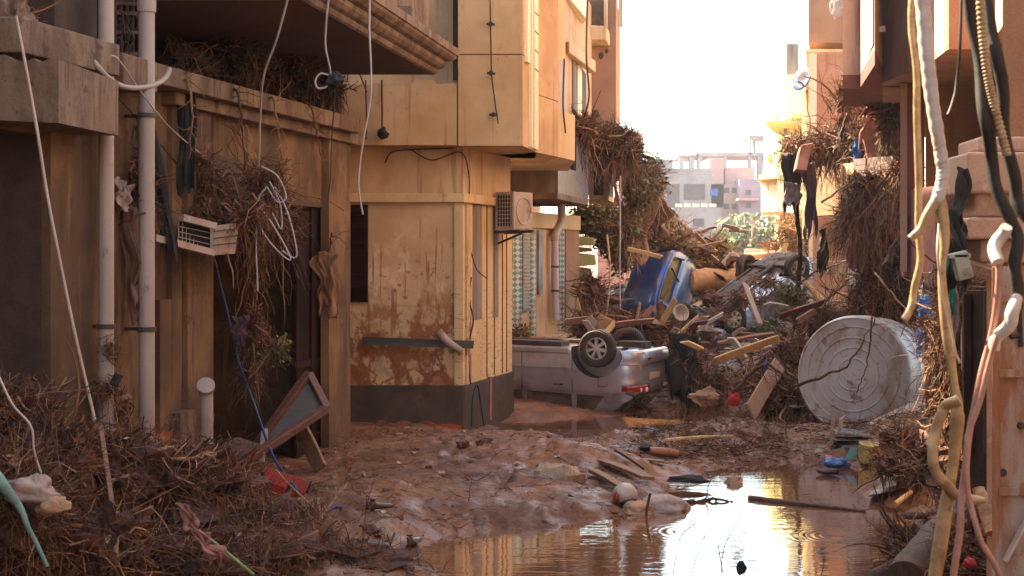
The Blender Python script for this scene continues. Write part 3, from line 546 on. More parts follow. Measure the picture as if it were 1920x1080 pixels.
# ---------------------------------------------------------------- tiled house behind the silver car
def tile_mat():
    m = mat('green_lattice_tiles', (.5, .45, .36)); t = m.node_tree; N = t.nodes; Lk = t.links; p = N['Principled BSDF']
    geo = N.new('ShaderNodeNewGeometry'); mp = N.new('ShaderNodeMapping'); mp.inputs['Rotation'].default_value = (0, R(45), 0); Lk.new(geo.outputs['Position'], mp.inputs[0])
    ck = N.new('ShaderNodeTexChecker'); ck.inputs['Scale'].default_value = 13; ck.inputs[1].default_value = (.05, .17, .155, 1); ck.inputs[2].default_value = (.52, .47, .38, 1)
    sp = N.new('ShaderNodeSeparateXYZ'); cb = N.new('ShaderNodeCombineXYZ'); Lk.new(mp.outputs[0], sp.inputs[0]); Lk.new(sp.outputs[0], cb.inputs[0]); Lk.new(sp.outputs[2], cb.inputs[2]); cb.inputs[1].default_value = .01
    Lk.new(cb.outputs[0], ck.inputs[0]); mx = N.new('ShaderNodeMix'); mx.data_type = 'RGBA'; n = N.new('ShaderNodeTexNoise'); n.inputs['Scale'].default_value = 2.5; n.inputs['Detail'].default_value = 5
    q = N.new('ShaderNodeMapRange'); q.inputs[1].default_value = .48; q.inputs[2].default_value = .66; Lk.new(geo.outputs['Position'], n.inputs[0]); Lk.new(n.outputs[0], q.inputs[0]); Lk.new(q.outputs[0], mx.inputs[0])
    Lk.new(ck.outputs[0], mx.inputs[6]); mx.inputs[7].default_value = (.28, .14, .08, 1); Lk.new(mx.outputs[2], p.inputs['Base Color']); p.inputs['Roughness'].default_value = .5
    return m
mm['tilegreen'] = tile_mat()
k0 = (-.12, 26.3); k1 = (xat(1079, 30.2), 30.2)
def KW(px, d=0.):
    m = (k1[0]-k0[0])/(k1[1]-k0[1]); k = (px-960)/F; D = (k0[0]-m*k0[1])/(k-m); return (k*D+d*.95, D-d*.31)
hc = thing('tiled_house', 'house with green lattice tile strips and a dirty concrete balcony, behind the overturned silver car', 'house', (0, 27, 0))
b = MB(); b.prism([KW(952), KW(1079), (KW(1079)[0]-4, 30.2), (-.2, 31), (-.4, 27)], -.4, 3.3); part('wall', b, mm['tan_smooth'], hc)
for a_, c_ in ((957, 975), (992, 1001), (1047, 1055)): b = MB(); b.prism([KW(a_, .04), KW(c_, .04), KW(c_), KW(a_)], .95, 3.05); part('tile_strip', b, mm['tilegreen'], hc)
shm = plast('pale_blue_shutter', (.2, .27, .32))
for a_, c_ in ((976, 989), (1006, 1013), (1034, 1040)): b = MB(); b.prism([KW(a_, .05), KW(c_, .05), KW(c_), KW(a_)], 1.75 if a_ != 976 else 1.45, 3.0); part('shutter', b, shm, hc)
b = MB()
for z in np.arange(1.5, 3., .07): b.prism([KW(976, .065), KW(989, .065), KW(989, .05), KW(976, .05)], z, z+.035)
part('shutter_slats', b, mm['tile_grey'], hc)
b = MB(); b.prism([KW(1056, .06), KW(1081, .06), KW(1081), KW(1056)], -.3, 3.05); part('corner_pier', b, mm['brown_wall'], hc)
b = MB(); b.prism([KW(952, .05), KW(1080, .1), KW(1080), KW(952)], 3.05, 3.35); part('string_course', b, mm['tan_side'], hc)
b = MB(); b.prism([KW(990, .35), KW(1052, .35), KW(1052), KW(990)], .1, .95); bevel(part('planter_ledge', b, mm['tan_smooth'], hc), .02)
b = MB(); b.prism([(xat(940, 26.1), 26.1), (xat(1045, 26.1), 26.1), (xat(1103, 29.5), 29.5), (xat(1103, 29.5), 30.3), (-.5, 30.2)], 3.55, 3.66); part('balcony_slab', b, mm['concrete'], hc)
b = MB(); b.prism([(xat(940, 26.2), 26.2), (xat(1041, 26.2), 26.2), (xat(1041, 26.2), 26.3), (-.5, 26.3)], 3.66, 4.2); part('balcony_parapet', b, mm['greyband'], hc, 'grey mud-stained balcony front')
b = MB(); b.prism([(xat(1046, 26.5), 26.5), (xat(1080, 28.5), 28.5), (xat(1080, 28.5), 28.6), (xat(1040, 26.5), 26.6)], 3.68, 4.2); b.prism([(xat(1080, 28.6), 28.6), (xat(1103, 29.5), 29.5), (xat(1103, 29.5), 29.6), (xat(1078, 28.6), 28.7)], 3.66, 4.9); part('corrugated_panel', b, plast('grey_painted_panel', (.13, .12, .14)), hc)
b = MB(); b.prism([(xat(1050, 27.2), 27.2), (xat(1109, 33), 33), (-2, 33), (-2, 27.2)], 4.2, 8.3); part('upper_wall', b, mm['pink'] if 0 else mm['tan_smooth'], hc)
b = MB(); b.prism([(xat(1068, 28.), 28.), (xat(1117, 31), 31), (xat(1105, 31.2), 31.2), (xat(1060, 28.2), 28.2)], zat(118, 29.5), zat(96, 29.5)); bevel(part('canopy', b, mm['tan_side'], hc), .02)
b = MB(); b.prism([(xat(1068, 28.), 28.), (xat(1101, 30.5), 30.5), (xat(1090, 31.2), 31.2), (xat(1060, 28.2), 28.2)], zat(14, 29.), zat(-40, 29.)); part('upper_canopy', b, mm['cream'], hc)
def KU(px, d=0.):
    a_ = (xat(1050, 27.2), 27.2); c_ = (xat(1109, 33), 33); m = (c_[0]-a_[0])/(c_[1]-a_[1]); k = (px-960)/F; D = (a_[0]-m*a_[1])/(k-m); return (k*D+d*.97, D-d*.2)
for a_, c_, mt in ((1072, 1080, 'greyband'), (1088, 1096, 'plinth'), (1080, 1088, 'cream')):
    b = MB(); b.prism([KU(a_, .04), KU(c_, .04), KU(c_), KU(a_)], zat(215, 30), zat(122, 30)); part('window_panel', b, mm[mt], hc)
# pvc waste pipe with an offset
t = thing('waste_pipe', 'grey and lilac waste pipe with two bends on the tiled wall', 'pipe', tuple(at(1029, 600, 26.9)))
def kp(px, py, d=.14): p = KW(px, d); return Vector((p[0], p[1], zat(py, p[1])))
b = MB(); b.tube([kp(1040, 382), kp(1041, 404), kp(1041, 415), kp(1035, 428), kp(1028, 440), kp(1028, 452)], .085, 14); part('bend', b, mm['pvc'], t, smooth=True, auto=60)
b = MB(); b.tube([kp(1028, 452), kp(1030, 600)], .07, 14); part('tube', b, mm['pvc_lilac'], t, smooth=True, auto=60)
b = MB()
for py in (500, 545): c = kp(1029, py); b.lathe([(.07, -.02), (.085, -.02), (.085, .02), (.07, .02)], c, (0, 0, 1), 16)
part('clamp', b, mm['pvc_dark'], t)
# ---------------------------------------------------------------- brown end house
hd = thing('brown_house', 'tall brown house front with a dark-framed balcony and debris hanging below it', 'house', (2, 35, 0))
b = MB(); b.prism([(xat(1106, 34), 34), (xat(1155, 34), 34), (xat(1163, 40), 40), (-2, 40), (-2, 34)], 4.6, 8.9); part('front_wall', b, mm['brown_wall'], hd)
for px, py, rr in ((1127, 104, .06), (1138, 96, .04), (1117, 214, .07)): b = MB(); b.lump(at(px, py, 33.99), (rr, .03, rr*1.3), 0, .4, 3, 12, 8, px); part('shell_hole', b, mm['plinth'], hd, 'dark chip in the plaster')
b = MB(); b.prism([(xat(1104, 33), 33), (xat(1137, 33), 33), (xat(1155, 36), 36), (xat(1104, 36), 36)], zat(75, 33), zat(48, 33)); bevel(part('upper_balcony', b, mm['tan_side'], hd), .02)
b = MB(); b.prism([(xat(1106, 33.1), 33.1), (xat(1136, 33.1), 33.1), (xat(1153, 35.8), 35.8), (xat(1106, 35.8), 35.8)], zat(48, 33), zat(-40, 33)); part('upper_balcony_void', b, mm['dark_door'] if 0 else mm['plinth'], hd)  # dark block; the shade of the open balcony put into its colour
b = MB()
for px, D in ((1136, 33.05), (1153, 35.8), (1163, 35.9)): b.bar(at(px, 50, D), at(px, -40, D), .09, .09, up=(0, 1, 0))
part('upper_balcony_post', b, mm['tan_side'], hd)
b = MB(); b.prism([(xat(1104, 31.5), 31.5), (xat(1140, 31.5), 31.5), (xat(1156, 34), 34), (xat(1104, 34), 34)], zat(375, 31.5), zat(366, 31.5)); part('lower_slab', b, mm['tan_side'], hd)
b = MB(); b.prism([(xat(1110, 31.9), 31.9), (xat(1136, 31.9), 31.9), (xat(1150, 33.9), 33.9), (xat(1110, 33.9), 33.9)], zat(365, 31.9), zat(305, 31.9)); part('lower_void', b, mm['dark'], hd)  # near-black block carrying the shade of the lower balcony opening
b = MB()
for px, D in ((1108, 31.6), (1137, 31.6)): b.bar(at(px, 366, D), at(px, 296, D), .12, .12, up=(0, 1, 0))
b.bar(at(1104, 300, 31.6), at(1140, 300, 31.6), .12, .14); part('lower_frame', b, mm['tan_side'], hd)
b = MB(); b.prism([(xat(1096, 34), 34), (xat(1153, 34), 34), (xat(1153, 36), 36), (xat(1096, 36), 36)], zat(300, 34), 4.61); part('lower_wall', b, mm['brown_wall'], hd)
# collapsed yellow masonry stub
t = thing('masonry_stub', 'broken yellow plastered wall stub beyond the tiled house', 'wall', (xat(1100, 33), 33, .3))
for i, (x0_, x1_, y0_, y1_) in enumerate(((1082, 1117, 443, 462), (1080, 1112, 462, 474), (1084, 1119, 474, 500), (1083, 1112, 500, 530), (1080, 1118, 530, 580))):
    b = MB(); D = 33+.1*i; b.hexa([at(x0_, y1_, D), at(x1_, y1_-3, D), at(x1_-2, y1_-3, D+1), at(x0_, y1_, D+1), at(x0_, y0_, D), at(x1_-3, y0_+3, D), at(x1_-3, y0_+3, D+1), at(x0_, y0_, D+1)])
    bevel(part('masonry_course', b, mm['yellow'] if i in (0, 2) else mm['stone'], t), .03)
# ---------------------------------------------------------------- far buildings
def far_box(nm, lab, px0, px1, py0, D, dep, m, extra=None):
    t = thing(nm, lab, 'building', (xat((px0+px1)/2, D), D, 0)); b = MB(); b.prism([(xat(px0, D), D), (xat(px1, D), D), (xat(px1, D), D+dep), (xat(px0, D), D+dep)], -1, zat(py0, D)); part('wall', b, m, t)
    return t
def far_win(t, rects, D, m, nm='window'):
    for i, (a_, c_, e_, f_) in enumerate(rects):
        b = MB(); b.prism([(xat(a_, D), D-.06), (xat(c_, D), D-.06), (xat(c_, D), D+.3), (xat(a_, D), D+.3)], zat(f_, D), zat(e_, D)); part(nm, b, m, t)
wf = mat('hazy_window_void', (.10, .08, .08), None, 2, .6)
t = far_box('grey_building', 'large unfinished grey concrete block at the far end of the street', 1214, 1332, 316, 150, 20, mm['grey_far']); far_win(t, [(1222, 1243, 345, 375), (1250, 1274, 345, 392), (1282, 1322, 345, 375), (1220, 1250, 392, 402)], 150, wf)
b = MB(); b.prism([(xat(1214, 149), 149), (xat(1262, 149), 149), (xat(1262, 149), 155), (xat(1214, 149), 155)], zat(318, 149), zat(298, 149)); part('roof_room', b, mm['grey_far'], t)
t = far_box('low_grey_block', 'low grey flat-roofed block in front of the unfinished concrete block', 1262, 1352, 390, 125, 12, mm['grey_far']); far_win(t, [(1268+i*16, 1279+i*16, 382, 388) for i in range(5)], 125, mm['cream'], 'parapet_block'); far_win(t, [(1300, 1320, 410, 425)], 125, wf)
t = far_box('pink_building', 'distant pink block with small windows and a raised stair tower', 1334, 1385, 345, 160, 15, mm['pink_far']); far_win(t, [(1357, 1367, 352, 362), (1357, 1367, 382, 392), (1372, 1380, 352, 362), (1372, 1380, 382, 392)], 160, wf)
b = MB(); b.prism([(xat(1331, 160), 160), (xat(1357, 160), 160), (xat(1357, 160), 168), (xat(1331, 160), 168)], 8, zat(296, 160)); b.prism([(xat(1360, 161), 161), (xat(1415, 161), 161), (xat(1415, 161), 168), (xat(1360, 161), 168)], 8, zat(314, 161)); part('stair_tower', b, mm['pink_far'], t)
b = MB(); b.prism([(xat(1333, 157), 157), (xat(1346, 157), 157), (xat(1346, 157), 158), (xat(1333, 157), 158)], zat(367, 157), zat(354, 157)); part('blue_sheet', b, mm['c_blue'], t, 'blue sheet over an opening')
t = far_box('mauve_building', 'distant mauve block with balconies right of the pink block', 1386, 1424, 336, 158, 15, mat('mauve_far_wall', (.36, .26, .29), None, .4, .9)); far_win(t, [(1398, 1408, 356, 366), (1398, 1408, 380, 390)], 158, wf)
b = MB(); b.prism([(xat(1384, 156.5), 156.5), (xat(1424, 156.5), 156.5), (xat(1424, 156.5), 158), (xat(1384, 156.5), 158)], zat(376, 157), zat(372, 157)); part('balcony', b, mm['pink_far'], t)
t = thing('skeleton_building', 'bare concrete frame of beams and columns standing above the far buildings', 'building skeleton', (xat(1360, 170), 170, 0))
def fb(px0, px1, py0, py1, D=170, dep=1., nm='beam'): b = MB(); b.prism([(xat(px0, D), D), (xat(px1, D), D), (xat(px1, D), D+dep), (xat(px0, D), D+dep)], zat(py1, D), zat(py0, D)); part(nm, b, mm['grey_far'], t)
fb(1272, 1310, 290, 295, dep=8); fb(1305, 1475, 286, 293, dep=8)
for a_, c_, top, D in ((1274, 1282, 294, 170), (1293, 1302, 294, 170), (1308, 1316, 292, 170), (1316, 1318, 292, 176), (1358, 1363, 292, 170), (1404, 1409, 292, 170), (1421, 1428, 292, 170), (1431, 1433, 292, 176)): fb(a_, c_, top, 480, D, 1.2, 'column')
fb(1404, 1475, 254, 258, dep=6); fb(1405, 1409, 257, 290, nm='column'); fb(1413, 1417, 257, 290, 175, nm='column')
t = far_box('end_house', 'small hazy grey house just beyond the brown house', 1160, 1206, 250, 70, 10, mm['pink_far']); far_win(t, [(1188, 1200, 265, 285), (1170, 1182, 300, 320)], 70, wf)
t = far_box('lilac_house', 'pale lilac ruined house seen under the leaning branches', 1120, 1170, 392, 60, 8, mm['pink_far']); far_win(t, [(1128, 1135, 410, 470), (1148, 1156, 410, 470)], 60, wf)
# ---------------------------------------------------------------- right side of the street
def fp(px0, px1, D): return (xat(px0, D), D), (xat(px1, D), D)
def face(mb, px0, px1, py0, py1, D, th=.05, m=0):
    a, c = fp(px0, px1, D); mb.prism([a, c, (c[0], D+th), (a[0], D+th)], zat(py1, D), zat(py0, D), m)
def pl(*q): return [(xat(p, D), D) for p, D in q]
zo = 4.69
h1 = thing('pink_house', 'pinkish house with maroon-edged overhang above the hanging debris, right of the street', 'house', (5, 20, 0))
b = MB(); b.prism(pl((1580, 18.6), (1612, 18.6), (1640, 16.3), (1655, 17.85), (1655, 20.9), (1583, 20.9)), zo+.18, 12); part('overhang', b, mm['pink'], h1)
b = MB(); b.prism(pl((1580, 18.6), (1612, 18.6), (1640, 16.3), (1655, 17.85), (1655, 20.9), (1583, 20.9)), zo, zo+.179); part('maroon_band', b, mm['maroon'], h1)
b = MB(); v = pl((1621, 17.88), (1638.5, 16.38)); d_ = .03; b.prism([(v[0][0]-.01, v[0][1]-d_), (v[1][0]-.02, v[1][1]-d_), (v[1][0]+.02, v[1][1]+.1), (v[0][0]+.02, v[0][1]+.1)], zat(98, 17), 12); part('sunlit_strip', b, mm['cream'], h1)  # sunlit part of the bevel put in as a cream-coloured overlay
b = MB()
b.prism(pl((1688, 17.9), (1701, 17.9), (1701, 18.2), (1688, 18.2)), 2.3, zo+.0-.01); part('pale_post', b, mm['pink'], h1)
b = MB(); b.prism(pl((1701.5, 17.95), (1734, 17.95), (1734, 18.25), (1701.5, 18.25)), 3.0, zo-.01); part('maroon_jamb', b, mm['maroon'], h1)
b = MB(); b.prism(pl((1604, 23.2), (1690, 23.2), (1710, 26), (1590, 26)), -.5, 3.4); part('ground_wall', b, mm['dark'], h1)  # darkness behind the debris put into a near-black wall colour
b = MB(); b.prism(pl((1640, 23.3), (1720, 22.5), (1720, 27), (1600, 27)), 3.41, 12); part('main_wall', b, mm['pink'], h1)
h2 = thing('orange_house', 'orange and pink house with projecting bays over the hanging cables', 'house', (5.5, 16, 0))
b = MB(); v = pl((1655, 18.), (1745, 16.1), (1778, 15.05), (1905, 15.05), (1905, 18.3), (1655, 18.3)); b.prism(v, zo, 12); part('bay', b, mm['pink'], h2)
b = MB(); b.prism([(v[2][0]+.002, 15.04), (v[3][0], 15.04), (v[3][0], 15.2), (v[2][0]+.002, 15.2)], zo-.004, 12); part('bay_front', b, mm['orange'], h2, 'orange front of the bay')
b = MB(); b.prism(pl((1866, 14.2), (1888, 13.2), (2150, 13.2), (2150, 14.9), (1866, 14.9)), zo, 12); part('bay', b, mm['pink'], h2)
b = MB(); w_ = pl((1888.3, 13.19), (2150, 13.19)); b.prism([w_[0], w_[1], (w_[1][0], 13.3), (w_[0][0], 13.3)], zo-.004, 12); part('bay_front', b, mm['orange'], h2, 'orange front of the nearer bay')
b = MB(); b.prism(pl((1735, 18.32), (2000, 18.32), (2000, 19), (1735, 19)), -.5, 12); b.prism(pl((1880, 9.5), (2100, 9.5), (2300, 18.3), (1900, 18.3)), -.5, zo-.01); part('ground_wall', b, mm['brown_wall'], h2)
b = MB(); b.prism(pl((1655, 18.31), (2200, 18.31), (2200, 26), (1655, 26)), zo-.02, 12); part('upper_mass', b, mm['pink'], h2)
b = MB(); b.bar(at(1640, 56, 17.2), at(1659, 54, 17.2), .05, .07); part('rail', b, mm['tile_grey'], h2)
# pier with stone bands
t = thing('stone_pier', 'pink painted stone pier with heavy moulded bands above the rusty gate', 'pier', tuple(at(1860, 480, 9)))
def band(y0, y1, l, D, nm='band', jit=True):
    b = MB(); dv = (l-1775)*.006
    plan = pl((l, D+.55), (l+38, D), (1990, D), (1990, D+1), (l, D+1)); n = 10
    b.prism(plan, zat(y1, D), zat(y0, D)); o = part(nm, b, mm['capital'], t); bevel(o, .018, 2); return o
band(285, 362, 1775, 9.); band(362.5, 407, 1790, 9.12, 'neck'); band(407.5, 448, 1777, 9.02); band(448.5, 492, 1800, 9.16, 'neck'); band(256, 284.5, 1797, 9.2, 'cap_block'); 
b = MB(); b.prism(pl((1850, 9.1), (1872, 9.1), (1872, 9.5), (1850, 9.5)), -.5, zat(493, 9.1)); part('jamb', b, mm['capital'], t)
b = MB(); b.bar(at(1790, 490, 9.3), at(1885, 522, 8.9), .1, .07); part('lintel', b, mm['wood'], t)
# gate
t = thing('rusty_gate', 'rust-streaked pale metal gate with a black sprayed mark, at the right edge', 'gate', tuple(at(1900, 1080, 7.5)))
Dg = 7.5; gz0, gz1 = -.3, zat(500, Dg)
b = MB(); b.prism(pl((1872, Dg), (2080, Dg), (2080, Dg+.03), (1872, Dg+.03)), gz0, gz1); part('panel', b, mm['rust'], t)
b = MB(); b.prism(pl((1860, Dg-.03), (1872, Dg-.03), (1872, Dg+.04), (1860, Dg+.04)), gz0, gz1); bevel(part('stile', b, mm['rust'], t), .006)
b = MB(); b.prism(pl((1872.2, Dg-.02), (1876, Dg-.02), (1876, Dg), (1872.2, Dg)), gz0, gz1); part('bead', b, mm['rust'], t)
for py in (700, 921, 560): b = MB(); b.prism(pl((1872.5, Dg-.025), (2080, Dg-.025), (2080, Dg-.001), (1872.5, Dg-.001)), zat(py+8, Dg), zat(py-8, Dg)); bevel(part('rail', b, mm['rust'], t), .005)
for px, py in ((1914, 798), (1881, 886)): b = MB(); b.lathe([(0, .012), (.018, .01), (.02, 0)], at(px, py, Dg-.002), (0, -1, 0), 12); part('bolt', b, mm['metal_dark'], t)
b = MB(); P_ = [at(px, py, Dg-.004) for px, py in ((1893, 600), (1890, 622), (1897, 632), (1912, 628))]; b.tube(P_, .014, 6); b.tube([at(1911, 570, Dg-.004), at(1912, 610, Dg-.004), at(1914, 650, Dg-.004)], .014, 6); part('sprayed_mark', b, mm['black_paint'], t, 'black sprayed angular mark')
b = MB(); b.bar(at(1884, 1052, Dg-.05), at(1935, 955, Dg-.05), .012, .055, up=(0, 1, 0)); part('white_strip', b, mm['plastic_white'], t, 'white strip leaning across the gate')
t = thing('steel_door', 'dark rusted steel door leaf standing behind the pink cables', 'door', tuple(at(1835, 820, 10.5)))
b = MB(); b.prism(pl((1812, 10.5), (1852, 10.3), (1852, 10.4), (1812, 10.6)), -.3, zat(545, 10.4)); part('panel', b, mm['metal_dark'], t)
b = MB(); b.bar(at(1812, 550, 10.45), at(1812, 850, 10.45), .05, .05, up=(0, 1, 0)); b.bar(at(1852, 550, 10.25), at(1852, 850, 10.25), .05, .05, up=(0, 1, 0)); part('door_frame', b, mm['metal_dark'], t)
b = MB(); b.box(at(1803, 498, 8.6), (.09, .08, .17), Matrix.Rotation(R(-14), 3, 'Y')); b.box(at(1797, 480, 8.6), (.13, .08, .03), Matrix.Rotation(R(-2), 3, 'Y')); bevel(solo('junction_box', b, plast('grey_green_plastic', (.30, .32, .27)), 'grey-green broken plastic box hooked below the stone pier', 'box'), .008)
# mid-right wrecked balconies
h3 = thing('wrecked_house', 'wrecked house whose tan and purple balconies are buried in hanging debris', 'house', (6, 26, 0))
b = MB(); b.prism(pl((1523, 26), (1602, 24.5), (1602, 25.), (1523, 26.5)), zat(405, 26), zat(313, 26)); o = part('hanging_slab', b, mm['brown_wall'], h3, 'tan balcony front hanging loose')
b = MB(); b.prism(pl((1560, 25), (1602, 24.4), (1602, 24.45), (1560, 25.05)), zat(318, 25), zat(310, 25)); part('slab_edge', b, mm['tile_grey'], h3)
b = MB(); b.prism(pl((1600, 21.5), (1690, 20.6), (1690, 20.75), (1600, 21.65)), zat(329, 21), zat(294, 21)); part('balcony_front', b, plast('dull_purple_plaster', (.27, .19, .19), .8), h3, 'purple-grey balcony front')
b = MB(); b.prism(pl((1578, 22), (1600, 21.6), (1600, 21.8), (1578, 22.2)), zat(364, 22), zat(308, 22)); b.prism(pl((1576, 21.9), (1580, 21.9), (1580, 22.3), (1576, 22.3)), zat(366, 22), zat(308, 22)); part('balcony_side', b, mm['tan_side'], h3)
b = MB()
for i in range(5): b.bar(at(1602+i*3, 334+i*8, 21.3-.1*i), at(1690, 338+i*8, 20.9-.1*i), .5, .05, jit=.02)
part('broken_slab', b, mm['concrete'], h3)
b = MB(); b.prism(pl((1524, 31), (1620, 31), (1620, 32), (1524, 32)), -.2, 5.2); part('ochre_wall', b, mm['orange'], h3)
b = MB(); b.prism(pl((1516, 33), (1531, 33), (1540, 36), (1516, 36)), 0, 7.2); part('yellow_corner', b, mm['cream'], h3)
b = MB(); b.prism(pl((1531.2, 33.05), (1590, 33.05), (1590, 36), (1541, 36)), 4, 7.2); part('orange_wall', b, mm['orange'], h3)
b = MB(); b.prism(pl((1740-50, 18.3), (1754, 17), (1754, 17.05), (1690, 18.35)), zat(520, 17.5), zat(352, 17.5)); part('pink_board', b, plast('dull_rose_board', (.36, .15, .13), .7), h3, 'dull rose board hanging under the bay')
h4 = thing('balcony_house', 'tan house with a curved balcony and an upper box, beside the bright sky', 'house', (7.5, 36, 0))
b = MB(); b.prism(pl((1516, 34), (1584, 34), (1584, 38), (1522, 38)), zat(80, 34), 14); part('upper_box', b, mm['brown_wall'], h4)
b = MB(); b.prism(pl((1518, 35), (1584, 35), (1584, 40), (1524, 40)), zat(182, 35), zat(80, 35)); part('wall', b, mm['yellow'], h4)
b = MB(); b.prism(pl((1511, 33.5), (1584, 33.5), (1584, 37), (1516, 37)), zat(168, 33.5), zat(95, 33.5)); part('balcony_front', b, mm['tan_smooth'], h4)
b = MB(); rows = []
for k in range(7):
    a_ = k/6*math.pi/2; rows.append([(xat(1511, 33.5)+(1-math.cos(a_))*.9, 33.5+0.1, zat(168, 33.5)-math.sin(a_)*.8), (xat(1584, 33.5), 33.5+.1, zat(168, 33.5)-math.sin(a_)*.8)])
b.grid(rows); part('curved_soffit', b, mm['orange'], h4, smooth=True)
b = MB(); b.prism(pl((1509, 33.45), (1584, 33.45), (1584, 33.6), (1509, 33.6)), zat(97, 33.4), zat(92, 33.4)); part('balcony_coping', b, mm['tan_side'], h4)
b = MB(); b.prism(pl((1504, 36), (1516, 36), (1516, 39), (1504, 39)), 0, zat(170, 36)); part('corner_wall', b, mm['cream'], h4)
b = MB(); b.lathe([(0, .0), (.16, .03), (.30, .10), (.30, .115), (.15, .045), (0, .015)], at(1509, 150, 33.3), (-.8, -.5, .3), 20); b.bar(at(1496, 152, 33.2), at(1510, 160, 33.3), .03, .03); solo('satellite_dish', b, plast('blue_dish_paint', (.02, .07, .16), .8), 'small blue satellite dish on the balcony corner', 'dish', smooth=True)
h5 = thing('yellow_house', 'bright yellow and white house with projecting slabs at the far right', 'house', (xat(1480, 55), 55, 0))
b = MB(); face(b, 1476, 1512, 140, 214, 55, 5); part('white_wall', b, mm['cream'], h5)
b = MB(); face(b, 1475, 1497, 82, 140, 56, 2); part('grey_tower', b, mm['greyband'], h5)
b = MB(); face(b, 1484, 1514, 212, 219, 54.3, 5); b2 = MB(); b2.prism(pl((1436, 52), (1502, 52), (1506, 56), (1452, 56)), zat(232, 52), zat(226, 52)); part('upper_slab', b, mm['yellow'], h5); part('canopy_slab', b2, mm['yellow'], h5)
b = MB(); face(b, 1452, 1458, 214, 227, 53, .3); part('chimney', b, mm['yellow'], h5)
b = MB(); face(b, 1466, 1503, 230, 330, 55, 4); part('wall', b, mm['yellow'], h5)
b = MB(); b.bar(at(1473, 234, 54), at(1473, 275, 54), .12, .12, up=(0, 1, 0)); part('post', b, mm['greyband'], h5)
b = MB(); face(b, 1496, 1518, 214, 480, 56, 4); part('corner_wall', b, mm['cream'], h5)
b = MB(); b.prism(pl((1427, 50), (1457, 49), (1476, 51), (1476, 54), (1430, 54)), zat(398, 50), zat(336, 50)); part('bay', b, mm['cream'], h5)
b = MB(); b.prism(pl((1422, 49.3), (1458, 48.3), (1480, 51), (1480, 54), (1426, 54)), zat(336, 49), zat(327, 49)); part('bay_roof', b, mm['yellow'], h5)
b = MB(); b.prism(pl((1435, 49.72), (1441, 49.5), (1441, 49.6), (1435, 49.82)), zat(370, 49.6), zat(345, 49.6)); part('bay_window', b, mm['yellow'], h5)
b = MB(); face(b, 1480, 1500, 398, 500, 52, 3); face(b, 1471, 1480, 410, 460, 53, .5); part('ground_pier', b, mm['tan_side'], h5)
b = MB(); b.prism(pl((1440, 57), (1700, 57), (1700, 62), (1440, 62)), zat(300, 57), zat(300, 57)+.2); part('slab', b, mm['yellow'], h5)
# unseen mass behind the left wall line, added to block the sun
b = MB(); b.prism([(-16, 16), (-5.2, 16), (-4, 23), (-4, 32), (-1.2, 34), (-1.2, 46), (1.2, 60), (-16, 60)], 0, 7.5); solo('sun_block_mass', b, mm['brown_wall'], 'unseen brown mass added behind the left row to block sun', 'building')
# unseen houses past the viewer on both sides, added to block sky light
t = thing('shading_row_house', 'unseen plain brown house added toward the viewer to shade the left row', 'house', (-6, -3, 0))
b = MB(); b.prism([(XA(8.5)-.1, 8.5), (-4.9, -14), (-12, -14), (-12, 8.5)], -.6, 10.8); part('wall', b, mm['plaster_brown'], t)
b = MB(); b.prism([(-4.2, 8.3), (-3.7, 2), (-3.7, -12), (-5.2, -12), (-5.2, 8.3)], 4.9, 5.2); part('balcony_slab', b, mm['concrete'], t)
t = thing('shading_row_house', 'unseen plain grey-brown house added past the rusty gate to block sky light', 'house', (6, -3, 0))
b = MB(); b.prism([(3.3, 7.2), (12, 7.2), (12, -14), (3.3, -14)], -.6, 10.8); part('wall', b, mm['concrete'], t)
b = MB(); b.prism([(2.6, 4.5), (3.25, 4.5), (3.25, -10), (2.6, -10)], 4.9, 10.5); part('bay', b, mm['pink'], t)
# ---------------------------------------------------------------- vehicles
def lerp_tab(T, x):
    for (a, va), (c, vc) in zip(T, T[1:]):
        if x <= c: k = (x-a)/(c-a) if c > a else 0; k = k*k*(3-2*k)*.5+k*.5; return va+(vc-va)*k
    return T[-1][1]
def car_body(L, W, belt, roof, tw, sill=.26, wheel_x=(.78, 3.35), wr=.36, wz=.30):
    """x from the tail (0) to the nose (L); belt/roof/tw tables: belt height, roof height, roof half width factor"""
    mb = MB(); rows = []; n = 64
    for i in range(n+1):
        x = L*(.5-.5*math.cos(math.pi*i/n)); e = min(x, L-x); k = min(1, e/.55); wf_ = W/2*(.68+.32*math.sqrt(1-(1-k)**2)); zb = lerp_tab(belt, x); zr = max(lerp_tab(roof, x), zb+.012); f = lerp_tab(tw, x)
        ks = sill+.14*max(0, 1-e/.35)**2; kb = zb
        if x < .12 or x > L-.12: kb = zb-.03
        pr = [(0, ks), (.80*wf_, ks), (.94*wf_, ks+.03), (.975*wf_, ks+.10), (.995*wf_, ks+(kb-ks)*.42), (1.*wf_, ks+(kb-ks)*.60), (.985*wf_, ks+(kb-ks)*.75), (.955*wf_, kb-.05), (.925*wf_, kb), (.905*wf_, kb+min(.02, (zr-kb)*.3))]
        t_ = min(1, (zr-zb)/.3); wt = (.90*(1-t_)+f*t_)*wf_
        pr += [((.90*wf_*.6+wt*.4), kb+(zr-kb)*.45), (wt, kb+(zr-kb)*.86), (wt*.90, kb+(zr-kb)*.965), (wt*.6, zr), (0, zr+.012)]
        rows.append([(x, y_, z_) for y_, z_ in pr]+[(x, -y_, z_) for y_, z_ in pr[::-1][1:-1]])
    m = len(rows[0]); v = [p for r in rows for p in r]
    f = [(i*m+j, i*m+(j+1) % m, (i+1)*m+(j+1) % m, (i+1)*m+j) for i in range(n) for j in range(m)]+[tuple(range(m))[::-1], tuple(n*m+j for j in range(m))]
    mb.add(v, f)
    return mb
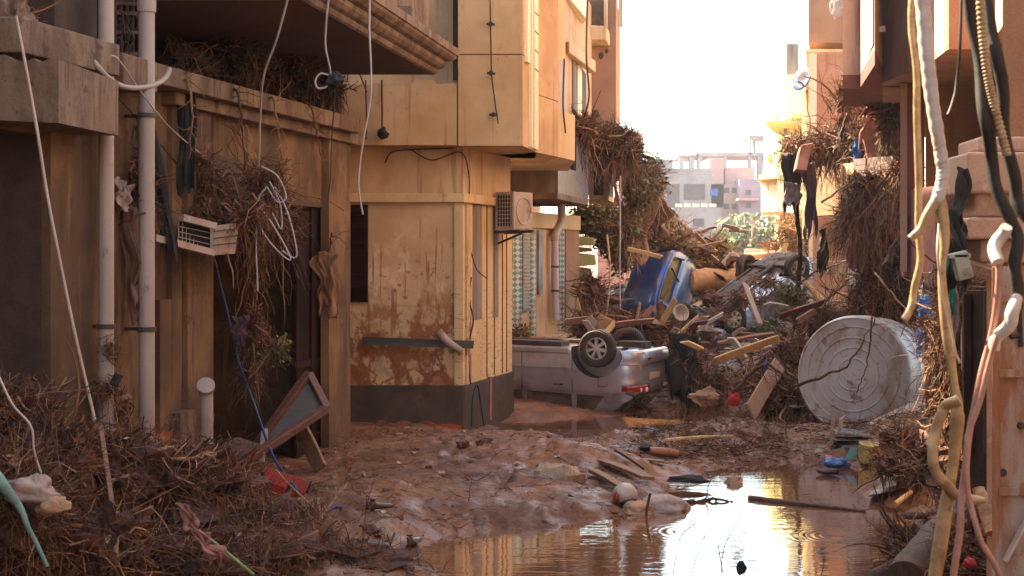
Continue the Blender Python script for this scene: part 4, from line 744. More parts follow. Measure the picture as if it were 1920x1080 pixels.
def cut(o, cutters):
    for c in cutters:
        c.hide_render = True; md = o.modifiers.new('c', 'BOOLEAN'); md.operation = 'DIFFERENCE'; md.object = c; md.solver = 'EXACT'
    bpy.context.view_layer.update(); dg = bpy.context.evaluated_depsgraph_get(); me = bpy.data.meshes.new_from_object(o.evaluated_get(dg)); o.modifiers.clear(); o.data = me
    for p in me.polygons: p.use_smooth = True
    me.set_sharp_from_angle(angle=R(48))
    for c in cutters: bpy.data.objects.remove(c)
def tmp(mb, t):
    o = link(bpy.data.objects.new('cutter', mesh('cutter', mb, mm['dark']))); o.matrix_world = t.matrix_world; return o
def wheel(t, x, y, z, side, hub, r=.31, w_=.19, lab=None, spokes=7, tilt=0):
    e = link(bpy.data.objects.new('wheel', mesh('wheel', MB().lathe([(.09, -.04), (r*.60, -.05), (r*.60, .02), (.09, .0)], (0, 0, 0), (0, 1, 0), 24), mm['p_black']))); e.parent = t; e.location = (x, y, z); e.rotation_euler = (0, 0, R(tilt)) if side > 0 else (0, 0, R(180+tilt)); e['_o'] = (0., 0., 0.)
    if lab: e['label'] = lab
    b = MB(); h = w_/2; b.lathe([(r*.60, -h+.02), (r*.72, -h), (r*.93, -h+.005), (r*.985, -h+.03), (r, -h*.4), (r, h*.4), (r*.985, h-.03), (r*.93, h-.005), (r*.72, h), (r*.62, h-.015), (r*.60, h-.05), (r*.60, -h+.02)], (0, 0, 0), (0, 1, 0), 44)
    for k in range(44):
        a = 2*math.pi*k/44
        for s_ in (-1, 1): b.box((math.cos(a)*r, s_*h*.45, math.sin(a)*r), (.012, h*.62, .025), Matrix.Rotation(-a, 3, 'Y'))
    part('tyre', b, mm['rubber'], e, smooth=True, auto=35)
    if hub:
        b = MB(); R0 = r*.60; b.lathe([(R0*1.0, .035), (R0*1.0, .07), (R0*.93, .078), (R0*.88, .062), (R0*.88, .04)], (0, 0, 0), (0, 1, 0), 36)
        b.lathe([(0, .088), (R0*.15, .088), (R0*.22, .078), (R0*.24, .03)], (0, 0, 0), (0, 1, 0), 20); b.lathe([(R0*.30, .02), (R0*.30, .066), (R0*.2, .07)], (0, 0, 0), (0, 1, 0), 20)
        for k in range(spokes):
            a = 2*math.pi*k/spokes+.2; Rm = Matrix.Rotation(-a, 3, 'Y')
            v = [Rm @ Vector(p) for p in ((R0*.22, .03, -R0*.10), (R0*.92, .03, -R0*.19), (R0*.92, .03, R0*.19), (R0*.22, .03, R0*.10), (R0*.22, .080, -R0*.085), (R0*.92, .070, -R0*.16), (R0*.92, .070, R0*.16), (R0*.22, .080, R0*.085))]
            b.hexa(v)
        part('rim', b, hub, e, smooth=True, auto=30)
    return e
def well(x, s, W2, r, z0, t):       # liner over the wheel, open below
    b = MB(); A_ = np.linspace(-.12, math.pi+.12, 22); f = lambda y_, k=1.: [(x+math.cos(a)*r*k, s*y_, z0+math.sin(a)*r*k) for a in A_]
    b.grid([f(W2), f(W2-.32), f(W2-.33, .02)]); part('wheel_well', b, mm['dark'], t)
def build_car(lab, paintm, M4, L, W, belt, roof, tw, windows, hub, droop=.06, glassm=None, name='overturned_car', wx=(.78, 3.35), wheels=(1, 1, 1, 1), hubs=(1, 1, 1, 1), lamps=True, ar=.375, az=.26):
    t = thing(name, lab, 'car', mat=M4); bpy.context.view_layer.update()
    o = part('body', car_body(L, W, belt, roof, tw, wheel_x=wx), paintm, t)
    cs = []
    for x in wx:
        for s in (-1, 1):
            b = MB(); b.lathe([(0, 0), (ar, 0), (ar, .36), (0, .36)], (x, s*(W/2+.06), az), (0, -s, 0), 36); cs.append(tmp(b, t))
    for poly in windows:
        for s in (-1, 1):
            b = MB(); n = len(poly); v = [(x, s*(W/2+.1), z) for x, z in poly]+[(x, s*(W/2-.30), z) for x, z in poly]
            f = [tuple(range(n)), tuple(range(n, 2*n))[::-1]]+[(i, i+n, (i+1) % n+n, (i+1) % n) for i in range(n)]
            if s < 0: f = [q[::-1] for q in f]
            b.add(v, [q[::-1] for q in f]); cs.append(tmp(b, t))
    cut(o, cs)
    return t, o
# --- silver hatchback on its roof
def rotm(u, n):        # local x -> u (tail to nose), local z -> n
    u = Vector(u).normalized(); n = Vector(n); n = (n-u*n.dot(u)).normalized(); y = n.cross(u); return Matrix((u, y, n)).transposed().to_4x4()
beltH = [(0, .86), (.10, .96), (.5, 1.0), (1.2, .985), (2.9, .95), (3.1, .93), (3.9, .78), (4.05, .62)]
roofH = [(0, .86), (.06, .97), (.25, 1.13), (.55, 1.36), (.9, 1.44), (1.6, 1.475), (2.2, 1.45), (2.6, 1.33), (3.1, .95), (3.9, .79), (4.05, .62)]
twH = [(0, .8), (.4, .80), (1.5, .77), (2.4, .74), (3.2, .85), (4.05, .8)]
winH = [[(.62, 1.03), (1.12, 1.02), (1.12, 1.34), (.86, 1.33)], [(1.20, 1.02), (2.02, 1.0), (2.02, 1.36), (1.20, 1.36)], [(2.10, 1.0), (2.86, .98), (2.45, 1.30), (2.10, 1.36)]]
ya = R(24); u = Vector((-math.cos(ya), math.sin(ya), .012))
M4 = rotm(u, (0, 0, -1)); rw = Vector((xat(1119, 23.45), 23.45, 0)); off = M4.to_3x3() @ Vector((.74, 0, 0))
sdv = M4.to_3x3() @ Vector((0, 1, 0)); sgn = 1 if sdv.y < 0 else -1      # camera side in local y
org = rw-off-(sdv*sgn)*.80; org.z = 1.21; M4.translation = org
t, body = build_car('overturned silver hatchback lying on its roof in the mud beside the tan house', mm['car_silver'], M4, 4.0, 1.66, beltH, roofH, twH, winH, mm['alloy'], wx=(.74, 3.2), ar=.45, az=.28)
W2 = .83; S = sgn
for i, (x, s) in enumerate(((.74, S), (.74, -S), (3.2, S), (3.2, -S))):
    wheel(t, x, s*(W2-.075), .245 if s == S else .28, s, mm['alloy'] if s == S else None)
for x, s_ in ((.74, 1), (3.2, 1), (.74, -1), (3.2, -1)):
    well(x, s_, W2-.02, .447, .28, t)
for x in ():
    b.lathe([(.445, .0), (.445, .30), (.0, .30)], (x, S*(W2-.05), .28), (0, -S, 0), 30); b.lathe([(.445, .0), (.445, .30), (.0, .30)], (x, -S*(W2-.05), .27), (0, S, 0), 30)
b = MB(); b.bar((.74, -.7, .24), (.74, .7, .24), .10, .08); b.tube([(.5, .2, .22), (1.4, .25, .2), (2.4, .1, .21), (3.3, .1, .2)], .035, 10); b.box((.45, .25, .23), (.5, .35, .12)); b.box((3.4, 0, .22), (.7, .9, .14)); b.box((2, -.3, .22), (1., .4, .08)); part('underbody', b, mm['metal_dark'], t)
b = MB()
for x0_, x1_ in ((1.12, 3.0),): b.bar((x0_+.1, S*(W2-.012), .30), (x1_-.3, S*(W2-.012), .30), .035, .085)
bevel(part('sill_trim', b, mm['car_silver'], t), .015)
b = MB(); b.bar((1.20, S*(W2+.002), .585), (2.05, S*(W2+.002), .585), .016, .035); b.bar((2.09, S*(W2+.002), .585), (3.0, S*(W2+.002), .585), .016, .035); bevel(part('rub_strip', b, mm['car_silver'], t), .006)
b = MB(); b.bar((1.16, S*(W2+.002), .38), (1.16, S*(W2-.02), .98), .01, .012, up=(0, 1, 0)); b.bar((2.07, S*(W2+.002), .34), (2.07, S*(W2-.02), .98), .01, .012, up=(0, 1, 0))
fl = [(.62+.075*max(-1, min(1, 1.5*math.cos(a))), S*(W2*.985+.004), .80+.065*max(-1, min(1, 1.5*math.sin(a)))) for a in np.linspace(0, 2*math.pi, 25)]
b.tube(fl, .005, 4, cap=False); part('panel_gap', b, mm['p_black'], t)
b = MB()
for x in (1.32, 2.2): b.bar((x, S*(W2-.0), .86), (x+.17, S*(W2-.0), .86), .03, .03)
bevel(part('door_handle', b, mm['p_black'], t), .006)
b = MB()
for poly in winH:
    b.hexa([(x, S*(W2-.13), z) for x, z in poly]+[(x, S*(W2-.15), z) for x, z in poly])
part('side_glass', b, mm['glass_dark'], t)
def on_tail(y, z, d=.0):      # tail surface follows the plan rounding of the body
    wf = abs(y)/W2; return (.02+.0*z-d+ .62*max(0, wf-.72)**1.6*1.6, y, z)
def fx(y):      # x of the tail surface at half width y
    q_ = max(0, min(.999, (abs(y)/W2-.68)/.32)); return .55*(1-math.sqrt(1-q_*q_))
b = MB(); rows = []
for i in range(15):
    k = i/14; yy = .40+.405*k; lo_, hi_ = .80+.05*k, .97-.04*k
    rows.append([(fx(yy)-.028, S*(yy+.012), z) for z in np.linspace(lo_, hi_, 5)])
b.grid(rows); o = part('tail_lamp', b, mm['red_lens'], t, smooth=True); md = o.modifiers.new('s', 'SOLIDIFY'); md.thickness = .045; md.offset = 0
for yy in (.56, .68):
    b = MB(); b.lathe([(0, .03), (.03, .026), (.042, .0)], (fx(yy)-.045, S*yy, .90), (-1, -S*.3*(yy > .6), 0), 16); part('lamp_bulb', b, mm['clear_lens'], t, smooth=True)
b = MB(); b.box((.012, 0, .70), (.03, .62, .20)); bevel(part('plate_recess', b, mm['car_silver'], t), .015)
b = MB(); b.box((-.008, .0, .70), (.008, .5, .11)); part('licence_plate', b, mm['plastic_white'], t)
b = MB(); b.grid([[(fx(yy)-o_, yy*1.015, z) for o_, z in ((-.02, .26), (.03, .275), (.055, .33), (.06, .40), (.055, .46), (.035, .495), (-.01, .51))] for yy in np.linspace(-.81, .81, 41)]); o = part('bumper', b, mm['car_silver'], t, smooth=True)
b = MB(); b.box((-.062, S*.45, .40), (.012, .16, .04)); part('reflector', b, mm['red_lens'], t)
b = MB(); v = [(.10, -.58, 1.0), (.10, .58, 1.0), (.44, .54, 1.33), (.44, -.54, 1.33)]; b.hexa([Vector(p)+Vector((-.05, 0, .03)) for p in v]+[Vector(p)+Vector((.02, 0, -.01)) for p in v]); part('rear_window', b, mm['glass_dark'], t)
b = MB(); b.tube([(-.02, S*.62, 1.22), (.10, S*.70, 1.02), (.22, S*.80, .95)], .018, 6); b.bar((.0, S*.2, 1.30), (.10, S*.72, 1.03), .05, .03); part('torn_trim', b, mm['p_black'], t)

# --- blue car standing nose-down
M4 = rotm((-.30, -.60, -.74), (-.55, -.45, .70)); c3 = M4.to_3x3()*.88; M4 = c3.to_4x4()
M4.translation = at(1206, 532, 33.5)-c3 @ Vector((1.45, 0, 1.45))
roofB = [(0, .86), (.04, .97), (.16, 1.22), (.35, 1.40), (.9, 1.47), (1.6, 1.49), (2.2, 1.45), (2.6, 1.33), (3.15, .95), (3.9, .79), (4.05, .62)]
t, body = build_car('blue car standing nose-down in the debris heap behind the silver car', mm['car_blue'], M4, 4.0, 1.62, beltH, roofB, twH, [[(.42, 1.04), (2.02, 1.0), (2.02, 1.37), (.62, 1.37)], [(2.10, 1.0), (2.86, .98), (2.45, 1.30), (2.10, 1.37)]], None, name='upended_car', wx=(.74, 3.2))
for x, s in ((.74, 1), (.74, -1)): wheel(t, x, s*.68, .33, s, None)
gy = plast('olive_car_glass', (.12, .095, .035), .1)  # olive colour stands in for yellow light seen through the glass
for s in (-1, 1):
    b = MB()
    for poly in ([(.42, 1.04), (2.02, 1.0), (2.02, 1.37), (.62, 1.37)], [(2.10, 1.0), (2.86, .98), (2.45, 1.30), (2.10, 1.37)]): b.hexa([(x, s*.66, z) for x, z in poly]+[(x, s*.64, z) for x, z in poly])
    part('side_glass', b, gy, t)
b = MB(); v = [(2.42, -.60, 1.43), (2.42, .60, 1.43), (3.12, .66, .98), (3.12, -.66, .98)]; b.hexa([Vector(p)+Vector((.02, 0, .035)) for p in v]+[Vector(p) for p in v]); part('windscreen', b, plast('dusty_green_glass', (.07, .08, .05), .15), t)
b = MB(); v = [(.02, -.55, 1.02), (.02, .55, 1.02), (.30, .50, 1.38), (.30, -.50, 1.38)]; b.hexa([Vector(p)+Vector((-.06, 0, .02)) for p in v]+[Vector(p) for p in v]); part('rear_window', b, mm['dark'], t)
b = MB(); b.tube([(.44, .78, 1.04), (.60, .70, 1.40), (1.3, .66, 1.46), (2.1, .66, 1.43), (2.9, .74, .99)], .03, 8); part('door_frame', b, mm['car_blue'], t, smooth=True)
b = MB(); b.bar((1.2, .80, 1.0), (1.0, .74, 1.36), .05, .04); part('door_pillar', b, mm['p_black'], t)
# --- grey car on its roof, tilted
u = Vector((1.42, 1.24, .92)); sv = Vector((-.95, 1.09, 0)); n = u.cross(sv);  n = n if n.z > 0 else -n
M4 = rotm(u, -n); M3 = M4.to_3x3()      # x: nose up-right, local up points down
tgt = at(1374, 600, 31.); sd = M3 @ Vector((0, 1, 0)); S2 = 1 if sd.y < 0 else -1
M4.translation = tgt-M3 @ Vector((.74, S2*.73, .27))
t, body = build_car('muddy grey car lying on its roof, tilted up on the debris beside the big log', mm['car_brown'], M4, 4.1, 1.64, beltH, roofH, twH, winH, None, wx=(.74, 3.24))
for x, s, h in ((.74, S2, 1), (.74, -S2, 0), (3.24, S2, 1), (3.24, -S2, 1)): wheel(t, x, s*.735, .24, s, mm['alloy_sunlit'] if h else None, tilt=(S2*20 if s == S2 else 0))
for x in (.74, 3.24):
    for s in (-1, 1): well(x, s, .80, .373, .26, t)
b = MB(); b.bar((.74, -.7, .2), (.74, .7, .2), .12, .1); b.bar((3.24, -.7, .2), (3.24, .7, .2), .12, .1); b.tube([(.3, .2, .2), (1.4, .25, .16), (2.4, .1, .18), (3.4, .1, .16)], .05, 8); b.lump((3.5, 0, .24), (.42, .55, .12), 0, .3, 2, seed=4); b.lump((1.1, .1, .24), (.5, .5, .09), 0, .35, 2, seed=6); b.lump((2.2, -.3, .25), (.8, .3, .06), 0, .3, 3); b.tube([(.9, -.5, .2), (3.1, -.5, .2)], .03, 6); part('underbody', b, mm['metal_dark'], t, smooth=True, auto=40)
b = MB()
for poly in winH: b.hexa([(x, S2*.68, z) for x, z in poly]+[(x, S2*.66, z) for x, z in poly])
part('side_glass', b, mm['glass_dark'], t)
# --- crushed black car front below it
t = thing('crushed_car_front', 'crushed black car front with one tyre, below the tilted grey car', 'car wreck', tuple(at(1360, 640, 30)))
b = MB(); b.lump(at(1375, 645, 31.4), (.95, .5, .20), 0, .35, 2., seed=3); b.lump(at(1325, 630, 31.2), (.4, .4, .22), 0, .4, 3, seed=5); b.lump(at(1450, 622, 30.6), (.40, .5, .24), 0, .3, 2.4, seed=8); part('body', b, mm['p_black'], t)
for a_, c_ in (((1300, 652), (1465, 640)), ((1300, 634), (1345, 628)), ((1410, 648), (1470, 612))): b = MB(); b.bar(at(*a_, 29.3), at(*c_, 29.5), .1, .07, jit=.02); part('crash_bar', b, mm['metal_dark'], t)
wheel(t, 0, 0, 0, 1, None, r=.30)
for ch in t.children:
    if ch.name.startswith('wheel'): ch.location = at(1292, 606, 30.2)-Vector(t.location); ch.rotation_euler = (R(10), 0, R(150))
b = MB(); b.lathe([(0, .02), (.05, .015), (.06, 0)], at(1312, 618, 29.7), (0, -1, .2), 14); part('headlight', b, mm['clear_lens'], t)

# ---------------------------------------------------------------- round water tank
t = thing('water_tank', 'round white plastic water tank lying on its side, branches across its face', 'water tank', (5.2, 21.2, -.1))
ax = Vector((-.56, -.81, .10)).normalized(); c = at(1598, 702, 20.5); r = .86
b = MB(); b.lathe([(r*.86, -1.25), (r*.97, -1.2), (r, -1.1), (r, -1.0), (r+.02, -.97), (r, -.94), (r, -.70), (r+.02, -.67), (r, -.64), (r, -.42), (r+.02, -.39), (r, -.36), (r, -.12), (r*.995, -.06), (r*.98, -.02), (r*.95, 0)], c, ax, 72); part('shell', b, mm['tank'], t, smooth=True, auto=50)
b = MB(); pr = [(r*.951, 0), (r*.94, -.015)]
for rr in (.80, .62, .45, .27): pr += [(r*(rr+.016), -.015), (r*(rr+.008), -.004), (r*(rr-.008), -.004), (r*(rr-.016), -.016)]
pr += [(r*.1, -.012), (0, -.012)]; b.lathe(pr, c, ax, 72); part('ringed_end', b, mm['tank'], t, smooth=True, auto=50)
# ---------------------------------------------------------------- tangles of roots and twigs (nobody could count them)
SCR = [mm['c_pink'], mm['c_white'], mm['wood'], mm['c_grey']]
ALLTW = mm['tw']+[mm['soil'], mm['leaf'], mm['leaf_dry']]+SCR
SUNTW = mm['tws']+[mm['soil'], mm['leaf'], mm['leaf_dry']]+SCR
def blob_pts(bl, n):
    wts = np.array([b[3]*b[4] for b in bl], float); wts /= wts.sum(); ks = rng.choice(len(bl), n, p=wts); d = rng.normal(0, 1, (n, 3)); d /= np.linalg.norm(d, axis=1, keepdims=True)
    rr = rng.uniform(0, 1, n)**.35; out = np.zeros((n, 3)); B = []
    for b_ in bl: c = at(b_[0], b_[1], b_[2]); B.append((c.x, c.y, c.z, b_[3]*b_[2]/F, b_[5], b_[4]*b_[2]/F))
    B = np.array(B)[ks]; out = B[:, :3]+d*rr[:, None]*B[:, 3:]
    return out, d
def tangle(name, label, bl, n, L=(.15, .5), r=(.003, .009), bias=(0, 0, 0), droop=0, pal=None, core=.7, leaf=0, leafm=5, lsz=.03, curl=.35, strands=0, sl=(.4, 1.), outw=.12, scr=None, sides=3, cat='debris', zlo=None):
    mb = MB(); pts, nrm = blob_pts(bl, n); d = rng.normal(0, 1, (n, 3))+np.array(bias)+nrm*outw; ln = rng.uniform(*L, n)*rng.uniform(.3, 1.1, n); rad = r[0]+(r[1]-r[0])*(.5*rng.uniform(0, 1, n)+2.2*rng.uniform(0, 1, n)**7)
    d /= np.linalg.norm(d, axis=1, keepdims=True)
    mi = rng.choice(4, n, p=[.35, .32, .13, .20])
    mb.twigs(pts-d*ln[:, None]*.4, d, ln, rad, 5, curl, droop, mi, sides)
    if strands:
        pts, nrm = blob_pts(bl, strands); d = rng.normal(0, .35, (strands, 3))+np.array([0, 0, -1.]); mb.twigs(pts, d, rng.uniform(*sl, strands), rng.uniform(*r, strands), 8, .22, .25, rng.choice(4, strands), 3)
    if leaf:
        k = max(8, leaf//14); pts, nrm = blob_pts(bl, k); c = np.repeat(pts, 14, 0)+rng.normal(0, lsz*2.2, (k*14, 3)); mb.chips(c, lsz, np.full(len(c), leafm) if leafm != 56 else rng.choice([5, 6], len(c)))
    if pal is None or len(pal) > 8:
        k = int(n*.10) if scr is None else scr; pts, nrm = blob_pts(bl, k); mb.chips(pts, r[1]*3.6, rng.choice([2, 4, 7, 8, 9, 10, 9], k))
    # ropy bundles: a few thick bent stems, each with hair-thin companions
    k = max(3, n//130); pts, nrm = blob_pts(bl, k); d0 = rng.normal(0, 1, (k, 3))*np.array([1, .6, .8])+np.array(bias); st = pts-nrm*.25*L[1]-d0*.25*L[1]
    mb.twigs(st, d0, rng.uniform(.7, 1.4, k)*L[1], rng.uniform(1.3, 2.8, k)*r[1], 7, .22, droop, rng.choice([0, 0, 1, 2], k), 5)
    k6 = np.repeat(np.arange(k), 9); mb.twigs(st[k6]+rng.normal(0, L[1]*.08, (len(k6), 3)), d0[k6]+rng.normal(0, .35, (len(k6), 3)), rng.uniform(.4, 1.1, len(k6))*L[1], rng.uniform(.4, .9, len(k6))*r[1], 6, .2, droop, rng.choice(4, len(k6)), 3)
    if len(pal or ALLTW) > 8:      # snapped splinters and slabs of wood in the mass
        k = max(4, n//130); pts, nrm = blob_pts(bl, k)
        for p_ in pts: mb.box(p_, (L[1]*random.uniform(.15, .5), r[1]*random.uniform(2, 9), r[1]*random.uniform(1, 2.5)), Matrix.Rotation(random.uniform(0, 6), 3, 'Z') @ Matrix.Rotation(random.uniform(-1.2, 1.2), 3, 'Y') @ Matrix.Rotation(random.uniform(0, 6), 3, 'X'), random.choice([2, 9, 9, 4, 9, 7]), r[1]*.6)
    if core:
        for i, b_ in enumerate(bl): mb.lump(at(b_[0], b_[1], b_[2]), (b_[3]*b_[2]/F*core, b_[5]*core, b_[4]*b_[2]/F*core), 4, .45, 2.2, 26, 16, seed=i*3.3+len(label))
    return solo(name, mb, pal or ALLTW, label, cat, kind='stuff')
tangle('root_debris', 'big tangle of roots and twigs heaped at the foot of the drain pipes', [(215, 905, 10.7, 120, 110, .5), (330, 930, 10.9, 170, 100, .6), (470, 1010, 11, 170, 75, .6), (620, 1060, 11.2, 160, 34, .5), (170, 1040, 9.8, 130, 90, .4), (360, 1060, 10.2, 230, 70, .5)],
       11000, (.2, .75), (.0022, .0065), core=.8, droop=.08, strands=900, sl=(.25, .7), curl=.26, scr=500)
tangle('root_debris', 'twig tangle with rags piled at the left edge beneath the shuttered opening', [(35, 800, 10.2, 75, 80, .3), (25, 960, 9.4, 90, 130, .35), (110, 860, 10., 60, 60, .3)], 3600, (.2, .75), (.0025, .007), core=.8, strands=400, sl=(.2, .6), curl=.26, scr=150)
tangle('twig_debris', 'twiggy nest caught on the broken white cage unit in front of the doorway', [(495, 350, 14.2, 42, 42, .25), (425, 402, 13.7, 80, 20, .25), (520, 420, 14.5, 30, 50, .2), (400, 350, 13.8, 40, 34, .15), (378, 300, 13.6, 14, 20, .1)],
       1500, (.2, .8), (.003, .0075), bias=(.5, 0, -.35), core=.3, droop=.06, strands=110, sl=(.3, .9), leaf=350, leafm=56, lsz=.02)
tangle('twig_debris', 'ropy strands of twigs and roots hanging down across the black doorway', [(482, 500, 14.7, 9, 46, .08), (474, 610, 14.7, 20, 45, .1), (470, 690, 14.7, 18, 36, .1)], 420, (.2, .6), (.003, .0075), bias=(0, 0, -1.3), core=.25, droop=.15, strands=60, sl=(.3, .8), outw=.2)
tangle('leaf_spray', 'small green leafy sprig hanging in the black doorway', [(522, 655, 14.5, 12, 20, .1)], 60, (.1, .3), (.003, .005), core=0, leaf=190, leafm=5, lsz=.026, cat='leaves')
tangle('root_debris', 'reddish roots wedged between the two tall drain pipes', [(240, 250, 12.7, 24, 50, .15), (248, 340, 12.6, 38, 60, .22), (250, 410, 12.5, 38, 32, .2)], 1500, (.15, .5), (.003, .0075), core=.5, strands=90, sl=(.2, .5))
tangle('root_debris', 'fine dry roots hooked on the top left gallery edge', [(15, 35, 10.7, 40, 22, .2), (100, 30, 12.3, 70, 42, .4)], 1500, (.12, .45), (.002, .006), core=.0, strands=80, sl=(.1, .3))
tangle('twig_debris', 'dark matted debris filling the shaded gallery under the balcony slab', [(350, 120, 14.2, 46, 20, .3), (440, 110, 15.6, 60, 50, .4), (540, 140, 16.9, 64, 44, .4), (615, 165, 17.6, 36, 28, .3)], 1900, (.2, .6), (.003, .008), core=.6, strands=500, sl=(.3, .8), pal=[mm['tw'][1], mm['tw'][3], mm['tw'][0], mm['tw'][3], mm['dark'], mm['leaf'], mm['leaf_dry']])
tangle('root_debris', 'clump of roots tied round the lower part of the nearer drain pipe', [(205, 655, 11.7, 12, 30, .1), (200, 730, 11.7, 18, 26, .14), (228, 770, 11.8, 14, 36, .1)], 480, (.08, .3), (.002, .006), core=.5, strands=50, sl=(.1, .4))
tangle('twig_debris', 'muddy brush and scraps hanging off the brown house balcony', [(1130, 262, 30.5, 30, 20, .5), (1170, 275, 30.5, 26, 26, .5), (1098, 245, 29, 12, 20, .3)], 2400, (.3, 1.), (.007, .016), core=.62, strands=300, sl=(.5, 1.3), leaf=1100, leafm=56, lsz=.05)
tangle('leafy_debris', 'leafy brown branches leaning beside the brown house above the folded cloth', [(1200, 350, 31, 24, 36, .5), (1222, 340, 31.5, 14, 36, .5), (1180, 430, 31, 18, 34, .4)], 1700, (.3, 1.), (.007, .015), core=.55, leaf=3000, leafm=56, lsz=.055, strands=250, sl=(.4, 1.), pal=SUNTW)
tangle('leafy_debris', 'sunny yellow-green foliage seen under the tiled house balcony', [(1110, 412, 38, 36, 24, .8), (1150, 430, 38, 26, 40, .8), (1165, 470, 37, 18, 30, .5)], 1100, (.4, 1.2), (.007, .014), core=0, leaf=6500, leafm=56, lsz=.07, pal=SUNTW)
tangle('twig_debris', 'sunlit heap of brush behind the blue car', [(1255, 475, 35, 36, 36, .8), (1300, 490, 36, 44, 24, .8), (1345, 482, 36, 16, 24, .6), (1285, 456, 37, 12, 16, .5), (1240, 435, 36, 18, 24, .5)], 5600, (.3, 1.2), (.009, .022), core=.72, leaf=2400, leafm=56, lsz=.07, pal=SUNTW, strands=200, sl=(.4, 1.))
tangle('twig_debris', 'mass of brush and rags spilling over the wrecked right-hand balconies', [(1500, 285, 25, 34, 24, .5), (1560, 275, 24.5, 44, 24, .5), (1630, 258, 23, 50, 36, .5), (1612, 225, 24, 22, 22, .3), (1675, 200, 20.5, 24, 34, .3), (1588, 175, 22, 8, 32, .15)], 4600, (.25, .9), (.005, .013), core=.6, strands=700, sl=(.3, .9), leaf=900, leafm=56, lsz=.04)
tangle('root_debris', 'dark column of hanging roots above the round water tank', [(1640, 430, 22, 46, 40, .5), (1665, 510, 21.9, 40, 55, .5), (1640, 570, 22.2, 50, 30, .4), (1690, 570, 21.9, 26, 50, .4), (1600, 400, 22.5, 24, 20, .3)], 4200, (.25, .9), (.004, .012), core=.72, strands=900, sl=(.3, 1.0), leaf=500, leafm=6, lsz=.04, bias=(0, 0, -.4))
tangle('twig_debris', 'bank of brush and branches left of the round water tank', [(1490, 680, 23.6, 40, 40, .5), (1455, 735, 22.9, 44, 34, .4), (1550, 610, 24.5, 40, 30, .5), (1490, 745, 22.6, 40, 26, .35), (1396, 722, 24.6, 16, 14, .3)], 4200, (.25, 1.0), (.005, .012), core=.72, strands=200, sl=(.2, .7), leaf=700, leafm=56, lsz=.04)
tangle('twig_debris', 'dark brush heap with a grey-green bush between the silver car and the puddle', [(1282, 700, 24.6, 24, 36, .3), (1272, 660, 25.5, 20, 30, .3), (1325, 712, 26.2, 34, 14, .3)], 2200, (.2, .8), (.005, .012), core=.72, leaf=1500, leafm=6, lsz=.04, strands=150, sl=(.2, .6))
tangle('twig_debris', 'muddy branches and splinters packed behind the wheels of the silver car', [(1110, 610, 27, 36, 24, .4), (1180, 622, 27, 46, 18, .5), (1240, 622, 28, 30, 26, .4), (1108, 550, 29, 18, 34, .4)], 2400, (.25, 1.), (.006, .015), core=.75, strands=100, sl=(.2, .6))
tangle('twig_debris', 'trash of twigs lying over the underside of the tilted grey car', [(1400, 562, 30.8, 34, 10, .3), (1440, 532, 31.3, 26, 8, .3), (1345, 592, 30.5, 24, 9, .3)], 420, (.3, 1.), (.006, .014), core=0, curl=.2)
tangle('root_debris', 'clotted root ball and brush at the foot of the rusty gate', [(1790, 870, 13.4, 90, 50, .6), (1830, 930, 11.6, 60, 50, .5), (1700, 830, 15.6, 50, 26, .5), (1740, 1040, 10.4, 70, 40, .4), (1830, 1050, 9.6, 50, 60, .4), (1680, 870, 15., 40, 22, .4)], 5200, (.15, .6), (.003, .008), core=.82, strands=300, sl=(.2, .5))
tangle('root_debris', 'straw and roots stuffed between the steel door and the water tank', [(1775, 640, 13.5, 22, 60, .3), (1795, 560, 13., 26, 50, .3), (1785, 750, 13.6, 26, 60, .3), (1752, 600, 16, 14, 50, .2)], 2600, (.2, .7), (.003, .008), core=.55, strands=500, sl=(.3, .8), bias=(0, 0, -.5))
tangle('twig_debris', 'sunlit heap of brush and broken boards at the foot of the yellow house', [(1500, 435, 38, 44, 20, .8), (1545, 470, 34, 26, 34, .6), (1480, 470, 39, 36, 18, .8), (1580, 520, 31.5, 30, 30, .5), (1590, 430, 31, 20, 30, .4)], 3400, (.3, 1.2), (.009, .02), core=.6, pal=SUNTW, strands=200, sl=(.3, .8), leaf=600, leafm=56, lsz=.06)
tangle('twig_debris', 'dry weeds growing against the tiled wall above the silver car', [(972, 635, 25.4, 20, 18, .2)], 300, (.15, .4), (.004, .008), core=.3, leaf=900, leafm=6, lsz=.035)
# thin litter of twigs lying over the mud, following its surface
def litter(name, label, regions, n, L, r, pal, lift=.01, chips=0, csz=.02, cat='debris'):
    mb = MB(); X = []; Y = []
    for (x0_, x1_, y0_, y1_, w_) in regions:
        k = int(n*w_); X.append(rng.uniform(x0_, x1_, k)); Y.append(rng.uniform(y0_, y1_, k))
    X = np.concatenate(X); Y = np.concatenate(Y); Z = gheight(X, Y); ok = Z > -.09; X, Y, Z = X[ok], Y[ok], Z[ok]; m = len(X)
    d = rng.normal(0, 1, (m, 3)); d[:, 2] = np.abs(d[:, 2])*.18; mb.twigs(np.stack([X, Y, Z+lift], 1), d, rng.uniform(*L, m), rng.uniform(*r, m), 4, .25, .08, rng.choice(4, m, p=[.35, .35, .1, .2]))
    if chips:
        i = rng.integers(0, m, chips); c = np.stack([X[i]+rng.normal(0, .05, chips), Y[i]+rng.normal(0, .05, chips), Z[i]+.015], 1); mb.chips(c, csz, rng.choice([0, 1, 3, 4, 6], chips), flat=.7)
    return solo(name, mb, pal, label, cat, kind='stuff')
litter('twig_litter', 'thin twigs and scraps strewn over the near mud bank', [(-3.5, 1.4, 11.5, 19.5, .55), (-2.8, -.4, 10, 14, .25), (1., 3., 17, 20, .25), (2.2, 5.8, 17, 22, .3)], 2600, (.06, .3), (.002, .006), ALLTW, chips=2600, csz=.018)
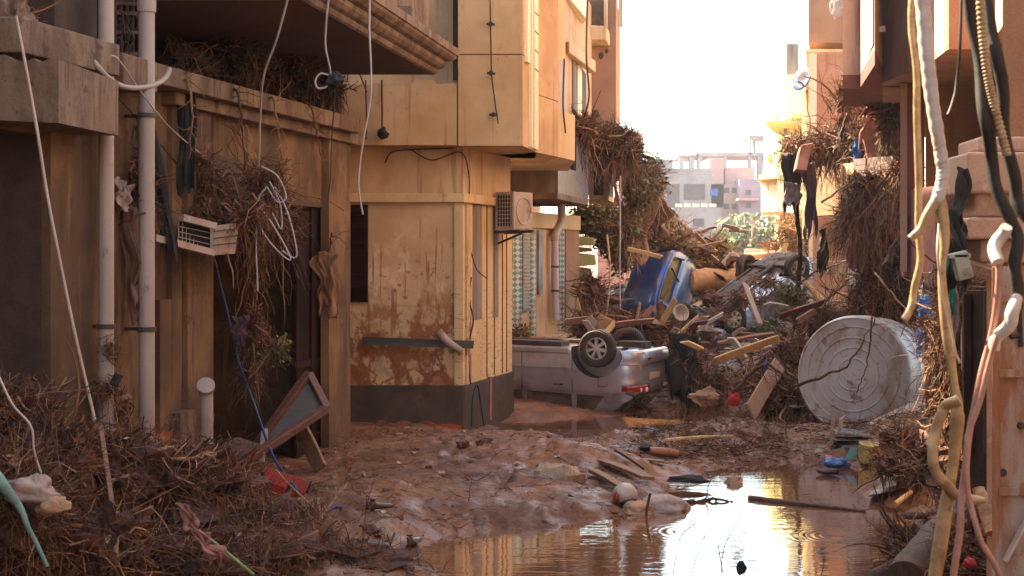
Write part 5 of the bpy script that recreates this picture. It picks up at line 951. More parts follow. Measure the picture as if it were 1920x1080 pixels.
litter('twig_litter', 'broken sticks and chips covering the rubble slope around the cars', [(0., 8, 24, 45, 1.)], 5000, (.2, .9), (.006, .016), ALLTW, .04, chips=5000, csz=.05)
litter('twig_litter', 'splinters gathered along the far shore of the puddle', [(1.6, 3.6, 17.6, 19.4, .6), (3.4, 5.4, 17., 20.5, .6)], 1300, (.1, .45), (.003, .008), ALLTW, .02, chips=1500, csz=.03)
mb = MB()      # small rubble
for k in range(620):
    if k < 380: x_, y_ = random.uniform(-.5, 8), random.uniform(24, 44); s_ = random.uniform(.05, .22)
    else: x_, y_ = random.choice([(random.uniform(-3, 1.3), random.uniform(12, 20)), (random.uniform(1.6, 5.2), random.uniform(17.6, 21.5))]); s_ = random.uniform(.015, .06)
    z_ = gh(x_, y_)
    if z_ < -.1: continue
    mb.box((x_, y_, z_+s_*.1), (s_*random.uniform(.7, 2), s_*random.uniform(.7, 1.4), s_*random.uniform(.3, .9)), Matrix.Rotation(random.uniform(0, 6), 3, 'Z') @ Matrix.Rotation(random.uniform(-.6, .6), 3, 'X'), random.choice([0, 0, 1, 1, 2, 3, 4]), s_*.18)
solo('rubble', mb, [mm['stone'], mm['wood'], mm['soil'], mm['tile_grey'], mm['wood_pink']], 'broken masonry bits and clods strewn through the street', 'rubble', kind='stuff')
mb = MB(); k = 900; X = rng.uniform(-1, 5, k); Y = rng.uniform(11, 23, k); dA = np.minimum(sdist(poolA, X, Y), sdist(poolB, X, Y)); ok = (dA < -.02) & (rng.uniform(0, 1, k) < np.exp(dA*3.0)); c_ = np.stack([X[ok], Y[ok], np.full(ok.sum(), -.094)], 1)
mb.chips(c_, .02, 4, flat=.96); mb.twigs(c_[::4], rng.normal(0, 1, (len(c_[::4]), 3))*np.array([1, 1, .02]), .12, .004, 4, .12, 0, 4)
solo('floating_litter', mb, mm['tw'], 'small twigs and scraps floating along the puddle shores', 'debris', kind='stuff')
# palms and trees far off
for i, (px, hh, w_, D) in enumerate(((1358, 405, 12, 118), (1377, 398, 13, 112), (1398, 394, 14, 108), (1420, 396, 13, 112), (1442, 400, 13, 106), (1462, 405, 12, 115), (1480, 412, 12, 110))):
    lab = ['leftmost hazy palm in the row at the end of the street', 'second hazy palm from the left in the far row', 'third palm from the left, tallest of the far row', 'hazy palm right of the tallest one in the far row',
           'fifth palm from the left in the far row', 'far palm just left of the white and yellow bay', 'rightmost far palm below the white and yellow bay'][i]
    t = thing('palm_tree', lab, 'palm', (xat(px, D), D, 0), 'palms in a row at the end of the street')
    zt = zat(hh+8, D); b = MB(); b.tube([(xat(px, D), D, -.5), (xat(px, D)+.1, D, zt*.5), (xat(px, D), D, zt)], [.16, .12, .12], 8); part('trunk', b, mm['bark'], t)
    b = MB(); m = 24; d = rng.normal(0, 1, (m, 3)); d[:, 2] = rng.uniform(-.1, 1.3, m); c = np.array([[xat(px, D), D, zt]]*m)
    for j in range(m):
        dd = Vector(d[j]).normalized(); L_ = random.uniform(.7, 1.15); P = [Vector(c[j])+dd*L_*s_+Vector((0, 0, -1.1*s_*s_*L_*.6)) for s_ in np.linspace(0, 1, 6)]
        for a_, e_ in zip(P, P[1:]):
            sd_ = (e_-a_).cross(Vector((0, 0, 1))).normalized()
            for q in (-1, 1):
                for s_ in (0, .5): p = a_.lerp(e_, s_); b.add([p, p+(e_-a_)*.35, p+sd_*q*.2+(e_-a_)*.5+Vector((0, 0, -.12))], [(0, 1, 2)])
    part('crown', b, mm['leaf_far'], t)
tangle('leafy_debris', 'hazy low shrubbery under the far palms', [(1390, 455, 100, 40, 10, 3), (1460, 452, 100, 34, 10, 3)], 300, (1, 3), (.03, .05), core=.8, leaf=9000, leafm=5, lsz=.2, cat='shrubs', pal=[mm['bark']]*4+[mm['leaf_far'], mm['leaf_far'], mm['leaf_far']])

# ---------------------------------------------------------------- countable debris
def board(lab, a, b_, wd, th, m, name='board', up=(0, 0, 1), cat='board', grp=None):
    mb = MB(); a = Vector(a); b_ = Vector(b_); n = 6; d = b_-a; P = []; x = d.normalized(); u_ = Vector(up); y = u_.cross(x).normalized(); z = x.cross(y)
    ring_ = []
    for i in range(n+1):
        s = i/n; c = a+d*s+z*math.sin(s*3.1)*th*.3; e = random.uniform(-.5, .5)*th*(3 if i in (0, n) else .5)
        ring_.append([c+y*wd/2+x*e+z*th/2, c-y*wd/2-x*e+z*th/2, c-y*wd/2-x*e-z*th/2, c+y*wd/2+x*e-z*th/2])
    v = [p for r_ in ring_ for p in r_]; f = [(i*4+j, i*4+(j+1) % 4, (i+1)*4+(j+1) % 4, (i+1)*4+j) for i in range(n) for j in range(4)]+[(3, 2, 1, 0), (n*4, n*4+1, n*4+2, n*4+3)]
    mb.add(v, f); o = solo(name, mb, m, lab, cat, grp); bevel(o, min(th, wd)*.12, 1); return o
def log(lab, P, r, m, name='log', cat='log', n=14, amp=.12, grp=None):
    mb = MB(); P = [Vector(p) for p in P]; Q = []; k = 14
    for i in range(k+1):
        s = i/k*(len(P)-1); j = min(int(s), len(P)-2); Q.append(P[j].lerp(P[j+1], s-j))
    L_ = (P[-1]-P[0]).length; r0, r1 = (r if isinstance(r, tuple) else (r, r)); rr = [(r0+(r1-r0)*i/k)*(1+amp*mnoise.noise(Vector((i*.8, r0*9, 1)))) for i in range(k+1)]
    Q = [q+Vector((mnoise.noise(Vector((i*.5, 3, r0*7))), mnoise.noise(Vector((i*.5, 7, r0*5))), mnoise.noise(Vector((i*.5, 11, r0*3)))))*r0*.18 for i, q in enumerate(Q)]
    mb.tube(Q, rr, n); return solo(name, mb, m, lab, cat, grp, smooth=True, auto=45)
def branch(lab, P, r, m, name='branch', sub=6, grp=None, L_=.25):
    mb = MB(); P = [Vector(p) for p in P]; Q = []; k = max(10, 4*len(P))
    for i in range(k+1):
        s = i/k*(len(P)-1); j = min(int(s), len(P)-2); Q.append(P[j].lerp(P[j+1], s-j)+Vector((random.gauss(0, 1), random.gauss(0, 1), random.gauss(0, 1)))*r*.5)
    mb.tube(Q, [r*(1.1-.75*i/k) for i in range(k+1)], 7)
    if sub:
        idx = rng.integers(2, k, sub); st = np.array([tuple(Q[i]) for i in idx]); d = rng.normal(0, 1, (sub, 3))+np.array(tuple((P[-1]-P[0]).normalized()))*.8
        mb.twigs(st, d, rng.uniform(.4, 1.3, sub)*L_, rng.uniform(.25, .5, sub)*r, 5, .3, 0, 1, 4)
    return solo(name, mb, m, lab, 'branch', grp, smooth=True)
def wire(lab, P, r, m, name='wire', cat='wire', n=7, grp=None, sub=7):
    P = [Vector(p) for p in P]; Q = []; r_seed = len(lab)*1.37       # Catmull-Rom
    for i in range(len(P)-1):
        p0, p1, p2, p3 = P[max(i-1, 0)], P[i], P[i+1], P[min(i+2, len(P)-1)]
        for k in range(sub):
            t_ = k/sub; Q.append(.5*((2*p1)+(p2-p0)*t_+(2*p0-5*p1+4*p2-p3)*t_*t_+(3*p1-p0-3*p2+p3)*t_**3))
    Q.append(P[-1]); mb = MB()
    if isinstance(r, (list, tuple)): rr = [float(np.interp(i/(len(Q)-1)*(len(r)-1), range(len(r)), r)) for i in range(len(Q))]
    else: rr = [r]*len(Q)
    rr = [x*(1+.07*mnoise.noise(Vector((i*.31, r_seed, 0)))+.03*mnoise.noise(Vector((i*1.3, r_seed, 5)))) for i, x in enumerate(rr)]; Q = [q+Vector((mnoise.noise(Vector((i*.13, r_seed, 1))), mnoise.noise(Vector((i*.13, r_seed, 4))), 0))*rr[i]*.9 for i, q in enumerate(Q)]
    mb.tube(Q, rr, n); return solo(name, mb, m, lab, cat, grp, smooth=True, auto=60)
def W(D, *q): return [at(a, c, D) for a, c in q]
def rag(lab, top, drop, m, name='rag', fold=.05, nf=4, taper=.7, sway=0., seed=0, cat='cloth', jag=.12, thick=.004, depth=0):
    top = [Vector(p) for p in top]; nu, nv = 26, 22; rows = []
    for j in range(nv+1):
        v_ = j/nv; row = []
        for i in range(nu+1):
            u_ = i/nu; s = u_*(len(top)-1); k = min(int(s), len(top)-2); p = top[k].lerp(top[k+1], s-k); mid = (top[0]+top[-1])/2; tp = 1-(1-taper)*v_**.7
            p = mid+(p-mid)*tp+Vector((sway*v_, depth*v_, 0)); q = Vector((u_*2.5, v_*1.5, seed)); f_ = (mnoise.noise(Vector((u_*nf*1.6, v_*1.1, seed*3.1)))*2.2+mnoise.noise(Vector((u_*nf*3.7, v_*2.3, seed)))*.9)*fold*(.5+v_*.6)
            dr = drop*(1+jag*(mnoise.noise(Vector((u_*4, seed*2, 3)))*2.6+mnoise.noise(Vector((u_*15, seed*2, 9)))*1.0))*v_
            p = p+Vector((mnoise.noise(q*1.7)*fold*1.6+mnoise.noise(Vector((v_*3, seed, 1)))*fold, f_, -dr+mnoise.noise(q*2.1+Vector((5, 0, 0)))*fold*.6)); row.append(p)
        rows.append(row)
    mb = MB(); mb.grid(rows); o = solo(name, mb, m, lab, cat, smooth=True); s_ = o.modifiers.new('s', 'SOLIDIFY'); s_.thickness = thick; return o
def crumple(lab, c, rx, ry, rz, m, name='rag', seed=0, amp=.5, cat='cloth', fr=2.6):
    mb = MB(); nu, nv = 64, 36; v = []; c = Vector(c)
    for i in range(nv+1):
        th = math.pi*i/nv
        for j in range(nu):
            a = 2*math.pi*j/nu; d = Vector((math.sin(th)*math.cos(a), math.sin(th)*math.sin(a), math.cos(th))); q = d*1.4+Vector((seed*1.7, 0, 0))
            wr = Vector((mnoise.noise(q), mnoise.noise(q+Vector((9, 0, 0))), 0))*1.2; rg = (.5-abs(mnoise.noise(q*2.2+wr)))*.5+(.4-abs(mnoise.noise(q*4.6+wr*2)))*.22
            k = 1+amp*(mnoise.noise(q)*.8+rg*.8); v.append(c+Vector((d.x*rx, d.y*ry, d.z*rz*(1 if d.z > 0 else .6)))*k)
    mb.add(v, [(i*nu+j, (i+1)*nu+j, (i+1)*nu+(j+1) % nu, i*nu+(j+1) % nu) for i in range(nv) for j in range(nu)]); return solo(name, mb, m, lab, cat, smooth=True)
def rock(lab, c, rx, ry, rz, m, name='stone', seed=0, amp=.3, cat='stone', fr=1.3, grp=None):
    mb = MB(); mb.lump(c, (rx, ry, rz), 0, amp, fr, 16, 10, seed=seed); return solo(name, mb, m, lab, cat, grp, smooth=True, auto=28)
# --- left side
t = thing('fallen_panel', 'dark panel in a muddy maroon frame propped against the doorway', 'panel', tuple(at(380, 920, 13.)))
Ap, Bp, Cp, Dp = at(352, 935, 12.9), at(612, 766, 15.), at(578, 702, 15.3), at(430, 905, 14.)
b = MB(); b.hexa([Ap, Bp, Cp, Dp]+[p+Vector((0, .02, -.02)) for p in (Ap, Bp, Cp, Dp)]); part('panel', b, mm['wood_dark'], t)
for p, q_ in ((Ap, Bp), (Bp, Cp), (Cp, Dp)): b = MB(); b.bar(p, q_, .09, .08, jit=.006); bevel(part('frame', b, mm['wood_maroon'], t), .008)
b = MB(); b.bar(at(490, 858, 13.9), at(497, 812, 14.5), .06, .10); part('batten', b, mm['tile_grey'], t)
board('splintered brown plank leaning in the doorway under the dark panel', at(562, 800, 15.6), at(600, 880, 15.2), .17, .05, mm['wood'], up=(0, 1, .3))
board('dark wide board leaning left below the framed panel', at(410, 905, 12.9), at(378, 975, 12.6), .16, .03, mm['wood_dark'], up=(0, 1, 0))
t = thing('red_crate', 'cracked red plastic crate lying on the mud under the blue hose', 'crate', tuple(at(535, 940, 13.2)))
b = MB(); Rm = Matrix.Rotation(R(18), 3, 'Y') @ Matrix.Rotation(R(25), 3, 'X'); c = at(535, 902, 13.2)
for i in range(9): b.bar(c+Rm @ Vector((-.22, -.1+i*.025, 0)), c+Rm @ Vector((.22, -.1+i*.025, .0)), .016, .012)
for i in range(18): b.bar(c+Rm @ Vector((-.21+i*.0247, -.11, .004)), c+Rm @ Vector((-.21+i*.0247, .11, .004)), .008, .016)
part('grid_lid', b, mm['p_red'], t)
b = MB(); b.box(c+Rm @ Vector((0, 0, -.04)), (.46, .24, .05), Rm); part('tray', b, mm['p_red'], t)
b = MB(); b.box(at(512, 935, 13.1), (.26, .1, .13), Matrix.Rotation(R(20), 3, 'Y')); bevel(part('side', b, mm['p_red'], t), .01)
for q in (((483, 935, 13.), (494, 885, 13.1)), ((527, 955, 13.), (545, 905, 13.1)), ((575, 925, 13.1), (584, 902, 13.1))): b = MB(); b.bar(at(*q[0]), at(*q[1]), .02, .02); part('handle', b, mm['p_black'], t)
b = MB(); c = at(562, 955, 13.0)
for dx in (-.15, 0, .15): b.box(c+Vector((dx, 0, 0)), (.05, .2, .19), jit=.006)
for dy in (-.08, .08): b.box(c+Vector((0, dy, 0)), (.35, .04, .189), jit=.006)
o = solo('concrete_block', b, mm['stone'], 'muddy hollow concrete block beside the red crate', 'block')
wire('blue hose running down through the black doorway to the red crate', W(14.6, (392, 470), (405, 500), (420, 560), (440, 640), (452, 690), (478, 760))+[at(505, 840, 14.), at(530, 885, 13.4), at(560, 922, 13.05)], .014, mm['wire_blue'], 'hose', 'hose')
wire('short blue hose end lying on the mud bank', [at(610, 962, 13.), at(628, 950, 13.1), at(648, 954, 13.1)], .016, mm['wire_blue'], 'hose', 'hose')
# broken white cage unit
t = thing('cage_unit', 'broken white appliance cage hanging on the wall, full of twigs', 'appliance', tuple(at(370, 480, 13.4)))
b = MB(); b.bar(at(288, 446, 12.5), at(398, 474, 13.2), .07, .06); b.bar(at(340, 408, 12.9), at(402, 424, 13.2), .07, .06); b.bar(at(400, 424, 13.2), at(400, 474, 13.2), .05, .05, up=(0, 1, 0)); part('casing', b, mm['metal_white'], t)
b = MB(); pts = [at(398, 424, 13.2), at(448, 417, 13.6), at(441, 476, 13.6), at(398, 479, 13.2)]; b.hexa(pts+[p+Vector((-.03, .12, 0)) for p in pts]); bevel(part('end_panel', b, mm['metal_white'], t), .01)
b = MB()
for k in range(3): y_ = 432+k*13; b.bar(at(401, y_+2, 13.16), at(444, y_-3, 13.54), .012, .012)
part('louvre', b, mm['pvc_dark'], t)
b = MB(); b.hexa([at(335, 415, 12.95), at(398, 428, 13.25), at(398, 468, 13.25), at(330, 452, 12.95)]+[at(335, 415, 13.2), at(398, 428, 13.5), at(398, 468, 13.5), at(330, 452, 13.2)]); part('back', b, mm['dark'], t)
b = MB()
for i in range(9): x_ = 335+i*7; b.tube([at(x_, 416+i*1.5, 12.95+i*.035), at(x_, 453+i*1.8, 12.95+i*.035)], .004, 4)
for j in range(3): b.tube([at(334, 424+j*10, 12.95), at(397, 437+j*11, 13.2)], .004, 4)
part('grille', b, mm['plastic_white'], t)
# rags on the left
rag('black torn cloth hanging from the cornice between the far pipe and the cage unit', W(13.3, (338, 150), (352, 145), (362, 155)), 1.0, mm['c_black'], fold=.03, seed=1, taper=1.5)
rag('long black net cloth tied to the far drain pipe', [at(270, 222, 12.6), at(288, 225, 12.6)], 1.15, mm['c_black'], fold=.03, seed=2, sway=.18, taper=1.6)
rag('narrow black strip hanging just above the cage unit', W(13.7, (348, 270), (362, 268)), .42, mm['c_black'], fold=.015, seed=3, taper=.9)
rag('brown shirt draped over roots between the drain pipes', [at(222, 395, 12.3), at(252, 390, 12.3), at(262, 400, 12.3)], .82, mm['c_brown'], fold=.05, seed=4, taper=.4, sway=.04)
rag('dirty white plastic bag caught in the roots between the drain pipes', W(12.2, (222, 330), (240, 350)), .2, mm['c_white'], fold=.05, seed=5, taper=1.4)
rag('rust-orange shirt hanging at the right edge of the black doorway', W(16.7, (588, 478), (612, 468), (634, 480)), .68, mm['c_orange'], fold=.06, seed=6, taper=.6)
branch('twig stem holding up the orange shirt at the doorway', [at(622, 435, 16.7), at(618, 470, 16.7)], .012, mm['tw'][1], sub=8, L_=.3)
rag('purple cloth scrap caught in the strands in the doorway', W(14.5, (438, 595), (462, 590)), .3, mm['c_purple'], fold=.04, seed=7)
rag('pink checked cloth half buried in the root heap', [at(352, 985, 9.75), at(388, 1000, 9.75)], .20, mm['c_pink'], fold=.05, seed=3, taper=.8, sway=.14, jag=.2)
rag('long fold of faded pink cloth higher up the root heap', [at(332, 940, 9.85), at(352, 948, 9.85)], .19, mm['c_pink'], fold=.04, seed=8, taper=.9, sway=.07, jag=.2)
crumple('pale pink crumpled cloth lying at the left edge', at(60, 925, 9.0), .15, .10, .10, mm['c_white'], seed=4)
crumple('brownish paper sack beside the pale pink cloth at the left edge', at(100, 950, 9.0), .10, .1, .07, mm['c_tan'], seed=5)
wire('sea-green strap hanging in front of the left heap', [at(-30, 870, 8.6), at(10, 915, 8.6), at(42, 960, 8.6), at(60, 1000, 8.6), at(88, 1062, 8.6)], [.05, .035, .02, .014, .012], mm['c_green'], 'strap', 'strap')
board('teal flat scrap behind the twigs under the shuttered opening', at(75, 788, 10.9), at(108, 848, 10.7), .10, .012, mm['c_teal'], up=(0, 1, .2))
board('speckled grey concrete slab lying below the shuttered opening', at(8, 760, 11.4), at(92, 756, 11.8), .3, .18, mm['stone'], up=(0, .2, 1), name='concrete_slab')
board('pale concrete kerb edge showing under the heap', at(88, 945, 9.9), at(160, 915, 10.5), .3, .14, mm['concrete'], name='concrete_slab')
b = MB(); b.box(at(218, 712, 11.55), (.075, .012, .11), Matrix.Rotation(R(28), 3, 'Y')); bevel(solo('phone', b, mm['p_black'], 'black handset-like slab caught on the nearer drain pipe', 'phone'), .008)
board('long leaning red root post in the heap by the pipes', at(188, 800, 10.4), at(216, 990, 9.9), .035, .03, mm['wood'], name='stake')
branch('pale forked stick pointing right out of the heap top', [at(275, 848, 10.6), at(310, 840, 10.6), at(335, 832, 10.6)], .016, mm['bark'], sub=5, L_=.1)
branch('long pale root reaching right below the short pipe stub', [at(215, 868, 10.6), at(300, 862, 10.6), at(370, 858, 10.7), at(408, 852, 10.7)], .02, mm['bark'], sub=14, L_=.16)
branch('thin pale branch arching over the mud below the framed panel', [at(340, 925, 11.6), at(400, 930, 11.7), at(440, 955, 11.8), at(490, 1000, 12)], .014, mm['tw'][2], sub=22, L_=.4)
branch('dry stalk leaning across the mud toward the shoes', [at(575, 1005, 12.), at(610, 960, 12.4), at(650, 905, 13)], .014, mm['tw'][2], sub=20, L_=.3)
branch('stout bright stick at the bottom edge left of the puddle', [at(530, 1078, 10.9), at(590, 1050, 11.1)], .02, mm['bark'], sub=3, L_=.1)
wire('greenish-yellow stem lying over the root heap', [at(382, 1002, 9.9), at(425, 1035, 9.8), at(475, 1078, 9.7)], .011, mm['p_lime'], 'stem', 'stem')
crumple('lime green plastic scrap in the twigs near the bottom edge', at(556, 998, 11.4), .045, .05, .08, mm['p_lime'], 'plastic_scrap', 6, cat='plastic')
crumple('torn white paper caught in the middle of the root heap', at(205, 1030, 9.6), .05, .04, .08, mm['c_white'], 'paper_scrap', 9, cat='paper')
# wires on the left
wire('pale conduit rod leaning in front of the left pilaster', [at(30, 30, 10.1), at(68, 235, 10.1), at(95, 400, 10.1), at(135, 600, 10.15), at(178, 790, 10.2)], .012, mm['plastic_white'], 'conduit', 'conduit')
wire('thin white cord drooping over the left heap', [at(-5, 700, 9.2), at(25, 760, 9.2), at(58, 800, 9.2), at(65, 850, 9.2), at(92, 925, 9.2)], .008, mm['plastic_white'], 'cord', 'cord')
wire('thick brown hose sagging from the cornice past both drain pipes', [at(50, 66, 10.7), at(110, 74, 11.2), at(155, 95, 11.3), at(195, 140, 11.4), at(235, 163, 11.6), at(280, 162, 11.8), at(308, 148, 12), at(317, 130, 12.2)], .022, mm['pvc'], 'hose', 'hose')
wire('thin white wire from the cornice to the twig nest', [at(208, 104, 11.3), at(225, 115, 11.4), at(270, 180, 12), at(320, 240, 12.8), at(372, 285, 13.6)], .007, mm['wire_white'])
wire('thin black wire crossing behind the drain pipes', [at(140, 90, 11.3), at(210, 170, 11.9), at(300, 270, 12.9), at(370, 350, 13.8)], .006, mm['wire_black'])
wire('white wire hanging past the balcony edge into the twig nest', [at(544, -20, 12.6), at(520, 70, 12.9), at(495, 140, 13.2), at(489, 200, 13.6), at(486, 312, 14)], .010, mm['wire_white'])
for i, q in enumerate((((490, 312), (520, 330), (536, 370), (520, 378), (500, 350)), ((500, 350), (485, 380), (510, 420), (545, 485), (520, 470), (490, 430), (482, 390)), ((515, 350), (540, 400), (556, 480), (530, 470)), ((482, 400), (480, 470), (483, 545)), ((505, 340), (525, 385), (528, 430), (510, 400)))):
    wire(['loop of white wire at the top of the twig nest', 'long loop of white wire drooping below the nest', 'white wire bowing out on the right of the nest', 'white wire end falling from the nest into the doorway', 'small white wire bend inside the nest'][i], W(13.9, *q), .0085, mm['wire_white'], grp='white wires tangled in the twig nest')
wire('white wire with a ring in front of the balcony slab', [at(618, -20, 12.6), at(612, 40, 12.7), at(611, 90, 12.8), at(620, 138, 12.9), at(612, 162, 12.9), at(596, 165, 12.9), at(591, 150, 12.9), at(602, 138, 12.9), at(618, 142, 12.9)], .009, mm['wire_white'])
crumple('black plastic bag snagged on the white wire ring', at(628, 153, 12.9), .07, .05, .07, mm['c_black'], 'plastic_bag', 11, amp=.7, cat='bag')
wire('black wire dropping from the black bag down past the doorway', [at(628, 160, 12.9), at(622, 260, 13.), at(620, 330, 13.), at(613, 390, 13.)], .006, mm['wire_black'])
wire('lone white wire hanging in front of the tan balcony', [at(693, -20, 13.4), at(693, 60, 13.4), at(696, 170, 13.4), at(682, 260, 13.4), at(672, 340, 13.4), at(681, 402, 13.4)], .009, mm['wire_white'])
wire('black wire curving down behind the moulded balcony edge', [at(658, -20, 17.8), at(655, 60, 17.8), at(668, 120, 17.8), at(688, 172, 18.5)], .008, mm['wire_black'])
wire('dark cord ending in a knot on the tan balcony wall', [at(716, 150, 20.0), at(717, 200, 20.), at(716, 245, 20.0)], .012, mm['c_black'], 'cord', 'cord')
crumple('dark muddy knot at the end of the balcony cord', at(718, 252, 20.0), .07, .05, .09, mm['c_black'], 'knot', 12, cat='knot')
wire('second dark cord, closest to the left edge of the tan balcony', [at(686, 150, 20.0), at(687, 210, 20.), at(686, 262, 20.0)], .010, mm['c_black'], 'cord', 'cord')
wire('black cable stapled down the front of the big oriel', [at(918, -20, 20.12), at(920, 60, 20.12), at(922, 140, 20.12), at(928, 190, 20.12), at(934, 232, 20.12)], .010, mm['wire_black'], 'cable', 'cable')
for i, (px, py) in enumerate(((920, 45), (921, 137), (925, 215))):
    b = MB(); b.bar(at(px-8, py, 20.13), at(px+8, py+1, 20.13), .03, .03); b.lump(at(px, py, 20.12), (.035, .03, .03), 0, .3, 3, 10, 8); solo('cable_clip', b, mm['wire_black'], ['topmost', 'middle', 'lowest'][i]+' dark clip holding the cable on the big oriel', 'clip', 'clips on the oriel cable')
wire('black cable looping under the tan balcony', [at(722, 305, 20.44), at(735, 285, 20.44), at(780, 280, 20.44), at(850, 278, 20.44)], .010, mm['wire_black'], 'cable', 'cable')
wire('black cable sagging under the oriel corner', [at(770, 280, 20.42), at(810, 300, 20.42), at(862, 285, 20.42), at(878, 320, 20.6), at(880, 370, 20.7), at(876, 430, 20.7), at(892, 500, 20.9), at(914, 522, 21.1)], .009, mm['wire_black'], 'cable', 'cable')
wire('dark wiry vine down the corner of the tan house', [at(884, 520, 20.75), at(880, 560, 20.72), at(887, 600, 20.74), at(878, 650, 20.7), at(882, 720, 20.7)], .012, mm['tw'][3], 'vine', 'vine')
wire('black cable looped down the plinth corner', [at(884, 800, 20.6), at(886, 750, 20.6), at(895, 722, 20.7), at(902, 760, 20.8), at(908, 800, 20.85)], .012, mm['wire_black'], 'cable', 'cable')
wire('black cable crossing the canopy of the tiled house', [at(1103, -20, 28), at(1100, 100, 28), at(1104, 180, 28.4), at(1092, 225, 28.8)], .018, mm['wire_black'], 'cable', 'cable')
wire('cable hanging below the second oriel window', [at(1058, 110, 22.6), at(1056, 200, 22.6), at(1060, 250, 22.6)], .014, mm['wire_black'], 'cable', 'cable')
wire('thin loose wire hanging from the brown house top', [at(1166, 0, 35), at(1166, 60, 35), at(1170, 125, 35)], .012, mm['wire_black'])
branch('broken black stick jutting from the brown house balcony', [at(1160, 252, 31), at(1178, 236, 31)], .03, mm['bark_dark'], sub=3, L_=.3)
# --- mud bank objects
def ong(px, py, lift=0, D=None):
    D = D or (CZ+.1)*F/(py-HY)
    for _ in range(8): p = at(px, py, D); z = gh(p.x, p.y); D = (CZ-z)*F/(py-HY)
    p = at(px, py, D); p.z += lift; return p
def shoe(lab, p, a, tilt=0, s=1.):
    mb = MB(); rows = []; n = 14
    for i in range(n+1):
        x = -.14+.28*i/n; k = i/n; w_ = .045*math.sin(min(1, (k+.10)*1.35)*math.pi*.5)*(1 if k < .8 else math.sqrt(max(.02, 1-((k-.8)/.21)**2))); h_ = .075-.035*k if k > .35 else .085; h_ *= (1 if k < .85 else math.sqrt(max(.05, 1-((k-.85)/.16)**2)))
        rows.append([(x, w_*math.cos(q), max(0, math.sin(q))*h_*(1-.0*(k < .4))-.0) for q in np.linspace(-.2, math.pi+.2, 10)])
    v = [p_ for r_ in rows for p_ in r_]; Rm = Matrix.Rotation(a, 3, 'Z') @ Matrix.Rotation(tilt, 3, 'X')
    mb.grid([[Rm @ (Vector(p_)*s)+p for p_ in r_] for r_ in rows]); mb.lathe([(0, .0), (.03, 0.0)], Rm @ (Vector((-.07, 0, .082))*s)+p, (0, 0, 1), 12, 1)
    o = solo('shoe', mb, [mm['shoe'], mm['dark']], lab, 'shoe', 'muddy shoes', smooth=True); md = o.modifiers.new('s', 'SOLIDIFY'); md.thickness = .006
shoe('left one of the two brown shoes side by side on the mud', ong(712, 955, .01), R(35)); shoe('right one of the two brown shoes side by side on the mud', ong(748, 968, .01), R(-60)); shoe('dark shoe standing at the water edge by the bottom', ong(776, 1022, .015), R(75), R(-10)); shoe('dark sunken shoe half buried left of the water-edge shoe', ong(700, 1025, -.01), R(10), R(20))
rock('large smooth grey stone half sunk in the mud bank', ong(1040, 896, .0), .32, .25, .17, mm['stone'], seed=2, amp=.2)
rock('smaller grey stone against the right flank of the large one', ong(1085, 900, .0), .22, .2, .13, mm['stone'], seed=5, amp=.2)
for i, (px, py, r_, l_) in enumerate(((870, 838, .09, 'dark clod on the mud ridge in front of the tan house'), (908, 836, .11, 'pointed dark clod right of another on the mud ridge'), (1004, 805, .06, 'small brown stone on the wet mud near the silver car'), (800, 938, .12, 'squared muddy block near the shoes'),
    (690, 1000, .10, 'rounded muddy lump above the sunken shoe'), (840, 965, .12, 'low muddy lump right of the squared block'), (900, 975, .10, 'glossy wet lump close to the puddle rim'), (1280, 655, .14, 'pale stone on the far wet mud'), (1420, 845, .09, 'pale pebble on the small mud island'))):
    rock(l_, ong(px, py, .01), r_, r_*.9, r_*.65, mm['soil'] if i not in (7, 8) else mm['stone'], seed=i+20, amp=.35, fr=1.8)
board('grey board poking from the mud bank beside the white ball', ong(1115, 868, .05), ong(1215, 905, .05), .13, .04, mm['wood'])
board('reddish board lower on the bank next to the white ball', ong(1110, 892, .06), ong(1172, 925, .04), .1, .04, mm['wood'])
board('thin red-edged board above the grey board on the bank', ong(1152, 852, .06), ong(1205, 885, .05), .05, .03, mm['wood_maroon'])
wire('short upright green plastic stick in the mud bank', [ong(1138, 880, 0), ong(1138, 880, .19)], .009, mm['p_green'], 'stick', 'stick')
wire('rust-orange rolled tube on the far mud bank', [ong(1218, 852, .05), ong(1272, 860, .06)], [.045, .06, .05], mm['p_orange'], 'tube', 'tube', n=12)
crumple('small dark blue bundle left of the orange tube', ong(1212, 846, .03), .08, .07, .05, mm['c_black'], 'bundle', 30, cat='bundle')
t = thing('ball', 'muddy white ball with red and black patches at the puddle rim', 'ball', tuple(ong(1170, 945)))
c = ong(1172, 946, .10); b = MB(); b.lump(c, (.13, .125, .125), 0, .05, 1, 28, 18); part('shell', b, mm['plastic_white'], t, smooth=True)
b = MB(); b.lump(c+Vector((-.085, -.065, -.01)), (.035, .05, .06), 0, .2, 2, 14, 10); part('red_patch', b, mm['p_red'], t, smooth=True)
b = MB(); b.lump(c+Vector((.03, -.075, -.07)), (.09, .075, .065), 0, .2, 2, 14, 10); part('black_patch', b, mm['p_black'], t, smooth=True)
crumple('translucent muddy plastic sack lying in the puddle edge beside the ball', at(1245, 952, 14.6), .26, .22, .13, mm['c_white'], 'plastic_sack', 31, .4, 'sack', 2.)
crumple('flat muddy canvas lump under the ball at the water edge', at(1195, 960, 14.4), .16, .16, .10, mm['c_tan'], 'canvas', 33, .4)
wire('thin upright twig standing in front of the sack', [at(1212, 968, 14.2), at(1216, 945, 14.2), at(1219, 925, 14.2)], .014, mm['bark_dark'], 'twig', 'twig')
log('long dark stick floating on the puddle', [(*px2g(1405, 936), -.09), (*px2g(1500, 948), -.085), (*px2g(1622, 960), -.09)], (.035, .02), mm['bark_dark'], 'stick', 'stick', 8)
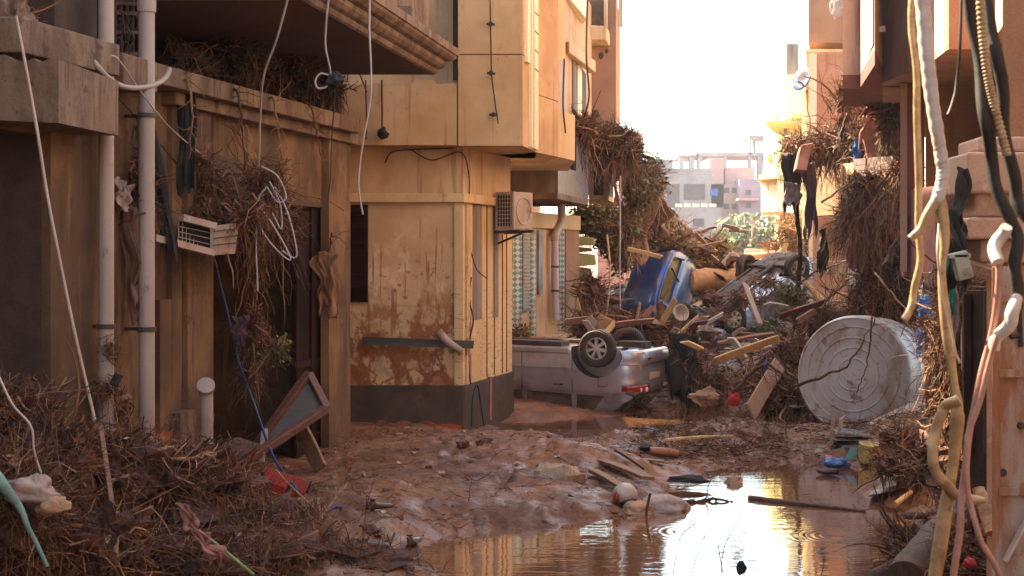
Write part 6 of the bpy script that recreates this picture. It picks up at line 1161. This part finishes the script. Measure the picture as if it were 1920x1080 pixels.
branch('short dark branch floating left of the long stick', [(*px2g(1282, 944), -.09), (*px2g(1330, 940), -.08), (*px2g(1372, 941), -.09)], .025, mm['bark_dark'], sub=12, L_=.25)
crumple('dark sandal-shaped scrap at the puddle head', ong(1290, 905, .03), .2, .1, .05, mm['c_black'], 'scrap', 34, cat='scrap')
rock('angular muddy stone standing in the puddle head', at(1376, 908, 16.3), .13, .12, .10, mm['stone'], seed=41)
for i, q in enumerate((((1262, 1080), (1275, 1010), (1305, 980)), ((1296, 1080), (1310, 1030), (1325, 1000)), ((1352, 1078), (1360, 1020), (1392, 970)), ((1540, 1078), (1544, 1060), (1545, 1048)), ((1356, 1078), (1348, 1030), (1346, 1020)))):
    wire(['tallest bent reed at the bottom edge of the puddle', 'short reed right of the tallest bent reed', 'leaning reed near the middle bottom edge', 'dark upright reed under the ripple rings', 'small reed crossing the leaning reed'][i], W(10.6, *q), .0035, mm['tw'][3], 'reed', 'reed', 5, 'thin reeds at the bottom edge of the puddle')
crumple('small dark tuft poking up at the bottom edge of the puddle', at(1390, 1068, 10.6), .03, .03, .05, mm['c_black'], 'tuft', 35, .8, 'tuft')
# far shore litter
crumple('bright blue crumpled bag on the small mud island', ong(1245, 828, .03), .16, .1, .05, mm['p_blue'], 'plastic_bag', 36, cat='bag')
crumple('pale grey rag on the right end of the mud island', ong(1470, 845, .02), .16, .1, .05, mm['c_white'], 'rag', 37)
for i, (a_, c_, w_, m_, l_) in enumerate((((1250, 832), (1370, 826), .04, 'wood_yellow', 'thin pale lath lying along the mud island'), ((1380, 835), (1418, 868), .05, 'wood_yellow', 'pale stick sloping to the water off the mud island'), ((1420, 795), (1500, 800), .12, 'wood', 'brown plank behind the mud island'),
      ((1480, 830), (1560, 840), .1, 'wood_maroon', 'reddish plank left of the yellow tub'), ((1170, 870), (1245, 875), .12, 'wood', 'flat muddy plank on the bank right of the red-edged board'), ((1320, 805), (1405, 800), .06, 'wood', 'short lath on the crest of the mud island'),
      ((1555, 858), (1640, 872), .12, 'wood_maroon', 'wet red-brown plank in front of the yellow tub'))):
    board(l_, ong(*a_, .05), ong(*c_, .06), w_, .03, mm[m_])
b = MB(); b.lathe([(0, 0), (.13, 0), (.15, .22), (.155, .23), (.14, .23), (.0, .21)], at(1628, 866, 17.6), Vector((.1, -.15, 1)), 8); solo('plastic_tub', b, mm['p_yellow'], 'muddy yellow plastic tub on the far shore', 'tub')
t = thing('crate_stack', 'crushed dark grey plastic crates below the water tank', 'crate', tuple(at(1600, 850, 18.2)))
for i in range(4): b = MB(); b.box(at(1600+random.uniform(-6, 6), 846-i*11, 18.3+.05*i), (.5, .34, .055), Matrix.Rotation(R(-6+4*i), 3, 'Y'), jit=.03); bevel(part('crate_layer', b, plast('grey_crate_%d' % i, (.10+.03*i, .10+.03*i, .10+.03*i)), t), .012)
board('upright brown stake in front of the water tank', at(1560, 838, 18.4), at(1563, 780, 18.6), .06, .05, mm['wood'], name='stake')
board('short white plastic strip standing by the grey crates', at(1574, 810, 18.2), at(1580, 782, 18.2), .05, .03, mm['plastic_white'], up=(0, 1, 0))
board('brown board tilted between the crates and the blue scrap', at(1570, 842, 17.7), at(1582, 868, 17.6), .16, .02, mm['wood'], up=(.3, 1, 0))
board('pale teal board tilted next to the yellow tub', at(1592, 862, 17.5), at(1602, 838, 17.6), .09, .02, mm['p_teal'], up=(.3, 1, 0))
crumple('blue and red scrap at the water edge left of the yellow tub', at(1566, 870, 17.4), .15, .1, .07, mm['p_blue'], 'scrap', 38, .5, 'scrap')
crumple('red scrap lying on the blue one by the water', at(1556, 862, 17.5), .08, .08, .05, mm['p_red'], 'scrap', 39, .5, 'scrap')
crumple('clod with twigs standing in the right end of the puddle', at(1553, 884, 16.9), .13, .1, .04, mm['soil'], 'clod', 40, .4, 'clod')
b = MB(); q = [at(1622, 797, 19.4), at(1742, 742, 19.8), at(1756, 790, 18.9), at(1668, 834, 18.4)]; b.hexa([p+Vector((0, -.01, .025)) for p in q]+[p+Vector((0, .01, -.025)) for p in q]); bevel(solo('slab', b, mm['tile_grey'], 'pale grey laminate slab leaning on debris in front of the water tank', 'slab'), .008)
t = thing('metal_sheet', 'bent corrugated grey sheet at the puddle edge right', 'sheet', tuple(at(1670, 935, 14.9)))
b = MB(); rows = []
for j in range(9):
    s_ = j/8; rows.append([at(1628+84*u_+s_*6, 928-20*u_-26*s_*(.3+.7*u_), 15.2+.5*s_)+Vector((0, 0, .012*math.sin(j*math.pi))) for u_ in np.linspace(0, 1, 14)])
rows2 = []
for j in range(33):
    s_ = j/32; rows2.append([at(1628+84*u_+s_*6, 930-20*u_-24*s_*(.3+.7*u_), 15.0+.5*s_)+Vector((0, 0, .012*math.sin(s_*50)+.006*math.sin(u_*20))) for u_ in np.linspace(0, 1, 14)])
b.grid(rows2); o = part('sheet', b, mm['tile_grey'], t, smooth=True); o.modifiers.new('s', 'SOLIDIFY').thickness = .004
log('pale yellow stick poking from the root ball to the water', [at(1678, 946, 14.4), at(1708, 922, 14.7)], (.03, .025), mm['wood_yellow'], 'stick', 'stick', 10)
crumple('wet clod at the right shore of the puddle', at(1712, 968, 13.8), .14, .1, .04, mm['soil'], 'clod', 43, .4, 'clod')
b = MB(); b.tube([at(1793, 955, 9.8), at(1796, 938, 9.8)], .014, 8); solo('bottle_scrap', b, mm['p_teal'], 'small teal plastic piece beside the pink cables', 'plastic')
crumple('dark red scrap at the bottom edge beside the gate', at(1820, 1058, 9.2), .04, .04, .04, mm['c_red'], 'scrap', 44, cat='scrap')
log('thick brown root trunk curving out of the bottom right', [at(1700, 1090, 9.6), at(1770, 1010, 10.2), at(1850, 930, 10.8)], (.15, .16), mm['bark_dark'], 'root_trunk', 'root', 16)
log('upright reddish stump stub left of the rusty gate', [at(1862, 1000, 8.9), at(1845, 950, 9.), at(1835, 915, 9.1)], (.05, .04), mm['bark'], 'stump', 'stump', 12)
log('second smoother root below the root trunk', [at(1640, 1085, 10.4), at(1720, 1045, 10.2), at(1790, 1000, 10)], (.07, .08), mm['bark_dark'], 'root_trunk', 'root', 14)
# --- middle distance
log('huge bare tan log lying behind the cars', [at(1283, 528, 34), at(1340, 525, 34.4), at(1405, 522, 35)], (.30, .26), mm['bark'], n=20, amp=.05)
log('second bare log farther back, seen over the grey car', [at(1368, 500, 38), at(1480, 478, 39)], (.26, .22), mm['bark'], n=16)
log('shorter bare log below the huge one', [at(1290, 590, 33), at(1345, 572, 33.4)], (.18, .22), mm['bark'], n=16)
rag('tan felt sheet hanging behind the blue car', [at(1196, 358, 31.4), at(1214, 352, 31.4), at(1236, 366, 31.4)], 1.5, mm['c_tan'], fold=.06, nf=1.5, taper=1.0, sway=-.35, seed=50, thick=.03)
rag('brown heavy cloth draped right of the tan felt sheet', [at(1228, 366, 31.8), at(1256, 390, 31.8)], .75, mm['c_brown'], fold=.16, nf=3, taper=1.3, sway=-.1, seed=51, thick=.02)
rag('dark brown leather-like sheet left of the tan felt', [at(1178, 352, 31.2), at(1196, 380, 31.2)], 1.0, mm['bark_dark'], fold=.05, nf=1, taper=.6, seed=52, thick=.02)
rag('faded pink cloth strip hanging from the brown house balcony', [at(1160, 262, 30.2), at(1176, 266, 30.2)], 1.0, mm['c_pink'], fold=.06, nf=2, taper=.7, seed=53)
rag('long rosy rag hanging left of the leaning branches', [at(1146, 300, 30.2), at(1156, 300, 30.2)], .95, mm['c_pink'], fold=.04, nf=2, taper=.8, sway=.05, seed=54)
wire('thin white cable hanging with a grey box at its end', W(27.5, (1163, 330), (1163, 420), (1162, 500), (1163, 590)), .014, mm['wire_white'])
b = MB(); b.box(at(1166, 601, 27.4), (.20, .12, .20), Matrix.Rotation(R(38), 3, 'Y')); bevel(solo('junction_box', b, plast('pale_blue_grey_plastic', (.42, .42, .48)), 'pale grey box hanging over the silver car wheels', 'box'), .015)
wire('thin bent bamboo cane behind the silver car', W(29, (1138, 440), (1144, 500), (1140, 560), (1136, 600)), .02, mm['wood_yellow'], 'cane', 'cane')
brd = [((1082, 560), (1098, 622), 27.6, .05, 'wood_yellow', 'pale pole leaning by the corner pier of the tiled house'), ((1176, 466), (1240, 482), 27.9, .08, 'wood_yellow', 'thin tan board lying over the tail of the blue car'), ((1100, 598), (1140, 640), 26.4, .22, 'plastic_white', 'muddy white panel tilted above the silver car wheel'),
       ((1136, 625), (1152, 606), 26.2, .10, 'wood_yellow', 'short pale board beside the silver car far tyre'), ((1176, 628), (1196, 600), 26.8, .12, 'wood_pink', 'pinkish board right of the hanging grey box'), ((1196, 612), (1256, 606), 27.4, .10, 'wood', 'brown board across the debris under the blue car'),
       ((1206, 596), (1226, 575), 27.2, .12, 'c_pink', 'rust-pink torn sheet in front of the blue car nose'), ((1238, 565), (1244, 610), 27.2, .10, 'c_pink', 'second rust-pink torn sheet, upright by the blue car'), ((1290, 652), (1330, 612), 28.6, .12, 'wood_yellow', 'long pale board leaning on the crushed black car'),
       ((1258, 620), (1300, 640), 27.2, .2, 'stone', 'pale broken slab left of the crushed black car'), ((1298, 572), (1322, 584), 31, .06, 'p_teal', 'teal tube-like strip below the short log'), ((1524, 505), (1600, 500), 30, .3, 'stone', 'sunlit broken slab at the foot of the ochre wall'),
       ((1500, 520), (1560, 580), 29, .08, 'wood_yellow', 'sunlit splintered lath right of the grey car'), ((1530, 600), (1545, 560), 27, .14, 'wood_yellow', 'short bright board above the brush bank'), ((1450, 520), (1475, 455), 34, .12, 'wood_yellow', 'bright leaning board behind the grey car wheel'),
       ((1440, 500), (1475, 470), 36, .3, 'cream', 'bright cream slab on the far heap'), ((1395, 478), (1450, 480), 44, .4, 'cream', 'pale flat slab in the far hazy street'), ((1500, 395), (1540, 402), 37, .12, 'wood_yellow', 'tan bent board at the top of the far right heap')]
for a_, c_, D, w_, m_, l_ in brd: board(l_, at(*a_, D), at(*c_, D+.15), w_, .03, mm[m_], up=(0, 1, .4))
b = MB(); b.lathe([(0, 0), (.11, 0), (.13, .05), (.16, .2), (.17, .21), (.15, .21), (.0, .05)], at(1268, 590, 27.6), Vector((.3, -.8, .2)), 20); solo('bucket', b, mm['plastic_white'], 'round pale bucket near the crushed black car', 'bucket', smooth=True, auto=40)
b = MB(); b.box(at(1130, 605, 26.6), (.32, .3, .26), Matrix.Rotation(R(25), 3, 'Y') @ Matrix.Rotation(R(20), 3, 'Z')); bevel(solo('cardboard_box', b, mm['c_tan'], 'muddy brown box above the silver car wheel', 'box'), .02)
rock('pale squared masonry block under the tilted grey car', at(1432, 654, 27.6), .30, .25, .12, mm['wood_yellow'], 'masonry_block', 60, .12)
rock('ochre boulder right of the pale masonry block', at(1400, 655, 28), .16, .2, .13, mm['stone'], 'stone', 61, .2)
board('wide pinkish board standing in the brush left of the tank', at(1462, 682, 22.6), at(1408, 772, 21.9), .27, .03, mm['wood_pink'], up=(-.2, 1, .2))
crumple('red cloth lump hanging at the foot of the pinkish board', at(1376, 752, 22.), .09, .08, .13, mm['c_red'], 'rag', 62)
crumple('small blue rag knotted above the pinkish board', at(1436, 690, 22.5), .05, .05, .10, mm['p_blue'], 'rag', 63)
rag('black torn tarp hanging over the brush right of the silver car', [at(1262, 622, 24.3), at(1290, 618, 24.3), at(1304, 640, 24.3)], 1.15, mm['c_black'], fold=.14, nf=3, taper=.75, seed=55)
branch('long dark branch lying across the face of the water tank', [at(1490, 722, 20.3), at(1545, 705, 19.9), at(1588, 690, 19.8), at(1612, 650, 19.9), at(1640, 600, 20.3)], .022, mm['tw'][1], sub=5, L_=.22)
branch('thin forked twig hanging over the middle of the water tank', [at(1634, 596, 20.0), at(1632, 650, 19.9), at(1622, 700, 19.8), at(1606, 738, 19.8)], .015, mm['tw'][1], sub=2, L_=.1)
branch('bowed dark branch over the pinkish board', [at(1372, 736, 22), at(1420, 690, 22), at(1440, 682, 22), at(1480, 712, 21.8), at(1520, 722, 21.4)], .03, mm['bark_dark'], sub=10, L_=.5)
branch('long thin black branch reaching up across the grey car', [at(1452, 570, 26), at(1520, 515, 26), at(1580, 490, 26), at(1615, 492, 25)], .022, mm['bark_dark'], sub=8, L_=.5)
wire('black burnt cable hanging from the rags in front of the grey car', W(25.2, (1496, 360), (1492, 400), (1500, 450), (1497, 520), (1496, 590)), [.03, .045, .035, .05, .03], mm['c_black'], 'cable', 'cable')
branch('pale crooked root reaching from the wrecked balcony', [at(1540, 380, 21.5), at(1590, 345, 21.5), at(1610, 320, 21.5), at(1632, 268, 21.5)], .018, mm['tw'][2], sub=10, L_=.35)
branch('stout brown stick poking up beside the rose board', [at(1658, 500, 19.5), at(1680, 455, 19.4), at(1708, 415, 19.3)], .035, mm['bark_dark'], sub=4, L_=.3)
branch('orange-brown twig curving over the water tank', [at(1640, 512, 18.5), at(1690, 570, 18), at(1740, 610, 17.5)], .014, mm['tw'][2], sub=8, L_=.3)
for k in range(96):
    px, py, D = random.choice([(random.uniform(1090, 1290), random.uniform(585, 640), random.uniform(26.3, 28)), (random.uniform(1290, 1480), random.uniform(640, 740), 0), (random.uniform(1400, 1560), random.uniform(560, 740), random.uniform(22.8, 25)), (random.uniform(1300, 1560), random.uniform(470, 560), random.uniform(33, 36)), (random.uniform(1230, 1390), random.uniform(415, 490), random.uniform(34, 35.2)), (random.uniform(1240, 1420), random.uniform(600, 700), random.uniform(26.5, 29))])
    p = at(px, py, D) if D else ong(px, py, .12); D = p.y; a_ = random.uniform(0, math.pi); L_ = random.uniform(.25, .9); d_ = Vector((math.cos(a_), random.uniform(-.5, .5), math.sin(a_)*random.uniform(.2, .9)))*L_*.5
    board('snapped piece of plank lying in the debris around the wrecked cars', p-d_, p+d_, random.uniform(.05, .18), random.uniform(.02, .04), mm[random.choice(['wood', 'wood', 'wood_pink', 'wood_yellow', 'wood_maroon', 'stone', 'plastic_white'])], name='plank', up=(random.uniform(-.5, .5), .6, .6), cat='plank', grp='snapped planks in the debris around the wrecked cars')
for k in range(26):
    px, py, D = random.choice([(random.uniform(1220, 1330), random.uniform(600, 660), random.uniform(26.5, 28)), (random.uniform(1310, 1500), random.uniform(650, 750), 0), (random.uniform(1230, 1400), random.uniform(440, 500), 34.5), (random.uniform(1300, 1420), random.uniform(560, 610), 32)])
    p = at(px, py, D) if D else ong(px, py, .03); r_ = random.uniform(.08, .24)
    rock('broken lump of masonry in the debris around the wrecked cars', p, r_, r_*random.uniform(.6, 1), r_*random.uniform(.5, .8), mm[random.choice(['stone', 'concrete', 'soil', 'wood', 'stone'])], 'masonry_lump', 200+k, .3, 'masonry', 1.8, 'masonry lumps around the wrecked cars')
tangle('root_debris', 'long roots trailing from the wrecked balcony slabs over the silvery sheet', [(1640, 345, 20.7, 46, 12, .25), (1600, 390, 21, 18, 26, .25), (1690, 330, 19.8, 14, 40, .2)], 900, (.2, .8), (.004, .011), core=0, strands=260, sl=(.5, 1.3), bias=(0, 0, -.6))
for i, (x_, l_) in enumerate(((352, 'root dangling over the cornice beside the black torn cloth'), (445, 'thick root drooping over the cornice above the twig nest'), (512, 'pale root sagging from the gallery just right of the nest'), (585, 'short root hanging off the cornice near the orange shirt'))):
    p = AP(x_, 150+(x_-340)*.2, .32); branch(l_, [p+Vector((-.2, .3, .1)), p, p+Vector((.06, -.05, -.3)), p+Vector((.02+.05*i, -.05, -.7-.1*(i % 2)))], .016, mm['tw'][i % 3], sub=16, L_=.35)
# rags on the right
rr = [([(1468, 290), (1500, 285)], 24.3, .95, 'c_black', 'black rags hanging at the left end of the wrecked balcony', .9), ([(1472, 340), (1500, 345)], 24.1, .35, 'c_grey', 'grey cloth corner below the black rags', 1.2), ([(1505, 300), (1530, 305)], 24.2, 1.2, 'c_purple', 'long dark purple blanket hanging beside the black rags', .8),
      ([(1534, 430), (1550, 428)], 26, .8, 'c_black', 'black shirt hanging in front of the ochre wall', .9), ([(1582, 365), (1640, 370), (1684, 380)], 20.9, .32, 'c_white', 'silvery white torn sheet under the broken slab', .9), ([(1588, 455), (1610, 450)], 21.2, .38, 'c_pink', 'dusty pink rounded cloth in the hanging roots', .6),
      ([(1634, 470), (1652, 468)], 21.1, .3, 'c_brown', 'brownish cloth next to the dusty pink one', .7), ([(1672, 245), (1692, 250)], 20.2, .32, 'c_white', 'white rag dangling under the pink bay', .5), ([(1672, 290), (1690, 290)], 20.3, .35, 'c_grey', 'dark grey rag below the white dangling one', .5),
      ([(1620, 200), (1650, 205)], 21.4, .72, 'c_pink', 'pale pink torn cloth standing over the purple balcony front', 1.2), ([(1722, 560), (1746, 556)], 15.2, .5, 'c_blue', 'bright blue plastic sheet hanging left of the white cables', .6), ([(1726, 510), (1748, 512)], 15.3, .3, 'c_grey', 'grey plastic above the bright blue sheet', .9),
      ([(1768, 490), (1800, 500)], 12.5, .55, 'c_white', 'silvery plastic sheet hanging below the stone pier', .5), ([(1796, 318), (1804, 318)], 8.7, .55, 'c_black', 'charred black shreds hanging on the stone pier', .8), ([(1783, 440), (1797, 440)], 8.8, .3, 'c_black', 'lower charred shreds beside the grey-green box', 1.4),
      ([(1568, 225), (1590, 215)], 22.2, .35, 'c_black', 'dark rag tuft under the pink house corner', .6), ([(1600, 260), (1612, 258)], 21.8, .3, 'c_blue', 'small blue rag in the balcony brush', .7), ([(1780, 420), (1786, 420)], 9.3, .5, 'c_teal', 'narrow teal strip hanging behind the charred shreds', .9),
      ([(1422+10, -5), (1422+22, -5)], 30, .01, 'c_white', '', 1)]
for i, (q, D, dr, m_, l_, tp) in enumerate(rr[:-1]): rag(l_, [at(a_, c_, D) for a_, c_ in q], dr, mm[m_], fold=min(.06, dr*.12), nf=3, taper=tp, seed=70+i, jag=.25)
board('pink rolled mattress sticking out of the balcony brush', at(1500, 322, 23.9), at(1512, 272, 24.1), .2, .13, mm['c_pink'], name='mattress', up=(0, 1, 0), cat='mattress')
crumple('white paper scrap stuck high on the pink house', at(1634, 18, 17.5), .05, .03, .10, mm['c_white'], 'paper_scrap', 81, cat='paper')
crumple('grey bundle of trash on the upper brown box edge', at(1570, 20, 33.4), .15, .1, .3, mm['c_white'], 'bundle', 82, .5, 'bundle')
board('upright tan wooden post behind the bright blue sheet', at(1742, 680, 15.8), at(1738, 585, 15.8), .13, .08, mm['wood_yellow'], name='post', up=(0, 1, 0))
board('slim pale post left of the steel door', at(1807, 700, 11.5), at(1806, 610, 11.5), .03, .03, mm['wood_yellow'], name='post', up=(0, 1, 0))
branch('dark twigs growing up in front of the grey car', [at(1480, 660, 25), at(1492, 600, 25), at(1500, 540, 25), at(1496, 500, 25)], .022, mm['bark_dark'], sub=30, L_=.8)
branch('bare bush stems rising left of the water tank', [at(1530, 640, 23.5), at(1545, 570, 23.5), at(1590, 520, 23.5)], .022, mm['bark_dark'], sub=26, L_=.9)
tangle('leaf_spray', 'small green leaves on stems in front of the tilted grey car', [(1480, 560, 25, 26, 22, .3), (1440, 620, 25.5, 20, 16, .3)], 60, (.2, .6), (.004, .008), core=0, leaf=900, leafm=5, lsz=.04, cat='leaves')
# ---------------------------------------------------------------- hanging cables in front
def C(lab, D, q, r, m, **k): return wire(lab, [at(a_+random.uniform(-1.6, 1.6), c_, D+random.uniform(-.03, .03)) for a_, c_ in q], [x*D/F for x in r] if isinstance(r, (list, tuple)) else r*D/F, mm[m], 'cable', 'cable', 12, None, 8)
C('slim yellowed cable hanging straight, leftmost of the foreground cables', 5.3, ((1717, -30), (1712, 60), (1718, 200), (1724, 400), (1722, 500), (1712, 560), (1696, 600)), 7, 'cab_yellow')
t = thing('cable', 'thick cable wrapped in white tape that splits in two at its lower end', 'cable', tuple(at(1757, 370, 5.2)))
def smooth_path(P, sub=8):
    P = [Vector(p) for p in P]; Q = []
    for i in range(len(P)-1):
        p0, p1, p2, p3 = P[max(i-1, 0)], P[i], P[i+1], P[min(i+2, len(P)-1)]
        for k in range(sub):
            t_ = k/sub; Q.append(.5*((2*p1)+(p2-p0)*t_+(2*p0-5*p1+4*p2-p3)*t_*t_+(3*p1-p0-3*p2+p3)*t_**3))
    return Q+[P[-1]]
P_ = smooth_path([at(a_, c_, 5.2) for a_, c_ in ((1728, -30), (1737, 90), (1748, 190), (1764, 290), (1768, 330), (1757, 378))], 14)
b = MB(); b.tube(P_, [(15-3*min(1, i/40))*5.2/F*(1+.05*math.sin(i*1.7)+.03*math.sin(i*.6)) for i in range(len(P_))], 16); part('taped_sleeve', b, mm['cab_white'], t, smooth=True, auto=60)
b = MB(); Q = [P_[i] for i in range(0, len(P_), 1)]
for i in range(3, len(Q)-2, 6):
    a_ = (Q[i+1]-Q[i]).normalized(); tilt = (a_+Vector((.5, 0, .25))).normalized(); b.lathe([(12.6*5.2/F, -.004), (14.2*5.2/F, 0), (12.6*5.2/F, .004)], Q[i], tilt, 18)
part('tape_edge', b, mm['cab_white'], t, smooth=True)
P_ = smooth_path([at(a_, c_, 5.2) for a_, c_ in ((1757, 374), (1738, 405), (1726, 430), (1706, 448))]); b = MB(); b.tube(P_, [x*5.2/F for x in np.linspace(11, 7, len(P_))], 12); part('split_end', b, mm['cab_yellow'], t, smooth=True, auto=60)
P_ = smooth_path([at(a_, c_, 5.2) for a_, c_ in ((1764, 372), (1771, 450), (1766, 520), (1778, 640), (1790, 720), (1795, 770), (1788, 860), (1772, 960), (1750, 1100))]); b = MB(); b.tube(P_, [(9+2*math.sin(i*.35)+(3 if i > 40 else 0))*5.2/F for i in range(len(P_))], 12); part('long_end', b, mm['cab_yellow'], t, smooth=True, auto=60)
C('curled yellow cable bending back up to the right at its tip', 5.15, ((1796, 750), (1772, 765), (1756, 800), (1750, 850), (1762, 895), (1786, 925), (1815, 936), (1846, 938)), [11, 10, 10, 10, 10, 11, 10, 9, 5], 'cab_yellow')
C('thin grey-green wire twisted along the yellow cable', 5.1, ((1760, 420), (1758, 480), (1768, 560), (1778, 600), (1790, 655), (1800, 680)), 2.2, 'tile_grey')
C('straighter pink cable coming out of the white sleeve', 5.0, ((1872, 490), (1864, 580), (1845, 690), (1820, 800), (1806, 900), (1800, 990), (1784, 1100)), 6.5, 'cab_pink')
C('pink cable that swings out to the bottom right', 4.95, ((1872, 620), (1850, 700), (1826, 790), (1812, 850), (1814, 930), (1836, 1000), (1862, 1055), (1880, 1100)), 5.5, 'cab_pink')
C('thick smooth black cable', 5.0, ((1822, -30), (1833, 100), (1846, 220), (1862, 310), (1880, 385), (1899, 430), (1905, 490), (1908, 560)), 12, 'cab_black')
C('thick charred black cable nearest the right edge', 5.1, ((1848, -30), (1858, 60), (1876, 140), (1886, 230), (1898, 320), (1912, 380), (1935, 425)), [11, 11, 12, 11, 12, 12, 11], 'cab_black')
P_ = smooth_path([at(a_, c_, 4.95) for a_, c_ in ((1836, -30), (1842, 60), (1852, 140), (1866, 205), (1889, 292))], 44); b = MB(); b.tube(P_, [(7.2+(1.5 if i % 4 < 2 else -.4))*4.95/F for i in range(len(P_))], 14)
solo('conduit', b, mm['cab_yellow'], 'ribbed yellowish conduit between the two black cables', 'conduit', smooth=True, auto=60)
C('white tape sleeve above the pink cables', 4.98, ((1884, 425), (1876, 450), (1870, 492)), [11, 13, 11], 'cab_white')
C('lower white tape sleeve angled across the gate', 4.95, ((1908, 558), (1898, 590), (1880, 625), (1864, 655)), [10, 13, 12, 10], 'cab_white')
C('thin black wire with a bent tip under the orange bay', 5.4, ((1801, -30), (1799, 80), (1796, 150), (1788, 185), (1777, 216)), 3, 'wire_black')
C('thin dark wire under the lower white sleeve', 4.98, ((1906, 480), (1912, 530), (1916, 580)), 3, 'wire_black')
# ---------------------------------------------------------------- air
mb = MB(); mb.hexa([Vector(p) for p in ((-60, -6, -3), (140, -6, -3), (140, 200, -3), (-60, 200, -3), (-60, -6, 20), (140, -6, 20), (140, 200, 20), (-60, 200, 20))])
hz = bpy.data.materials.new('pale_haze'); hz.use_nodes = True; t_ = hz.node_tree
for n in list(t_.nodes):
    if n.type == 'BSDF_PRINCIPLED': t_.nodes.remove(n)
vp = t_.nodes.new('ShaderNodeVolumePrincipled'); vp.inputs['Color'].default_value = (.86, .89, 1., 1); vp.inputs['Density'].default_value = .00045; vp.inputs['Anisotropy'].default_value = .5
t_.links.new(vp.outputs[0], [n for n in t_.nodes if n.type == 'OUTPUT_MATERIAL'][0].inputs['Volume'])
solo('haze', mb, hz, 'pale bright haze filling the street air', 'haze', kind='stuff')
sc.cycles.volume_step_rate = 4; sc.cycles.volume_max_steps = 64
